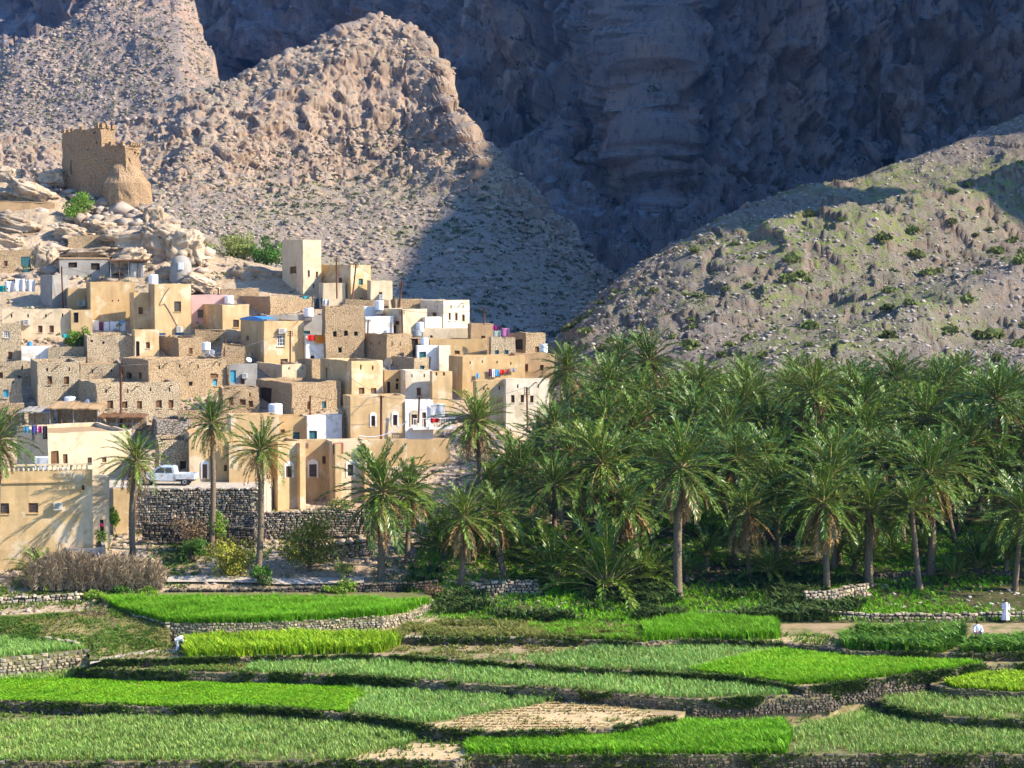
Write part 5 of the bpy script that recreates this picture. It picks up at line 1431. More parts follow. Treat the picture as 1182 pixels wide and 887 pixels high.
hero('palm with dense crown just below the twin crowns on the grove skyline', 702, 446, 92, 196, CR_A[1], DRY[1])
hero('left one of two tall palms with touching crowns on the grove skyline', 716, 412, 72, 222, CR_A[2], None)
hero('right one of two tall palms with touching crowns, golden skirt and bare lower trunk', 750, 418, 88, 216, CR_A[3], DRY[2])
hero('date palm right of the two arched windows, dark crown against the right hill', 808, 444, 78, 210, CR_A[0], DRY[1])
hero('yellow-skirted palm against the foot of the right hill, second right of the arched house', 862, 446, 66, 214, CR_A[2], DRY[1])
hero('large date palm with spread white-edged fronds in the left centre of the grove', 694, 534, 132, 172, CR_A[1], DRY[0], bx=697)
hero('tall front palm with a long bare scaly trunk at the edge of the fields', 786, 540, 124, 159, CR_A[3], DRY[2], bx=783, tr=.36)
hero('big round-crowned palm high in the right centre of the grove', 940, 452, 100, 192, CR_A[0], DRY[1])
hero('large spreading palm in the right centre of the front row with drooping pale fronds', 960, 548, 132, 168, CR_A[2], DRY[0], bx=963)
hero('front palm on the right with two dark trunks below its crown', 1073, 548, 116, 166, CR_A[1], DRY[0], bx=1075, tr=.33)
hero('palm with rusty brown hanging fronds near the right edge of the grove', 1150, 462, 104, 188, CR_A[3], DRY[2])
hero('palm on the skyline between the two big right-hand palms, upper crown pale against the hill', 1035, 438, 82, 216, CR_A[2], None)
hero('palm on the skyline left of the rusty-fronded palm', 1088, 450, 84, 208, CR_A[0], None)
hero('low-crowned palm with a thick stump-like trunk, shaded in the front right of the grove', 1003, 588, 92, 163, CR_B[0], DRY[1], bx=1003, tr=.34)
hero('shaded palm with hanging brown stalks behind the tall front palm', 862, 590, 100, 165, CR_B[1], DRY[0], bx=866)
hero('palm with bright silvery fronds right of the tall front palm', 850, 530, 104, 174, CR_A[1], DRY[1])
hero('palm left of the large spread palm, crown below the three barred windows', 640, 492, 84, 186, CR_B[2], None)
hero('dense palm in the hollow between the free-standing palm and the large spread palm', 600, 545, 90, 176, CR_A[2], DRY[1])
# low young palms along the front of the grove
yg = 'young palms'
for lab, cx, by, w, Y, c in (
        ('broad trunkless young palm in deep shade at the left front of the grove', 700, 690, 150, 160.5, 0),
        ('young palm left of the broad trunkless one, pale stalks at its base', 640, 668, 120, 164, 1),
        ('young palm directly behind the golden-skirted garden palm, fronds upright', 505, 640, 100, 171, 2),
        ('bushy young palm under the free-standing palm', 548, 650, 120, 169, 0),
        ('upright silvery young palm right of the free-standing palm', 592, 648, 110, 171, 1),
        ('small young palm in the dark between the tall front palm and the shaded palm', 745, 680, 84, 163, 2),
        ('small young palm on the grass far right behind the standing man', 1130, 672, 70, 168, 1),
        ('dark young palm against the front wall of the nearest big tan house', 48, 656, 74, 164, 2)):
    base = at(cx, by, Y); z = gz(base.x, Y)
    s = (w * Y / F_PX / 2) / 3.3
    TAKEN.append((base.x, Y))
    palm('young_palm', lab, (base.x, Y, z - .05), (base.x, Y, z + .3), s, CR_C[c], None, yg, dz=1.15)
yx = random.Random(4)
for i in range(16):
    for _ in range(60):
        px_ = 800 + i * 27 + yx.uniform(-12, 12); Y = yx.uniform(163, 176); bx_ = (px_ - PW / 2) / F_PX * Y
        if all((bx_ - a) ** 2 + (Y - b) ** 2 > 3.0 for a, b in TAKEN): break
    TAKEN.append((bx_, Y)); z = gz(bx_, Y)
    palm('young_palm', f'low shaded young palm in the undergrowth at the right of the grove, {("first second third fourth fifth sixth seventh eighth ninth tenth eleventh twelfth thirteenth fourteenth fifteenth sixteenth").split()[i]} from the left'.replace(' at the right of the grove', ' of the right grove'), (bx_, Y, z - .05), (bx_, Y, z + yx.uniform(.2, 1.4)), yx.uniform(.5, .8), CR_C[i % 3], None, 'young palms in the undergrowth', dz=1.1)
# the rest of the grove
ORD = 'first second third fourth fifth sixth seventh eighth ninth tenth eleventh twelfth thirteenth fourteenth fifteenth sixteenth seventeenth eighteenth nineteenth twentieth'.split()
def ordinal(n):
    if n < 20: return ORD[n]
    tens = {2: 'twenty', 3: 'thirty', 4: 'forty', 5: 'fifty', 6: 'sixty', 7: 'seventy', 8: 'eighty'}
    q, r = divmod(n + 1, 10)
    return tens[q] + ('-' + ORD[r - 1] if r else 'th') if r else {2: 'twentieth', 3: 'thirtieth', 4: 'fortieth', 5: 'fiftieth', 6: 'sixtieth', 7: 'seventieth', 8: 'eightieth'}[q]
g2 = random.Random(12)
cand = []
tries = 0
while tries < 9000:
    tries += 1
    Y = g2.uniform(161, 248); px = g2.uniform(480, 1325)
    left = np.interp(Y, [160, 170, 180, 200, 220, 250], [520, 500, 530, 625, 660, 690])
    if px < left + 15: continue
    if 735 < px < 845 and Y > 186 + (px < 750) * 20: 
        if g2.random() < .93: continue
    x = (px - PW / 2) / F_PX * Y
    if any((x - a) ** 2 + ((Y - b) * .8) ** 2 < (3.9 if Y < 185 else 4.4) ** 2 for a, b in TAKEN): continue
    TAKEN.append((x, Y)); cand.append((x, Y, px))
rows = {'front': [], 'second': [], 'middle': [], 'back': []}
for x, Y, px in cand:
    z = gz(x, Y)
    # crown tops follow the skyline of the photo: rising gently to the back
    cy_lim = np.interp(px, [500, 560, 620, 650, 700, 800, 900, 1000, 1182, 1340], [585, 560, 515, 470, 442, 446, 436, 436, 436, 430])
    ztop = at(px, cy_lim + g2.uniform(0, 30), Y).z
    hmax = max(1.2, ztop - z)
    h = min(hmax, g2.uniform(5.5, 9.5) if Y < 185 else g2.uniform(6, 11))
    row = 'front' if Y < 176 else 'second' if Y < 196 else 'middle' if Y < 220 else 'back'
    rows[row].append((px, x, Y, z, h))
lowmid = {'tall': 'tall', 'medium-height': 'mid-height', 'low': 'low'}
desc = {'front': "shaded palm in the grove's front row", 'second': "palm in the grove's second row", 'middle': "palm in the middle rows of the grove", 'back': "far palm in the grove's back row"}
for row, L_ in rows.items():
    L_.sort()
    for i, (px, x, Y, z, h) in enumerate(L_):
        tall = 'tall' if h > 8.5 else 'low' if h < 5.5 else 'medium-height'
        dry = g2.choice([None, DRY[1], DRY[0]])
        lab = f"{lowmid[tall]} {desc[row]}, {ordinal(i)} from its left"
        palm('date_palm', lab, (x, Y, z - .05), (x + g2.uniform(-1.3, 1.3), Y + g2.uniform(-.6, .6), z + h), g2.uniform(.85, 1.45), g2.choice(CR_A + CR_B[:2]), dry, 'date palms of the grove', tr=g2.uniform(.2, .28))

# ------------------------------------------------------------------ leafy trees and shrubs
def leafy(name, label, cx, cy, rx, ry, Y, mt, base_py=None, n=2600, leaf=.16, clumps=16, cat='tree', group=None, stem=True, dense=.8, seed=1):
    g = np.random.default_rng(seed + int(cx))
    c = at(cx, cy, Y); k = Y / F_PX; RX, RZ = rx * k, ry * k
    zb = (at(cx, base_py, Y).z if base_py else min(gz(c.x, Y), c.z - RZ * .8))
    rt = root(name, (c.x, Y, zb), label, cat, group)
    cc = []
    for i in range(clumps):
        d = g.normal(size=3); d /= np.linalg.norm(d); d *= g.uniform(.35, .85)
        cc.append((c.x + d[0] * RX, Y + d[1] * RX * .9, c.z + d[2] * RZ, g.uniform(.25, .5)))
    if stem:
        mb = MB(); b = Vector((c.x, Y, zb - .2)); rad = max(.05, RX * .07)
        f = Vector((c.x + g.uniform(-.1, .1) * RX, Y, zb + (c.z - zb) * .45))
        mb.tube([b, b.lerp(f, .5) + Vector((g.uniform(-.1, .1), 0, 0)), f], [rad * 1.3, rad, rad * .8], 8)
        for q in cc[::2]:
            e = Vector(q[:3]); m_ = f.lerp(e, .5) + Vector((g.uniform(-.15, .15) * RX, g.uniform(-.15, .15) * RX, .1 * RZ))
            mb.tube([f, m_, e], [rad * .6, rad * .35, rad * .12], 6)
        mb.build('trunk', MT['bark'], rt, smooth_=True)
    P, N_ = [], []
    w = np.array([q[3] for q in cc]) ** 2; w /= w.sum()
    pick = g.choice(clumps, n, p=w)
    C = np.array(cc)[pick]
    d = g.normal(size=(n, 3)); d /= np.linalg.norm(d, axis=1, keepdims=True)
    rr = C[:, 3:4] * (g.uniform(.2, 1, (n, 1)) ** .5)
    pts = C[:, :3] + d * rr * np.array([RX, RX, RZ]) * 1.05
    u = g.normal(size=(n, 3)); u /= np.linalg.norm(u, axis=1, keepdims=True)
    v = np.cross(u, d + g.normal(size=(n, 3)) * .6); v /= np.linalg.norm(v, axis=1, keepdims=True) + 1e-6
    s = leaf * g.uniform(.6, 1.4, (n, 1))
    V = np.stack([pts - u * s, pts + v * s * .5, pts + u * s, pts - v * s * .5], 1).reshape(-1, 3) - np.array([c.x, Y, zb])
    col = np.repeat(g.uniform(.7, 1.3, clumps)[pick] * g.uniform(.75, 1.25, n), 4)
    c3 = np.stack([col * np.repeat(g.uniform(.85, 1.25, n), 4), col, col], -1)
    mesh_np('crown', V, np.arange(n * 4).reshape(-1, 4), None, mt, vcol=c3, parent=rt)
    return rt
MT['bark'] = mat('bark', (.16, .12, .08), (.10, .075, .05), 5, bump=.6)
m_t1 = mat('bright_tree_leaf', (.14, .26, .025), (.19, .31, .04), .6, rough=.5, attr=True, transl=.35)
m_t2 = mat('dark_tree_leaf', (.06, .15, .02), (.09, .19, .025), .6, rough=.5, attr=True, transl=.3)
m_t3 = mat('olive_tree_leaf', (.19, .24, .055), (.25, .29, .08), .6, rough=.5, attr=True, transl=.3)
m_t4 = mat('yellowing_leaf', (.36, .34, .04), (.24, .27, .035), .5, rough=.5, attr=True, transl=.35)
m_t5 = mat('citrus_leaf', (.10, .15, .02), (.27, .25, .03), .45, rough=.45, attr=True, transl=.3)
m_t6 = mat('brown_twig', (.28, .18, .10), (.20, .14, .07), .7, attr=True, transl=.1)
leafy('tree', 'bright green bushy tree growing from the rocks at the foot of the watchtower', 88, 240, 20, 19, 276, m_t1, base_py=262, seed=3)
leafy('tree', 'pale olive spreading tree on the ridge left of the dark green tree', 262, 286, 30, 20, 268, m_t3, base_py=312, n=3000, seed=4)
leafy('tree', 'pale olive tree with a curved tip, squeezed between olive tree and dark green tree', 284, 286, 15, 18, 269, m_t3, base_py=312, n=1500, seed=9)
leafy('tree', 'dense dark green tree left of the tall cream house at the village top', 309, 293, 20, 20, 266, m_t2, base_py=316, n=3000, seed=5)
leafy('tree', 'small bright green tree beside the white laundry in the left of the village', 90, 393, 15, 17, 238, m_t1, base_py=415, n=1800, seed=6)
leafy('citrus_tree', 'large yellowing citrus tree in the garden below the lower grey stone wall', 355, 628, 40, 34, 166, m_t5, base_py=664, n=3600, leaf=.13, clumps=24, seed=7)
leafy('citrus_tree', 'rounded yellow-green citrus bush left of the right slim palm trunk', 266, 640, 30, 27, 165, m_t4, base_py=668, n=2600, leaf=.12, clumps=20, seed=8)
leafy('shrub', 'brown twiggy shrub against the high grey retaining wall', 218, 612, 26, 20, 170, m_t6, base_py=634, n=1500, leaf=.10, cat='shrub', seed=10)
leafy('shrub', 'dark green shrub with pale flowers left of the yellow-green citrus bush', 222, 636, 22, 15, 168, m_t2, base_py=652, n=1500, leaf=.12, cat='shrub', seed=11)
leafy('shrub', 'light green upright shrub under the middle slim palm', 250, 606, 14, 15, 170.5, m_t1, base_py=624, n=900, leaf=.11, cat='shrub', seed=12)
leafy('shrub', 'small dark green bush at the foot of the right slim palm', 303, 664, 15, 12, 162.5, m_t2, base_py=677, n=1000, leaf=.11, cat='shrub', seed=13)
leafy('shrub', 'pale green shrub on the terrace in front of the big cream house', 390, 584, 18, 10, 176, m_t3, base_py=594, n=900, leaf=.10, cat='shrub', seed=14)
leafy('shrub', 'bright green bush at the left end of the tall grass strip', 108, 690, 16, 9, 159.5, m_t1, base_py=700, n=1100, leaf=.10, cat='shrub', stem=False, seed=15)
leafy('shrub', 'darker green bush behind the left end of the tall grass strip', 140, 684, 18, 9, 160.5, m_t2, base_py=693, n=1200, leaf=.10, cat='shrub', stem=False, seed=16)
leafy('shrub', 'green bush between the frond screen and the tall grass strip', 175, 683, 17, 9, 160.5, m_t1, base_py=692, n=1200, leaf=.10, cat='shrub', stem=False, seed=17)
leafy('shrub', 'bright green sprawling bush behind the right part of the tall grass strip', 390, 679, 22, 9, 160.8, m_t1, base_py=689, n=1400, leaf=.11, cat='shrub', stem=False, seed=18)
leafy('shrub', 'olive green bush right of the large citrus tree, under the golden-skirted palm', 398, 656, 14, 9, 163.5, m_t3, base_py=666, n=900, leaf=.10, cat='shrub', stem=False, seed=19)
leafy('shrub', 'dry brownish shrub where the tall grass strip ends, left of the young palms', 503, 684, 18, 15, 160.5, m_t6, base_py=698, n=1100, leaf=.10, cat='shrub', seed=20)
leafy('shrub', 'yellow-green shrub on the grassy bank above the white stones', 152, 726, 10, 10, 149.5, m_t4, base_py=737, n=800, leaf=.09, cat='shrub', seed=21)
leafy('shrub', 'green creeper at the foot of the low plastered garden wall', 133, 596, 8, 14, 173, m_t1, base_py=612, n=900, leaf=.10, cat='shrub', seed=22)
bg_ = leafy('shrub', 'bougainvillea with one magenta flower clump by the nearest house', 117, 622, 8, 14, 170.5, m_t2, base_py=636, n=500, leaf=.09, cat='shrub', seed=23)
m_mag = mat('magenta_petal', (.62, .03, .20), (.52, .02, .15), 2, transl=.3)
q = at(117, 606.5, 170.2); mb = MB()
for i in range(70):
    d = Vector((R.gauss(0, 1), R.gauss(0, 1), R.gauss(0, 1))).normalized() * R.uniform(.04, .16); e = Vector((R.gauss(0, 1), R.gauss(0, 1), R.gauss(0, 1))).normalized() * .08; f = d.cross(e).normalized() * .06
    mb.quad(q + d - e, q + d + f, q + d + e, q + d - f)
mb.build('flowers', m_mag, bg_)
# ------------------------------------------------------------------ rocks of the tower hill
def ico(sub):
    import bmesh
    bm = bmesh.new(); bmesh.ops.create_icosphere(bm, subdivisions=sub, radius=1.0)
    v = np.array([list(q.co) for q in bm.verts]); f = [[q.index for q in p.verts] for p in bm.faces]; bm.free()
    return v, np.array(f)
ICO = ico(5)
def boulder(label, cx, cy, rx, ry, Y=None, dep=.9, seed=0, rough=.35, mt=None, group='bare rock outcrops', tilt=0.0):
    Y = Y or Yv(cy + ry * .7)
    c = at(cx, cy, Y); k = Y / F_PX; RX, RZ = rx * k, ry * k
    v, f = ICO; v = v.copy()
    s = 2.2
    n1 = .6 * cells(v * 1.7 + seed * 3.7, seed + 100) + .3 * cells(v * np.array([3.5, 3.5, 5]) + seed, seed + 110) + .2 * fbm(v * s + seed * 3.7, 4, seed + 100, ridged=True); n2 = np.round(fbm(v * np.array([1.8, 1.8, 4.5]) + seed, 3, seed + 140) * 3.5) / 2.2
    v = np.sign(v) * np.abs(v) ** .62
    v = v * (1 + rough * (.55 * n1 + .45 * n2))[:, None] + .05 * rough * fbm(v * 9 + seed, 3, seed + 7)[:, None] * v
    V = v * np.array([RX, RX * dep, RZ])
    if tilt:
        ca, sa = math.cos(tilt), math.sin(tilt); V = np.stack([V[:, 0] * ca - V[:, 2] * sa, V[:, 1], V[:, 0] * sa + V[:, 2] * ca], -1)
    o = mesh_np('boulder', V, None, f, mt or MT['rock'], vcol=np.ones((len(V), 3)) * (.85 + .3 * ((seed * 7) % 10) / 10))
    o.location = c
    return props(o, label, 'rock', group)
BL = [
    ('pale rock ledge directly under the round foot of the watchtower', 158, 280, 34, 16), ('sloping slab of pale rock right of the watchtower foot', 190, 285, 26, 22),
    ('orange-brown rock wedged against the right side of the watchtower foot', 178, 252, 11, 12), ('jagged pale rock above the round grey hut', 214, 292, 20, 22),
    ('overhanging brown rock with a dark hollow beneath, left of the bushy tree', 38, 226, 30, 13), ('flat pale rock under the mud wall on the upper left edge', 20, 262, 30, 10),
    ('pale cracked rock under the bright bushy tree', 88, 272, 22, 10), ('tilted pale rock between bushy tree and watchtower foot', 118, 266, 22, 10),
    ('broken pale rock shelf left of the concrete block hut', 52, 300, 14, 16), ('long low rock shelf above the concrete block hut', 105, 294, 32, 7),
    ('brown rock crag at the far left above the stone hut', 12, 282, 20, 10), ('knobbly rock right of the concrete block hut', 150, 304, 22, 14),
    ('small orange rock on the slope right of the watchtower', 198, 262, 8, 6), ('pale rock shoulder behind the watchtower, on its left', 62, 208, 16, 10),
    ('rough brown rock at the left edge above the overhang', 8, 206, 16, 12), ('rock lump between the round grey hut and the tall cabled house', 196, 318, 12, 9),
    ('rock step under the canvas screen left of the white dome rock', 232, 330, 20, 9), ('lowest pale rock slab of the ridge, under the round grey hut', 210, 334, 18, 7)]
for i, (l, x, y, a, b) in enumerate(BL): boulder(l, x, y, a, b, seed=i + 1, tilt=R.uniform(-.35, .15), rough=.42)
boulder('big white dome-shaped rock with a dark split, right of the canvas screen', 304, 330, 36, 22, 262, seed=40, rough=.26, tilt=-.22)
# rubble over the tower hill and between the houses
x = rng.uniform(-85, 12, 26000); y = rng.uniform(172, 292, 26000); pxx = PW / 2 + x / y * F_PX
k = (fbm(np.stack([x, y, x * 0], -1) * .09, 3, 83) > rng.uniform(-.5, .3, len(x))) & (pxx < 640)
up = rocky(pxx, y) > .4
P_ = np.stack([x, y, ground_z(x, y)], -1)
q = P_[k & ~up]; V, T, C = rocks_np(q, .08 * 6 ** (rng.random(len(q)) ** 2)); props(mesh_np('rubble', V, None, T, m_rub, vcol=C), kind='stuff')
q = P_[k & up]; q[:, 2] += .7; V, T, C = rocks_np(q, .2 * 7 ** (rng.random(len(q)) ** 2)); props(mesh_np('rubble', V, None, T, m_rub, vcol=C), kind='stuff')
q = P_[(rng.random(len(P_)) < .05) & (pxx < 260) & (y > 235)]; q[:, 2] += .8; V, Q, C = leaf_clump_np(q, rng.uniform(.25, .7, len(q)), 24); props(mesh_np('scrub', V, Q, None, m_scrub, vcol=C), kind='stuff')
# rough walls standing free in the village
def rough_wall(label, x0, x1, yt, yb, m='sb', t=12, D=.7, wob=.3, Y=None):
    house(label, x0, x0 + .2, x1, yt, yb, m, t, D=D, wob=wob, name='rubble_wall', cat='wall', group='free-standing rubble walls', Y=Y, found=3)
rough_wall('brown mud-topped wall under the overhanging rock on the upper left edge', -20, 63, 233, 256, 'mud')
rough_wall('rubble wall across the rocks below the watchtower foot', 78, 152, 272, 294, 'sb')
rough_wall('short rubble wall right of the block hut beneath the rocks', 150, 172, 281, 298, 'sb')
rough_wall('low rubble wall behind the stone hut on the left edge', -20, 60, 270, 286, 'sb')
rough_wall('rubble wall with white stones below the bright green village tree', 56, 98, 401, 420, 'sg')
rough_wall('rubble wall between the pink house and the white dome rock', 255, 300, 334, 348, 'sb')
rough_wall('crumbling wall in the dark gap below the tan block house', 226, 262, 382, 402, 'sb')
rough_wall('brown wall below the blue-edged house, left side', 256, 290, 398, 424, 'sb')
rough_wall('low brown wall beside the slim palm under the five-window stone house', 206, 260, 476, 494, 'sb')
rough_wall('stone wall fragment under the canopy left of the five-window stone house', 34, 62, 474, 500, 'sg')
rough_wall('brown wall at the back of the tall two-window beige house', 70, 100, 412, 424, 'sg')
rough_wall('sunlit rubble wall right of the big cream house', 428, 500, 560, 600, 'sg', Y=182)
rough_wall('low brown wall in front of the low tan crest houses', 398, 450, 346, 362, 'sb')
rough_wall('tan wall below the balcony of the white house', 466, 520, 508, 540, 'tan', wob=.04)
rough_wall('tan courtyard wall between arched-window house and the palms', 426, 470, 508, 552, 'tan', wob=.04)
rough_wall('pale courtyard wall right of the big cream house behind the garden palms', 424, 466, 540, 580, 'cream', wob=.04)

# ------------------------------------------------------------------ small things of the village
def on_face(lab, px, py, off=.1):
    h = HOUSES[lab]; C, n = h['C'], h['nR']
    d = ray(px, py); o = Vector((0, 0, CAM_H)); k = (C + n * off - o).dot(n) / d.dot(n)
    return o + d * k, h['uR'], n
def cloth_mesh(mb, a, u, w, h, n, wave=.05, seed=0, sag=0.0):
    """a draped cloth, two-sided with a little thickness: top-left corner a, width w along u, hanging h"""
    K, J = 8, 8; b = len(mb.v); P = []
    for side in (0, 1):
        for i in range(K + 1):
            for j in range(J + 1):
                t, s = i / K, j / J
                p = Vector(a) + u * (w * t) - Vector((0, 0, h * s + sag * math.sin(math.pi * t))) + n * (wave * (math.sin(t * 9 + seed) * (.3 + s) + .5 * math.sin(t * 17 + seed * 2 + s * 2)) + (.02 if side else 0))
                P.append(p)
    F = []
    o2 = (K + 1) * (J + 1)
    for i in range(K):
        for j in range(J):
            q = i * (J + 1) + j
            F.append((q, q + J + 1, q + J + 2, q + 1)); F.append((o2 + q, o2 + q + 1, o2 + q + J + 2, o2 + q + J + 1))
    for i in range(K):
        q = i * (J + 1); F.append((q, o2 + q, o2 + q + J + 1, q + J + 1)); q += J; F.append((q, q + J + 1, o2 + q + J + 1, o2 + q))
    mb.add(P, F)
CL = {}
def cloth_mat(c):
    if c not in CL: CL[c] = mat('cloth_' + str(len(CL)), c, tuple(x * .8 for x in c), 2, rough=.85, transl=.15)
    return CL[c]
WHT, RED, BLU, PUR, MAG, ORG, GRY, TEA, BRN, PNK = (.82, .81, .80), (.62, .03, .02), (.10, .40, .75), (.16, .04, .12), (.45, .04, .22), (.75, .25, .03), (.30, .30, .33), (.02, .38, .34), (.32, .10, .07), (.62, .22, .40)
def garment(label, x0, y0, x1, y1, col, p=None, Y=None, u=None, n=None, cat='cloth', name='cloth', group=None, wave=.05):
    if p is not None:
        a, u, n = on_face(p, x0, y0, .28); b, _, _ = on_face(p, x1, y1, .28); w = max(.2, (b - a).dot(u)); h = a.z - b.z
    else:
        a, b = at(x0, y0, Y), at(x1, y1, Y); u = Vector((1, 0, 0)); n = Vector((0, -1, 0)); w, h = b.x - a.x, a.z - b.z
    mb = MB(); cloth_mesh(mb, a, u, w, h, n, wave, R.uniform(0, 6))
    o = mb.build(name, cloth_mat(col), smooth_=True)
    return props(o, label, cat, group)
def line(label, pts, rad=.018, name='washing_line', cat='line', mt='acd', sag=.15):
    P = []
    for a, b in zip(pts[:-1], pts[1:]):
        for i in range(13):
            t = i / 12; q = Vector(a).lerp(Vector(b), t); q.z -= sag * 4 * t * (1 - t); P.append(q)
    mb = MB(); mb.tube(P, rad, 5); o = mb.build(name, MT[mt], smooth_=True)
    return props(o, label, cat)
L1 = 'large plain ochre house with two tiny vents and a laundry line in front'
gy_ = HOUSES[L1]['C'].y - 1.2
gl = 'laundry on the line left of the tall cabled house'
for lab, x0, y0, x1, y1, c in (('wide white sheet at the left end of the upper washing line', 104, 370, 114, 382, WHT), ('purple and white garment on the upper washing line', 115, 372, 119, 382, PUR),
                               ('white sheet in the middle of the upper washing line', 120, 371.5, 126, 383, WHT), ('large white sheet right of the middle of the upper washing line', 127, 371, 137, 383, WHT),
                               ('white cloth at the right end of the upper washing line, blue piece above it', 138, 371.5, 145, 383, WHT), ('small blue cloth on the right of the upper washing line', 138.5, 370.4, 143.5, 373, BLU),
                               ('mottled purple cloth left of the upper washing line beside the bright tree', 84, 373, 90, 380, PNK), ('dark cloth beside the mottled cloth, by the bright tree', 91, 373, 95, 378, PUR)):
    garment(lab, x0, y0, x1, y1, c, Y=gy_ + (.12 if c == BLU else 0) - (.2 if c == BLU else 0), group=gl)
line('washing line with white sheets in front of the plain ochre house', [at(82, 372, gy_), at(102, 370, gy_), at(148, 370, gy_)])
L2 = 'long ochre house with a colourful washing line across its front'
for lab, x0, y0, x1, y1, c in (('dark maroon garment at the left of the colourful washing line', 564, 426, 567.5, 434, PUR), ('white garment beside the maroon one on the colourful washing line', 568, 426.5, 571, 436, WHT),
                               ('sky blue towel on the colourful washing line', 571.5, 427, 576, 434.5, BLU), ('bright red garment on the colourful washing line', 577, 427, 582.5, 432, RED),
                               ('dark red garment right of the bright red one', 583, 426.5, 589, 430, BRN), ('grey garment at the right end of the colourful washing line', 589.5, 425.5, 595, 429.5, GRY),
                               ('blue garment hanging alone left of the colourful washing line', 549.5, 431, 553, 437, BLU)):
    garment(lab, x0, y0, x1, y1, c, p=L2, group='laundry on the colourful washing line')
a_, _, _ = on_face(L2, 562, 427, .28); b_, _, _ = on_face(L2, 597, 425, .28); line('washing line strung across the long ochre house', [a_, b_], sag=.05)
L3 = 'white painted wall house with red and white blankets hung on it'
garment('red and white patterned blanket hung at the left of the white wall', 355, 387, 363.5, 393.5, RED, p=L3, name='blanket', cat='blanket')
garment('red and orange blanket with a pale centre on the white wall', 364, 387, 376, 396, ORG, p=L3, name='blanket', cat='blanket')
L4 = 'right wing of the big cream house with a brown rug over its parapet'
garment('brown and white patterned rug hanging from the cream house parapet', 384.5, 511.5, 396.5, 524, BRN, p=L4, name='rug', cat='rug')
garment('pale striped rug over the parapet above the arched window', 337, 511, 356, 518, (.62, .42, .33), Y=HOUSES['projecting bay of the big cream house with one arched window']['C'].y + 1.0, name='rug', cat='rug')
L5 = 'bright white house with an arched window, brown door and a balcony on the front'
garment('red blanket heaped on the balcony rail of the white house', 497, 483, 506.5, 488, RED, Y=HOUSES[L5]['C'].y - .6, name='blanket', cat='blanket', wave=.12)
garment('white awning sheet above the balcony', 497, 466, 513.5, 481, WHT, Y=HOUSES[L5]['C'].y + .6, name='awning', cat='awning')
Y6 = HOUSES['grey stone house with two square windows under the roof laundry']['C'].y + .6
for lab, x0, y0, x1, y1, c in (('magenta cloth on the roof line above the grey stone house', 568.5, 376, 573, 381, MAG), ('dark cloth beside the magenta one on the roof line', 573.5, 376, 577, 381, PUR),
                               ('pale green sheet over the roof edge of the grey stone house', 569, 382, 578, 389, (.55, .62, .50)), ('pink and grey cloth at the right of the roof line', 579, 379, 588, 389, PNK)):
    garment(lab, x0, y0, x1, y1, c, Y=Y6, group='laundry on the roof of the grey stone house')
Y7 = Yv(338)
for lab, x0, y0, x1, y1, c in (('white plastic sheet bundle at the far left of the upper laundry pile', 5, 325, 17, 337, WHT), ('white sheet in the middle of the upper laundry pile', 18, 322, 29, 338, WHT), ('crumpled white cloth at the right of the upper laundry pile', 30, 323, 41, 339, WHT),
                               ('dark green cloth under the left of the upper laundry pile', -4, 330, 8, 346, TEA), ('dark maroon cloth under the upper laundry pile', 19, 340, 28, 349, PUR), ('orange and white cloth at the lower right of the upper laundry pile', 28, 345, 37, 355, (.62, .33, .2)), ('leaning white board right of the upper laundry pile', 39, 344, 48, 356, WHT)):
    garment(lab, x0, y0, x1, y1, c, Y=Y7 - .3 * (y0 > 339), group='upper laundry pile on the left edge', wave=.12)
Y8 = HOUSES['pale yellow two-storey house with brown doors and a drooping cable, behind the nearest house']['C'].y + .5
for lab, x0, y0, x1, y1, c in (('blue cloth at the left end of the railing under the shade panel', 28, 492, 34, 500, BLU), ('purple-blue cloth on the railing beside the pink one', 36.5, 491, 43, 502, (.12, .10, .40)), ('pink cloth on the railing', 44, 492, 48.5, 500, MAG), ('black cloth at the right end of the railing', 49, 492, 55, 507, (.05, .05, .06))):
    garment(lab, x0, y0, x1, y1, c, Y=Y8 - .8, group='laundry on the railing under the shade panel')
garment('white sheet standing on the roof terrace of the nearest house', 40, 527, 56, 546, WHT, Y=176.5, name='sheet', cat='sheet', wave=.03)
garment('small white cloth over the balustrade of the nearest house', 65, 540, 78, 548, WHT, Y=172.2, name='cloth', cat='cloth')
garment('tiny dark cloth hanging on the balustrade of the nearest house', 81, 536.5, 84, 544, PUR, Y=172.0)
garment('turquoise rag on the wall beside the bright village tree', 71.5, 386, 79, 390, (.05, .55, .48), Y=Yv(418) - .2)
garment('turquoise sheet on the stone wall below the tall cream house', 349, 342, 357, 345.5, (.10, .50, .48), Y=Yv(366) - .3)
for lab, x0, y0, x1, y1, c in (('dark tarpaulin draped below the low cream annex', 362, 344, 372, 357, (.07, .08, .09)), ('white rag beside the dark tarpaulin', 373, 346, 380, 356, WHT)):
    garment(lab, x0, y0, x1, y1, c, Y=Yv(366) - 1.0, name='tarpaulin', cat='tarpaulin', wave=.2)
garment('sagging tan canvas screen left of the white dome rock', 239, 305, 269, 329, (.42, .33, .22), Y=263, name='canvas_screen', cat='screen', wave=.35)
garment('tattered pale canvas hanging in the lean-to right of the block hut', 150, 304, 166, 325, (.55, .52, .45), Y=Yv(327), name='canvas_screen', cat='screen', wave=.2)

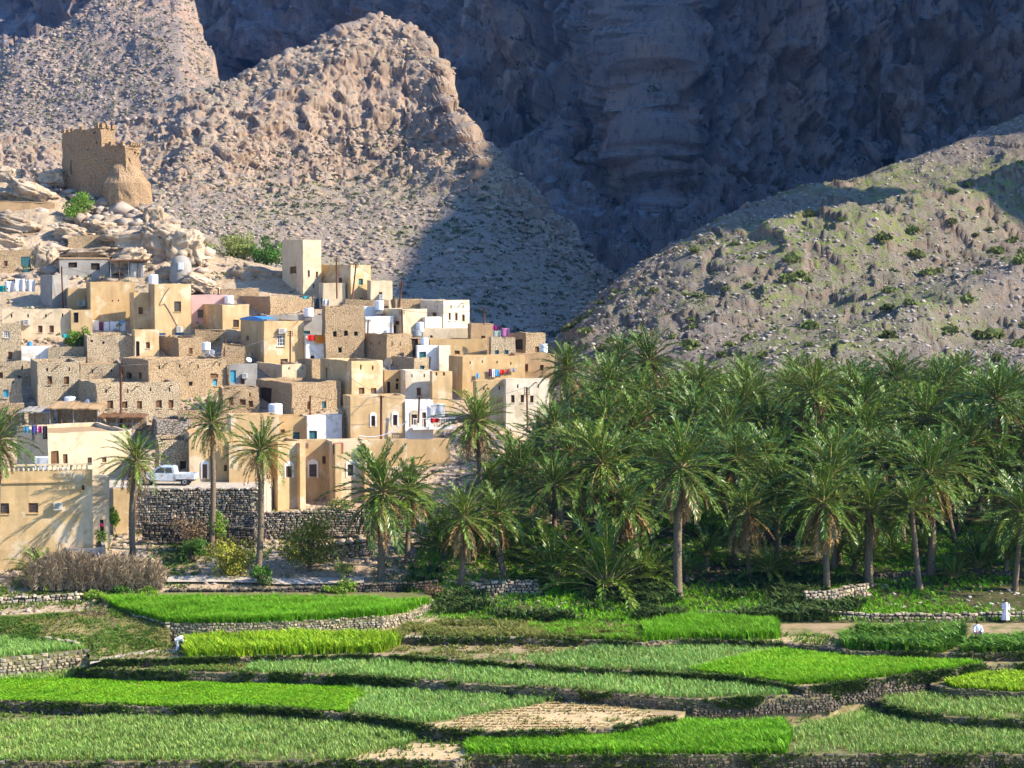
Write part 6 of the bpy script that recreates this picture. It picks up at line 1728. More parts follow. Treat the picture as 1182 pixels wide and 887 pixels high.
def tank(label, cx, yb, w, h, Y, mt='tank', group='white rooftop water tanks'):
    p = at(cx, yb, Y); k = Y / F_PX; W_, Hh = w * k, h * k
    rt = root('water_tank', p, label, 'water tank', group)
    mb = MB(); r = W_ / 2
    prof = [(r * .97, 0), (r, .05 * Hh), (r, .30 * Hh), (r * .975, .33 * Hh), (r, .36 * Hh), (r, .62 * Hh), (r * .975, .65 * Hh), (r, .68 * Hh), (r, .93 * Hh), (r * .9, .985 * Hh), (r * .3, Hh)]
    mb.lathe(p, prof, 20); mb.build('tank_body', MT[mt], rt, smooth_=False)
    mb = MB(); mb.lathe(p + Vector((0, 0, Hh * 1.003)), [(r * .32, 0), (r * .32, .05), (r * .1, .09)], 12); mb.build('lid', MT['acd' if mt != 'tank' else 'steel'], rt)
    st = MB()
    st.box(p + Vector((-r * .8, -r * .8, -.5)), (r * 1.6, 0, 0), (0, r * 1.6, 0), (0, 0, .497))
    st.build('stand', MT['grey'], rt)
for lab, x, yb, w, h in (('white water tank on the roof of the pink house', 264.5, 350.5, 11, 9), ('white water tank on the stone wall house, right of the blue-edged roof', 356.5, 365.5, 11, 10), ('white water tank on the roof right of the small cream crest house', 438, 358, 10, 11),
                         ('white water tank in front of the tan and cream pole house', 485, 383, 9, 11), ('white water tank above the ruined room, on the lavender-white roof', 490, 400, 9, 10), ('white water tank on the last crest house', 627.5, 408, 9, 11),
                         ('large white water tank in front of the ruined brown house', 318, 480, 16, 14), ('white water tank on the canopy left of the five-window stone house', 81, 470, 13, 12), ('white tank on the brown stone house, upper of two white shapes', 238, 404, 10, 9),
                         ('grey water tank before the long cream parapet house', 481, 388, 12, 7), ('white tank right of the lean-to beside the block hut', 177, 328, 11, 11)):
    tank(lab, x, yb, w, h, Yv(yb + 22), 'steel' if lab.startswith('grey') else 'tank')
tank('blue barrel on the low white courtyard wall', 34.5, 400, 6, 5, Yv(418) + .8, 'blue', None)
def dish(label, cx, cy, r, Y, ax=(-.5, -.75, .45), mt='tank'):
    p = at(cx, cy, Y); R_ = r * Y / F_PX; rt = root('satellite_dish', p - Vector((0, 0, R_ * 1.6)), label, 'satellite dish', 'satellite dishes')
    ax = Vector(ax).normalized(); a = ax.orthogonal().normalized(); b = ax.cross(a)
    mb = MB(); n = 18; V = []
    rings = 5
    for off in (0, -.03):
        for i in range(rings + 1):
            f = i / rings
            for k in range(n):
                t = 2 * math.pi * k / n; V.append(p + (a * math.cos(t) + b * math.sin(t)) * R_ * f + ax * (R_ * .35 * f * f + off))
    F = []
    N1 = (rings + 1) * n
    for i in range(rings):
        for k in range(n):
            q, q2 = i * n + k, i * n + (k + 1) % n
            F += [(q, q2, q2 + n, q + n), (N1 + q, N1 + q + n, N1 + q2 + n, N1 + q2)]
    for k in range(n): F.append((rings * n + k, rings * n + (k + 1) % n, N1 + rings * n + (k + 1) % n, N1 + rings * n + k))
    mb.add(V, F); mb.build('reflector', MT[mt], rt, smooth_=True)
    mb = MB(); mb.tube([p - b * R_ * .9 + ax * R_ * .3, p + ax * R_ * 1.1], .025, 5); mb.tube([p + ax * R_ * 1.05, p + ax * R_ * 1.2], .06, 6); mb.build('feed_arm', MT['steel'], rt)
    mb = MB(); mb.tube([p - ax * .04, p - ax * .2 - Vector((0, 0, R_ * .5)), p - ax * .2 - Vector((0, 0, R_ * 1.7))], .04, 6); mb.build('mast', MT['steel'], rt)
dish('big white satellite dish below the upper white tank on the brown stone house', 244.5, 409, 5.2, Yv(424))
dish('large cream satellite dish left of the lavender-white house', 448.5, 419, 6, Yv(438), mt='cream')
dish('small tilted satellite dish on the grey blue-door house', 287, 416, 3.4, Yv(448) + .6, ax=(.5, -.6, .6))
dish('small satellite dish on the canopy of the five-window stone house', 101, 464, 3.2, Yv(495))
dish('small satellite dish on the white house wall, lower middle of the upper village', 445, 384, 2.6, Yv(398))

def pole(label, x0, y0, x1, y1, Y, rad=.09, arms=3, mt='rust'):
    a, b = at(x0, y0, Y), at(x1, y1, Y + .2)
    a.z = a.z - .8
    rt = root('utility_pole', a, label, 'pole', 'utility poles')
    mb = MB(); mb.tube([a, a.lerp(b, .5), b], [rad * 1.25, rad * 1.1, rad], 8); mb.build('shaft', MT[mt], rt, smooth_=True)
    for i in range(arms):
        q = b.lerp(a, .03 + i * .05); m_ = MB(); m_.box(q - Vector((.32, .05, .03)), (.64, 0, 0), (0, .1, 0), (0, 0, .06))
        for s in (-.26, .26): m_.lathe(q + Vector((s, 0, .03)), [(.04, 0), (.06, .05), (.03, .12)], 6)
        m_.build('crossarm', MT[mt], rt)
    return b
PT = {}
for k, lab, x0, y0, x1, y1, Y, arms in (
    ('a', 'rusty pole rising from the grey retaining house on the left', 73, 356, 71, 308, Yv(358) - .5, 0), ('b', 'tall rusty pole in front of the five-window stone house', 140, 484, 139, 422, Yv(496) - 1.2, 0),
    ('c', 'rusty pole with crossarms on the front of the blue-edged house', 335, 420, 335, 382, Yv(424) - 1.6, 3), ('d', 'dark pole between the tall cream house and the wide tan house', 389, 338, 388, 298, Yv(356), 2),
    ('e', 'leaning pole in front of the wide tan house', 406, 344, 411, 305, Yv(356) - 1, 2), ('f', 'leaning dark pole above the rusty pole house, against the blue shaded slope', 460, 358, 464, 325, Yv(368), 3),
    ('g', 'short rusty pole on the crest near the roof laundry', 559, 376, 559, 356, Yv(410), 1), ('h', 'tall dark pole before the arched-window ochre house', 440, 508, 440, 457, Yv(522) - 1.5, 1),
    ('i', 'thin white pole left of the blue-edged house', 259, 416, 259.5, 389, Yv(424), 0), ('j', 'rusty pole at the corner of the tan and cream house', 465, 388, 464, 358, Yv(392) - .4, 3),
    ('k', 'short dark pole in front of the ruined brown house', 358, 482, 358, 457, Yv(484) - .6, 0), ('l', 'slim dark pole with steps before the three barred windows', 609, 486, 608, 447, Yv(490) - .8, 4),
    ('m', 'bare dark pole without crown between the palms, left of the arched-window house', 743, 492, 743, 446, 215, 0), ('n', 'thin pole on the white house facade with the balcony', 483, 480, 484, 458, Yv(516) - 1.4, 1),
    ('o', 'rusty pole on the right side of the white house in the upper village', 424, 396, 425, 369, Yv(395) - .5, 2), ('p', 'rusty pole in front of the white tank at the pink house', 252, 352, 252, 333, Yv(368), 0)):
    PT[k] = pole(lab, x0, y0, x1, y1, Y, rad=.12 if k in 'hbm' else .09, arms=arms)
W_ = lambda lab, pts, sag=.5: line(lab, pts, .022, 'power_cable', 'cable', 'acd', sag)
W_('power cable from the tall dark pole to the balcony house', [PT['h'], PT['n']], .3)
W_('power cable from the tall dark pole across the ruined brown house', [PT['h'], PT['k']], .5)
W_('lower power cable from the tall dark pole towards the slim palms', [PT['h'] - Vector((0, 0, .6)), at(395, 470, 196)], .2)
line('thick pale cable sagging from the white house to the small brown stone house', [at(415, 503, 196), at(470, 486, 196)], .05, 'power_cable', 'cable', 'tank', .7)
line('dark cable drooping across the pale yellow house front', [at(52, 510, 190), at(120, 529, 190.6)], .05, 'power_cable', 'cable', 'acd', .9)
W_('power cable between leaning pole and pole by the tall cream house', [PT['d'], PT['e']], .2)
W_('power cable from the pole cluster to the dark leaning crest pole', [PT['e'], PT['f']], .7)
W_('power cable from the blue-edged house pole to the tall dark pole', [PT['c'], PT['h']], .6)
W_('power cable from the blue-edged house pole up to the pole by the tall cream house', [PT['c'], PT['d']], .6)
W_('power cable from the five-window house pole to the blue-edged house pole', [PT['b'], PT['c']], .9)
W_('power cable from the retaining house pole to the pole at the pink house', [PT['a'], PT['p']], .7)
W_('power cable from the tan and cream house pole to the crest pole', [PT['j'], PT['g']], .5)
W_('power cable from the balcony house pole into the palms', [PT['n'], PT['l']], .8)
tc = HOUSES['tall pale house with long cables on its wall and small blue windows below']
cb = MB()
for pts in ([(184, 352), (190, 340), (196, 332)], [(184, 353), (190, 351), (197, 362), (204, 375), (214, 388)]):
    P_ = [on_face('tall pale house with long cables on its wall and small blue windows below', x, y, .05)[0] for x, y in pts]; cb.tube(P_, .035, 5)
cb.build('wall_cable', MT['acd'], tc['rt'])

# shelters: canopy on posts
def shelter(label, x0, x1, yt, yb, Y, D, roofm, npost=4, tilt=.3, rail=False):
    a, b = at(x0, yb, Y), at(x1, yb, Y); zt = at(x0, yt, Y).z; z0 = a.z
    rt = root('canopy', ((a.x + b.x) / 2, Y, z0), label, 'canopy', 'roof canopies on posts')
    L = b.x - a.x; mb = MB()
    n = 10
    for i in range(n):
        xx = a.x - .3 + (L + .6) * i / n; w = (L + .6) / n
        mb.box((xx, Y - .4, zt - R.uniform(0, .12)), (w * .98, 0, R.uniform(-.06, .06)), (0, D + .4, tilt + R.uniform(-.08, .08)), (0, 0, .12))
    mb.build('roof', MT[roofm], rt)
    for i in range(npost):
        x = a.x + L * i / (npost - 1); p = MB(); p.tube([(x, Y, z0 - .6), (x + R.uniform(-.1, .1), Y, zt)], .06, 7); p.build('post', MT['wood' if i % 2 else 'steel'], rt)
    if rail:
        p = MB()
        for zz in (.5, 1.0): p.tube([(a.x, Y - .05, z0 + zz), (b.x, Y - .05, z0 + zz)], .03, 6)
        p.build('railing', MT['steel'], rt)
    bk = MB(); bk.box((a.x, Y + D, z0 - .6), (L, 0, 0), (0, .15, 0), (0, 0, zt - z0 + .3)); bk.build('back_wall', MT['sg'], rt)
shelter('thatched canopy with white water tank on top, before the five-window stone house', 58, 113, 472, 500, Yv(501) - 1.5, 3.5, 'mud', 5, .5, True)
shelter('dark mat canopy on thin posts at the right of the thatched canopy', 116, 163, 482, 500, Yv(501) - 1.5, 3.0, 'wood', 6, .2, True)
shelter('grey shade panel roof at the left over the laundry railing', 25, 55, 476, 502, Yv(501) - 1.2, 3.0, 'grey', 3, .3, True)
shelter('open lean-to of poles right of the grey block hut', 128, 170, 301, 327, Yv(328), 3.0, 'wood', 5, .2)
# round grey hut
p = at(209, 327, Yv(330)); k = Yv(330) / F_PX
rt = root('round_hut', p, 'round grey plastered hut with a small white window under the jagged rock', 'hut')
mb = MB(); mb.lathe(p - Vector((0, 0, 1)), [(13 * k, 0), (13.5 * k, 1.4), (13 * k, 2.6), (11.8 * k, 3.6), (9 * k, 4.4), (3 * k, 4.7)], 22); mb.build('wall', MT['grey'], rt, smooth_=True)
mb = MB(); mb.box(p + Vector((-1 * k, -13.9 * k, 1.8)), (6 * k, 0, 0), (0, .3, 0), (0, 0, 1.0)); wf = mb.build('window', MT['white'], rt)
mb = MB(); mb.box(p + Vector((-.2 * k, -13.9 * k - .012, 1.9)), (4.4 * k, 0, 0), (0, .02, 0), (0, 0, .8)); mb.build('shutter', MT['tank'], wf)

# ------------------------------------------------------------------ pickup truck on the road
def truck():
    p = at(194, 563, 179.4); p.z = 7.56
    rt = root('pickup_truck', p, 'old white pickup truck with a bluish cab on the road above the retaining wall', 'pickup truck', rz=math.radians(-3))
    body = mat('truck_paint', (.66, .70, .74), (.58, .62, .66), 1, rough=.45, spec=.4, c3=(.48, .41, .31), scale3=2.2, lo3=.48, hi3=.66); bluep = mat('truck_cab_paint', (.42, .52, .66), (.50, .58, .68), 1, rough=.35, spec=.5); tyre = mat('tyre_rubber', (.025, .025, .025), (.04, .04, .04), 8)
    def bb(prof, w, name, m_, y0=None, parent=rt):
        mb = MB(); n = len(prof); y0 = -w / 2 if y0 is None else y0
        V = [(x, y0, z) for x, z in prof] + [(x, y0 + w, z) for x, z in prof]
        F = [tuple(range(n))[::-1], tuple(range(n, 2 * n))] + [(i, (i + 1) % n, n + (i + 1) % n, n + i) for i in range(n)]
        mb.add(V, F); o = mb.build(name, m_); o.parent = parent
        bv = o.modifiers.new('b', 'BEVEL'); bv.width = .04; bv.segments = 2; bv.limit_method = 'ANGLE'
        return o
    bb([(-2.7, .48), (-2.72, .95), (-2.55, 1.08), (-1.35, 1.16), (-.75, 1.16), (-.75, .48)], 1.66, 'bonnet', body)
    bb([(-1.4, 1.155), (-.85, 1.76), (-.6, 1.82), (.55, 1.82), (.75, 1.70), (.85, 1.155)], 1.56, 'cab', bluep)
    bb([(-.745, .46), (-.745, 1.15), (.86, 1.15), (.86, .46)], 1.66, 'door', body)
    bb([(.87, .62), (.87, .74), (2.75, .74), (2.75, .62)], 1.74, 'bed_floor', body)
    for y in (-.87, .81): bb([(.87, .74), (.87, 1.14), (2.75, 1.14), (2.75, .74)], .06, 'bed_side', body, y)
    bb([(2.70, .74), (2.70, 1.12), (2.76, 1.12), (2.76, .74)], 1.62, 'tailgate', body)
    bb([(-2.85, .42), (-2.85, .62), (-2.70, .62), (-2.70, .42)], 1.7, 'bumper', MT['acd'])
    for s in (-1, 1):
        y = s * .80 - (.0 if s < 0 else 0)
        bb([(-1.12, 1.22), (-.78, 1.66), (-.15, 1.70), (-.15, 1.22)], .02, 'window', MT['glass'], s * .787 - .01)
        bb([(-.05, 1.22), (-.05, 1.70), (.5, 1.70), (.62, 1.22)], .02, 'window', MT['glass'], s * .787 - .01)
        bb([(-2.745, .74), (-2.745, .92), (-2.70, .92), (-2.70, .74)], .3, 'headlight', MT['tank'], s * .62 - .15)
        for x in (-1.85, 1.75):
            w = MB(); c = Vector((x, s * .72, .37)); n = 20
            for r0, r1, q in ((.37, .37, 0), ):
                V = []
                for yy, rr in ((-.12, .33), (-.10, .37), (.10, .37), (.12, .33)):
                    for k in range(n):
                        t = 2 * math.pi * k / n; V.append((c.x + rr * math.cos(t), c.y + yy, c.z + rr * math.sin(t)))
                F = [(i * n + k, i * n + (k + 1) % n, (i + 1) * n + (k + 1) % n, (i + 1) * n + k) for i in range(3) for k in range(n)] + [tuple(range(n)), tuple(range(3 * n, 4 * n))[::-1]]
                w.add(V, F)
            wo = w.build('wheel', tyre); wo.parent = rt
            w = MB(); V = []
            for yy, rr in ((.122, .20), (.135, .17), (.11, .05)):
                for k in range(n):
                    t = 2 * math.pi * k / n; V.append((c.x + rr * math.cos(t), c.y + s * yy, c.z + rr * math.sin(t)))
            w.add(V, [(i * n + k, i * n + (k + 1) % n, (i + 1) * n + (k + 1) % n, (i + 1) * n + k) for i in range(2) for k in range(n)] + [tuple(range(2 * n, 3 * n))])
            ro = w.build('rim', MT['steel']); ro.parent = wo
    bb([(-2.5, .36), (-2.5, .50), (2.6, .62), (2.6, .40)], .9, 'chassis', MT['acd'])
truck()

# ------------------------------------------------------------------ dead palm fronds: the screen and the heap
m_straw = mat('dry_straw', (.45, .33, .20), (.28, .195, .11), 1.5, attr=True, transl=.1)
def fronds_thing(name, label, cat, P, D, L, n_leaf=14, w=.09):
    """dry fronds: base points P, directions D, lengths L"""
    rt = root(name, tuple(P[len(P) // 2]), label, cat)
    V, C, off = [], [], np.array(rt.location)
    for p, d, l in zip(P, D, L):
        d = d / np.linalg.norm(d); s = np.cross(d, [0, 1, .2]); s /= np.linalg.norm(s) + 1e-6; q = np.cross(s, d)
        c = rng.uniform(.45, 1.35)
        for i in range(n_leaf):
            t = rng.uniform(.1, 1); b = p + d * l * t * .85
            dd = d * .75 + s * rng.normal(0, .45) + q * rng.normal(0, .3) + np.array([0, 0, -.15 * t]); dd /= np.linalg.norm(dd)
            e = b + dd * l * rng.uniform(.16, .30); ww = np.cross(dd, q) * w * .5; m_ = (b + e) / 2
            V += [b, m_ + ww, e, m_ - ww]; C += [c * rng.uniform(.8, 1.2)] * 4
        ww = s * .04; V += [p - ww, p + ww, p + d * l + ww * .3, p + d * l - ww * .3]; C += [c * .8] * 4
    V = np.array(V) - off
    mesh_np('dry_fronds', V, np.arange(len(V)).reshape(-1, 4), None, m_straw, vcol=np.repeat(np.array(C)[:, None], 3, 1), parent=rt)
    return rt
P, D, L = [], [], []
for i in range(1500):
    x = rng.uniform(36, 186); Y = rng.uniform(160.8, 163.8)
    top = np.interp(x, [36, 46, 60, 75, 100, 120, 150, 170, 186], [652, 645, 640, 633, 637, 643, 640, 645, 655]) + rng.normal(0, 3)
    yb = 682 - (Y - 160.8) * 2.5
    b = at(x, yb, Y); tz = at(x, top, Y).z; b.z = max(b.z, gz(b.x, Y) - .1)
    l = max(.7, (tz - b.z) * rng.uniform(.55, 1.05))
    P.append(np.array(b)); D.append(np.array([rng.normal(-.05, .28), rng.normal(0, .2), 1.0])); L.append(l)
fs = fronds_thing('frond_screen', 'long ragged screen of dead grey-brown palm fronds in front of the nearest house', 'frond screen', P, D, L)
mb = MB()
for x in (42, 70, 98, 126, 154, 182):
    b = at(x, 680, 162.5); mb.tube([b - Vector((0, 0, .4)), b + Vector((.1, 0, 2.6))], .05, 6)
mb.build('posts', MT['wood'], fs)
P, D, L = [], [], []
for i in range(420):
    x = rng.normal(108, 12); r_ = rng.random()
    b = at(x, 717 - 9 * r_ * math.exp(-((x - 106) / 20) ** 2), 152.2 + rng.uniform(-.8, 1.2)); P.append(np.array(b)); D.append(np.array([rng.normal(.3, .9), rng.normal(-.1, .4), rng.normal(-.02, .15)])); L.append(rng.uniform(.7, 1.6))
fronds_thing('frond_heap', 'low heap of dead palm fronds lying on the grassy bank', 'frond heap', P, D, L)
mb = boulder('brown mound of rotting straw under the dead palm fronds on the bank', 109, 715, 24, 6, 152.8, seed=60, rough=.3, mt=m_straw, group=None)
mb['category'] = 'straw mound'; mb.name = 'straw_mound'
# loose white stones by the irrigation channel
for i, (x, y, r) in enumerate([(138, 741, 2.6), (147, 738, 2.2), (150, 742, 2.6), (156, 735, 2.8), (160, 742, 2.4), (171, 738, 2.8), (176, 737, 2.2), (188, 735, 2.6), (112, 748, 3.0), (101, 752, 4.0), (190, 751, 2.4), (118, 752, 2.4)]):
    t = i / 12; boulder('pale loose stone among grass at the foot of the bank, beside the concrete channel', x, y, r, r * .8, 148.6 - (y - 735) * .22, seed=70 + i, rough=.3, group='pale stones at the foot of the bank')
# white sacks / bottle litter
for lab, x, y, Y, s in (('white plastic bag lying on the grass before the grove', 654, 732, 148.4, .55), ('white scrap lying beside the grove edge path', 683, 739, 146.5, .3)):
    o = boulder(lab, x, y, s * 10, s * 3.5, Y, seed=int(x), rough=.4, mt=MT['tank'], group=None); o.name = 'plastic_bag'; o['category'] = 'bag'
# wooden stakes at the right edge
for i, (lab, x, yb, yt, l) in enumerate((('left one of the thin stakes at the right edge of the fields', 1119, 772, 752, 4), ('middle stake with a slanting rail at the right edge of the fields', 1150, 773, 760, 0), ('thick dead stump at the right edge of the fields', 1168, 775, 752, -2))):
    b, t = at(x, yb, 139 + i * .2), at(x + l, yt, 139 + i * .2)
    m_ = MB(); m_.tube([b - Vector((0, 0, .5)), b.lerp(t, .5) + Vector((.05, 0, 0)), t], [.09 + .1 * (i == 2), .07 + .06 * (i == 2), .03], 7)
    if i == 1: m_.tube([b.lerp(t, .8), b.lerp(t, .9) + Vector((.9, .2, .25))], .04, 6)
    props(m_.build('wooden_stake', MT['bark'], smooth_=True), lab, 'stake', 'stakes at the right edge')

# ------------------------------------------------------------------ people
m_skin = mat('brown_skin', (.26, .13, .075), (.22, .11, .06), 3, rough=.5, spec=.35)
m_robe = mat('white_robe', (.80, .80, .84), (.74, .74, .80), 2, rough=.8, transl=.1)
m_hair = mat('black_hair', (.015, .012, .010), (.025, .02, .015), 9, rough=.5)
m_eye = mat('eye', (.02, .015, .01), None, 1, rough=.2)
def skin_body(rt, J, E, Rr, name='body'):
    me = bpy.data.meshes.new(name); me.from_pydata([tuple(v) for v in J], E, []); o = bpy.data.objects.new(name, me); COL.objects.link(o); o.parent = rt
    md = o.modifiers.new('skin', 'SKIN'); md.use_smooth_shade = True
    for i, r in enumerate(Rr): me.skin_vertices[0].data[i].radius = (r, r)
    me.skin_vertices[0].data[0].use_root = True
    sb_ = o.modifiers.new('sub', 'SUBSURF'); sb_.levels = 2; sb_.render_levels = 2
    me.materials.append(m_skin); return o
def figure(rt, pel, neck, headc, face, sh_l, sh_r, el_l, el_r, ha_l, ha_r, kn_l, kn_r, fo_l, fo_r, toe):
    V = lambda *q: Vector(q)
    pel, neck, headc = Vector(pel), Vector(neck), Vector(headc)
    ax = (neck - pel)
    J = [pel, pel.lerp(neck, .35), pel.lerp(neck, .75), neck, neck.lerp(headc, .45), headc - (headc - neck).normalized() * .03, headc + (headc - neck).normalized() * .07]
    Rr = [.15, .135, .155, .06, .055, .088, .082]
    E = [(0, 1), (1, 2), (2, 3), (3, 4), (4, 5), (5, 6)]
    for sh, el, ha in ((sh_l, el_l, ha_l), (sh_r, el_r, ha_r)):
        b = len(J); J += [Vector(sh), Vector(el), Vector(ha)]; Rr += [.062, .045, .033]; E += [(2, b), (b, b + 1), (b + 1, b + 2)]
        d = (Vector(ha) - Vector(el)).normalized(); s = d.cross(Vector(face)).normalized() if d.cross(Vector(face)).length > .1 else d.orthogonal().normalized()
        pm = Vector(ha) + d * .06; pi = len(J); J.append(pm); Rr.append(.03); E.append((b + 2, pi))
        for k, (o_, l_) in enumerate(((-.027, .085), (-.009, .098), (.009, .092), (.027, .072))):
            q = len(J); J += [pm + s * o_ + d * (.035 + l_ * .4), pm + s * o_ * 1.1 + d * (.035 + l_) + Vector(face) * .02]; Rr += [.0095, .008]; E += [(pi, q), (q, q + 1)]
        q = len(J); J += [Vector(ha) + d * .03 + s * -.045, Vector(ha) + d * .075 + s * -.06]; Rr += [.011, .009]; E += [(b + 2, q), (q, q + 1)]
    for side, kn, fo in ((-1, kn_l, fo_l), (1, kn_r, fo_r)):
        b = len(J); hip = pel + (Vector(kn) - pel) * .22 + Vector((0, 0, 0)); J += [hip, Vector(kn), Vector(fo), Vector(fo) + Vector(toe) * .17 + Vector((0, 0, -.04))]; Rr += [.095, .062, .042, .035]
        E += [(0, b), (b, b + 1), (b + 1, b + 2), (b + 2, b + 3)]
    body = skin_body(rt, J, E, Rr)
    f = Vector(face).normalized(); up = (headc - neck).normalized(); sd = f.cross(up).normalized()
    mb = MB()
    for s in (-1, 1): mb.lathe(headc + f * .083 + sd * .034 * s + up * .03 - Vector((0, 0, .012)), [(.004, 0), (.014, .006), (.014, .016), (.004, .024)], 8)
    mb.build('eyes', m_eye, rt)
    mb = MB(); n0 = headc + f * .085 + up * .022; mb.tube([n0, n0 + f * .03 - up * .045, n0 - up * .05], [.009, .017, .008], 6)
    for s in (-1, 1): mb.tube([headc + sd * .088 * s + up * .03, headc + sd * .098 * s - up * .03], [.02, .013], 6)
    mb.tube([headc + f * .082 - up * .052 - sd * .028, headc + f * .09 - up * .054, headc + f * .082 - up * .052 + sd * .028], [.004, .009, .004], 6)
    mb.build('face', m_skin, rt, smooth_=True)
    mb = MB(); V_ = []; n = 14
    a1 = (sd); a2 = (f)
    for j in range(6):
        t = j / 5 * 1.45; 
        for k in range(n):
            q = 2 * math.pi * k / n; V_.append(headc + up * (.03 + .105 * math.sin(t)) + (a1 * math.cos(q) + a2 * (math.sin(q) - .12)) * (.097 * math.cos(t)))
    mb.add(V_, [(j * n + k, j * n + (k + 1) % n, (j + 1) * n + (k + 1) % n, (j + 1) * n + k) for j in range(5) for k in range(n)] + [tuple(range(5 * n, 6 * n))])
    mb.build('hair', m_hair, rt, smooth_=True)
    return body
def sleeve(rt, a, b, c, r0=.085, r1=.075):
    mb = MB(); mb.tube([a, b, Vector(b).lerp(Vector(c), .85)], [r0, r1, r1 * 1.05], 10); mb.build('sleeve', m_robe, rt, smooth_=True)
def robe(rt, rings):
    """rings: (centre, rx, ry, fold) from hem to collar"""
    mb = MB(); n = 28; V = []
    for c, rx, ry, fo in rings:
        for k in range(n):
            t = 2 * math.pi * k / n; w = 1 + fo * math.sin(5 * t + c[2] * 2) + fo * .5 * math.sin(9 * t + 1)
            V.append((c[0] + rx * w * math.cos(t), c[1] + ry * w * math.sin(t), c[2]))
    m_ = len(rings); mb.add(V, [(i * n + k, i * n + (k + 1) % n, (i + 1) * n + (k + 1) % n, (i + 1) * n + k) for i in range(m_ - 1) for k in range(n)])
    return mb.build('robe', m_robe, rt, smooth_=True)
def standing():
    p = ground_at(1160.5, 717); s = 1.03
    rt = root('person', p, 'person in a long white robe standing on the path under the palms at the right', 'person', rz=math.radians(-20)); rt.scale = (s, s, s)
    o0 = rt.location.copy(); rt.location = (0, 0, 0); rt.rotation_euler.z = 0
    figure(rt, (0, 0, .93), (0.02, 0, 1.46), (.03, -.02, 1.63), (-.5, -.85, 0), (-.19, 0, 1.40), (.21, 0, 1.40), (-.24, -.03, 1.12), (.26, .02, 1.12), (-.20, -.18, .90), (.25, -.04, .86),
           (-.11, -.05, .5), (.10, .02, .5), (-.14, -.06, .08), (.11, .04, .08), (-.5, -.8, 0))
    robe(rt, [((-.03, 0, .10), .33, .27, .10), ((-.02, 0, .35), .29, .24, .08), ((-.01, 0, .65), .25, .21, .05), ((0, 0, .95), .225, .185, .03), ((.01, 0, 1.2), .215, .165, .015), ((.015, 0, 1.36), .215, .14, .01), ((.02, 0, 1.44), .13, .10, 0), ((.02, 0, 1.475), .075, .075, 0)])
    sleeve(rt, (-.19, 0, 1.40), (-.24, -.03, 1.12), (-.20, -.18, .90)); sleeve(rt, (.21, 0, 1.40), (.26, .02, 1.12), (.25, -.04, .86))
    for sx in (-1, 1):
        mb = MB(); mb.tube([(sx * .125 - .02, -.02, .03), (sx * .125 - .10, -.16, .025)], [.045, .05], 8); mb.build('sandal', MT['bark'], rt)
    rt.location = o0; rt.rotation_euler.z = math.radians(-20)
standing()
def bending():
    p = at_z(205.5, 752.5, Z4 + .03)
    rt = root('person', p, 'person in white bending down between the bank and the yellow-green crop', 'person')
    o0 = rt.location.copy(); rt.location = (0, 0, 0)
    figure(rt, (-.05, 0, .86), (.40, -.03, 1.06), (.55, -.05, 1.00), (.6, -.3, -.75), (.36, -.19, 1.0), (.36, .17, 1.0), (.46, -.22, .72), (.46, .18, .72), (.54, -.2, .47), (.54, .15, .47),
           (.02, -.11, .46), (.0, .1, .46), (-.04, -.12, .08), (-.06, .12, .08), (1, -.2, 0))
    mb = MB(); mb.tube([(-.16, 0, .84), (-.02, 0, .93), (.2, -.01, 1.02), (.36, -.02, 1.06), (.44, -.03, 1.065)], [.17, .20, .205, .19, .09], 18); mb.build('robe', m_robe, rt, smooth_=True)
    for s in (-1, 1):
        mb = MB(); mb.tube([(-.08, s * .08, .92), (-.01, s * .11, .5), (-.06, s * .12, .12)], [.15, .11, .10], 12); mb.build('trouser_leg', m_robe, rt, smooth_=True)
        sleeve(rt, (.36, s * .18, 1.0), (.46, s * .2, .72), (.54, s * .17, .47), .075, .06)
    rt.location = o0
bending()
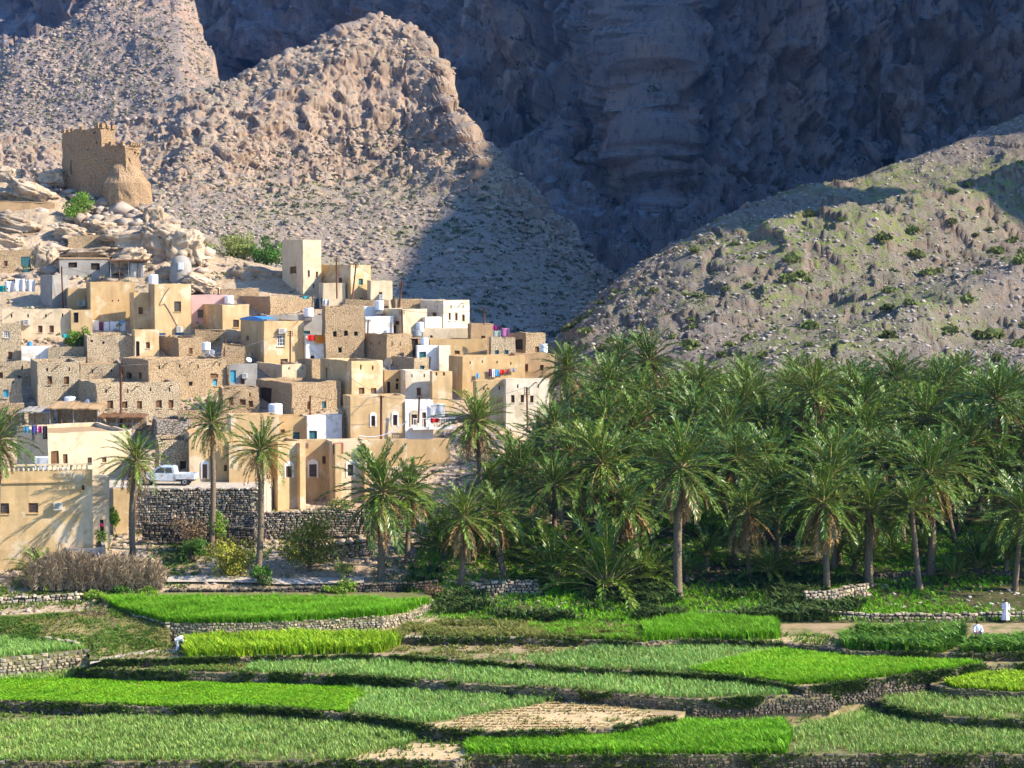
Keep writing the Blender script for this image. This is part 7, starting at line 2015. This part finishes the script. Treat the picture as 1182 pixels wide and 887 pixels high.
def crouching():
    p = at_z(1128, 741, Z5)
    rt = root('person', p, 'person in a white shirt crouching between the two maize plots at the right edge', 'person')
    o0 = rt.location.copy(); rt.location = (0, 0, 0)
    s = .55
    figure(rt, (.05, .02, .5), (-.02, -.05, .98), (-.06, -.10, 1.12), (-.6, -.6, -.3), (-.20, -.08, .92), (.20, -.04, .92), (-.30, -.22, .66), (.28, -.2, .66), (-.28, -.40, .46), (.20, -.42, .46),
           (-.16, -.36, .52), (.18, -.36, .52), (-.14, -.16, .08), (.16, -.14, .08), (-.3, -.9, 0))
    robe(rt, [((.05, .02, .34), .30, .27, .05), ((.04, .01, .55), .27, .24, .04), ((.01, -.02, .75), .245, .20, .03), ((-.01, -.04, .90), .23, .17, .02), ((-.02, -.05, .97), .14, .12, 0), ((-.02, -.05, 1.0), .07, .07, 0)])
    sleeve(rt, (-.20, -.08, .92), (-.30, -.22, .66), (-.28, -.40, .46)); sleeve(rt, (.20, -.04, .92), (.28, -.2, .66), (.20, -.42, .46))
    rt.location = o0 + Vector((0, 0, .25)); rt.scale = (1.1, 1.1, 1.1)
    sd_ = MB(); q = rt.location; sd_.lathe((q.x, q.y - .1, q.z - .6), [(.6, 0), (.5, .62)], 10); props(sd_.build('earth_mound', m_soil), kind='structure')
    b = at_z(1125.5, 735, Z5 + .55); rb = root('bucket', b, 'light blue bucket beside the crouching person in the maize', 'bucket')
    mb = MB(); mb.lathe(b + Vector((0, -.3, -.45)), [(.13, 0), (.17, .36), (.18, .38), (.155, .36), (.12, .02)], 16); mb.build('pail', MT['teal'], rb, smooth_=True)
    mb = MB(); mb.tube([b + Vector((.17 * math.cos(t), -.3, -.09 + .2 * math.sin(t))) for t in np.linspace(0, math.pi, 9)], .01, 5); mb.build('handle', MT['steel'], rb)
crouching()
# ------------------------------------------------------------------ the valley's haze
hb = MB()
hb.box((-1500, -60, -12), (3000, 0, 0), (0, 1860, 0), (0, 0, 830))
m_hz = bpy.data.materials.new('valley_haze'); m_hz.use_nodes = True
m_hz.node_tree.nodes.remove(m_hz.node_tree.nodes['Principled BSDF'])
pv = m_hz.node_tree.nodes.new('ShaderNodeVolumePrincipled')
pv.inputs['Color'].default_value = (.16, .42, 1.0, 1)
pv.inputs['Density'].default_value = .00030
pv.inputs['Anisotropy'].default_value = .86
m_hz.node_tree.links.new(pv.outputs[0], m_hz.node_tree.nodes['Material Output'].inputs['Volume'])
haze = hb.build('haze', m_hz)
props(haze, kind='stuff')
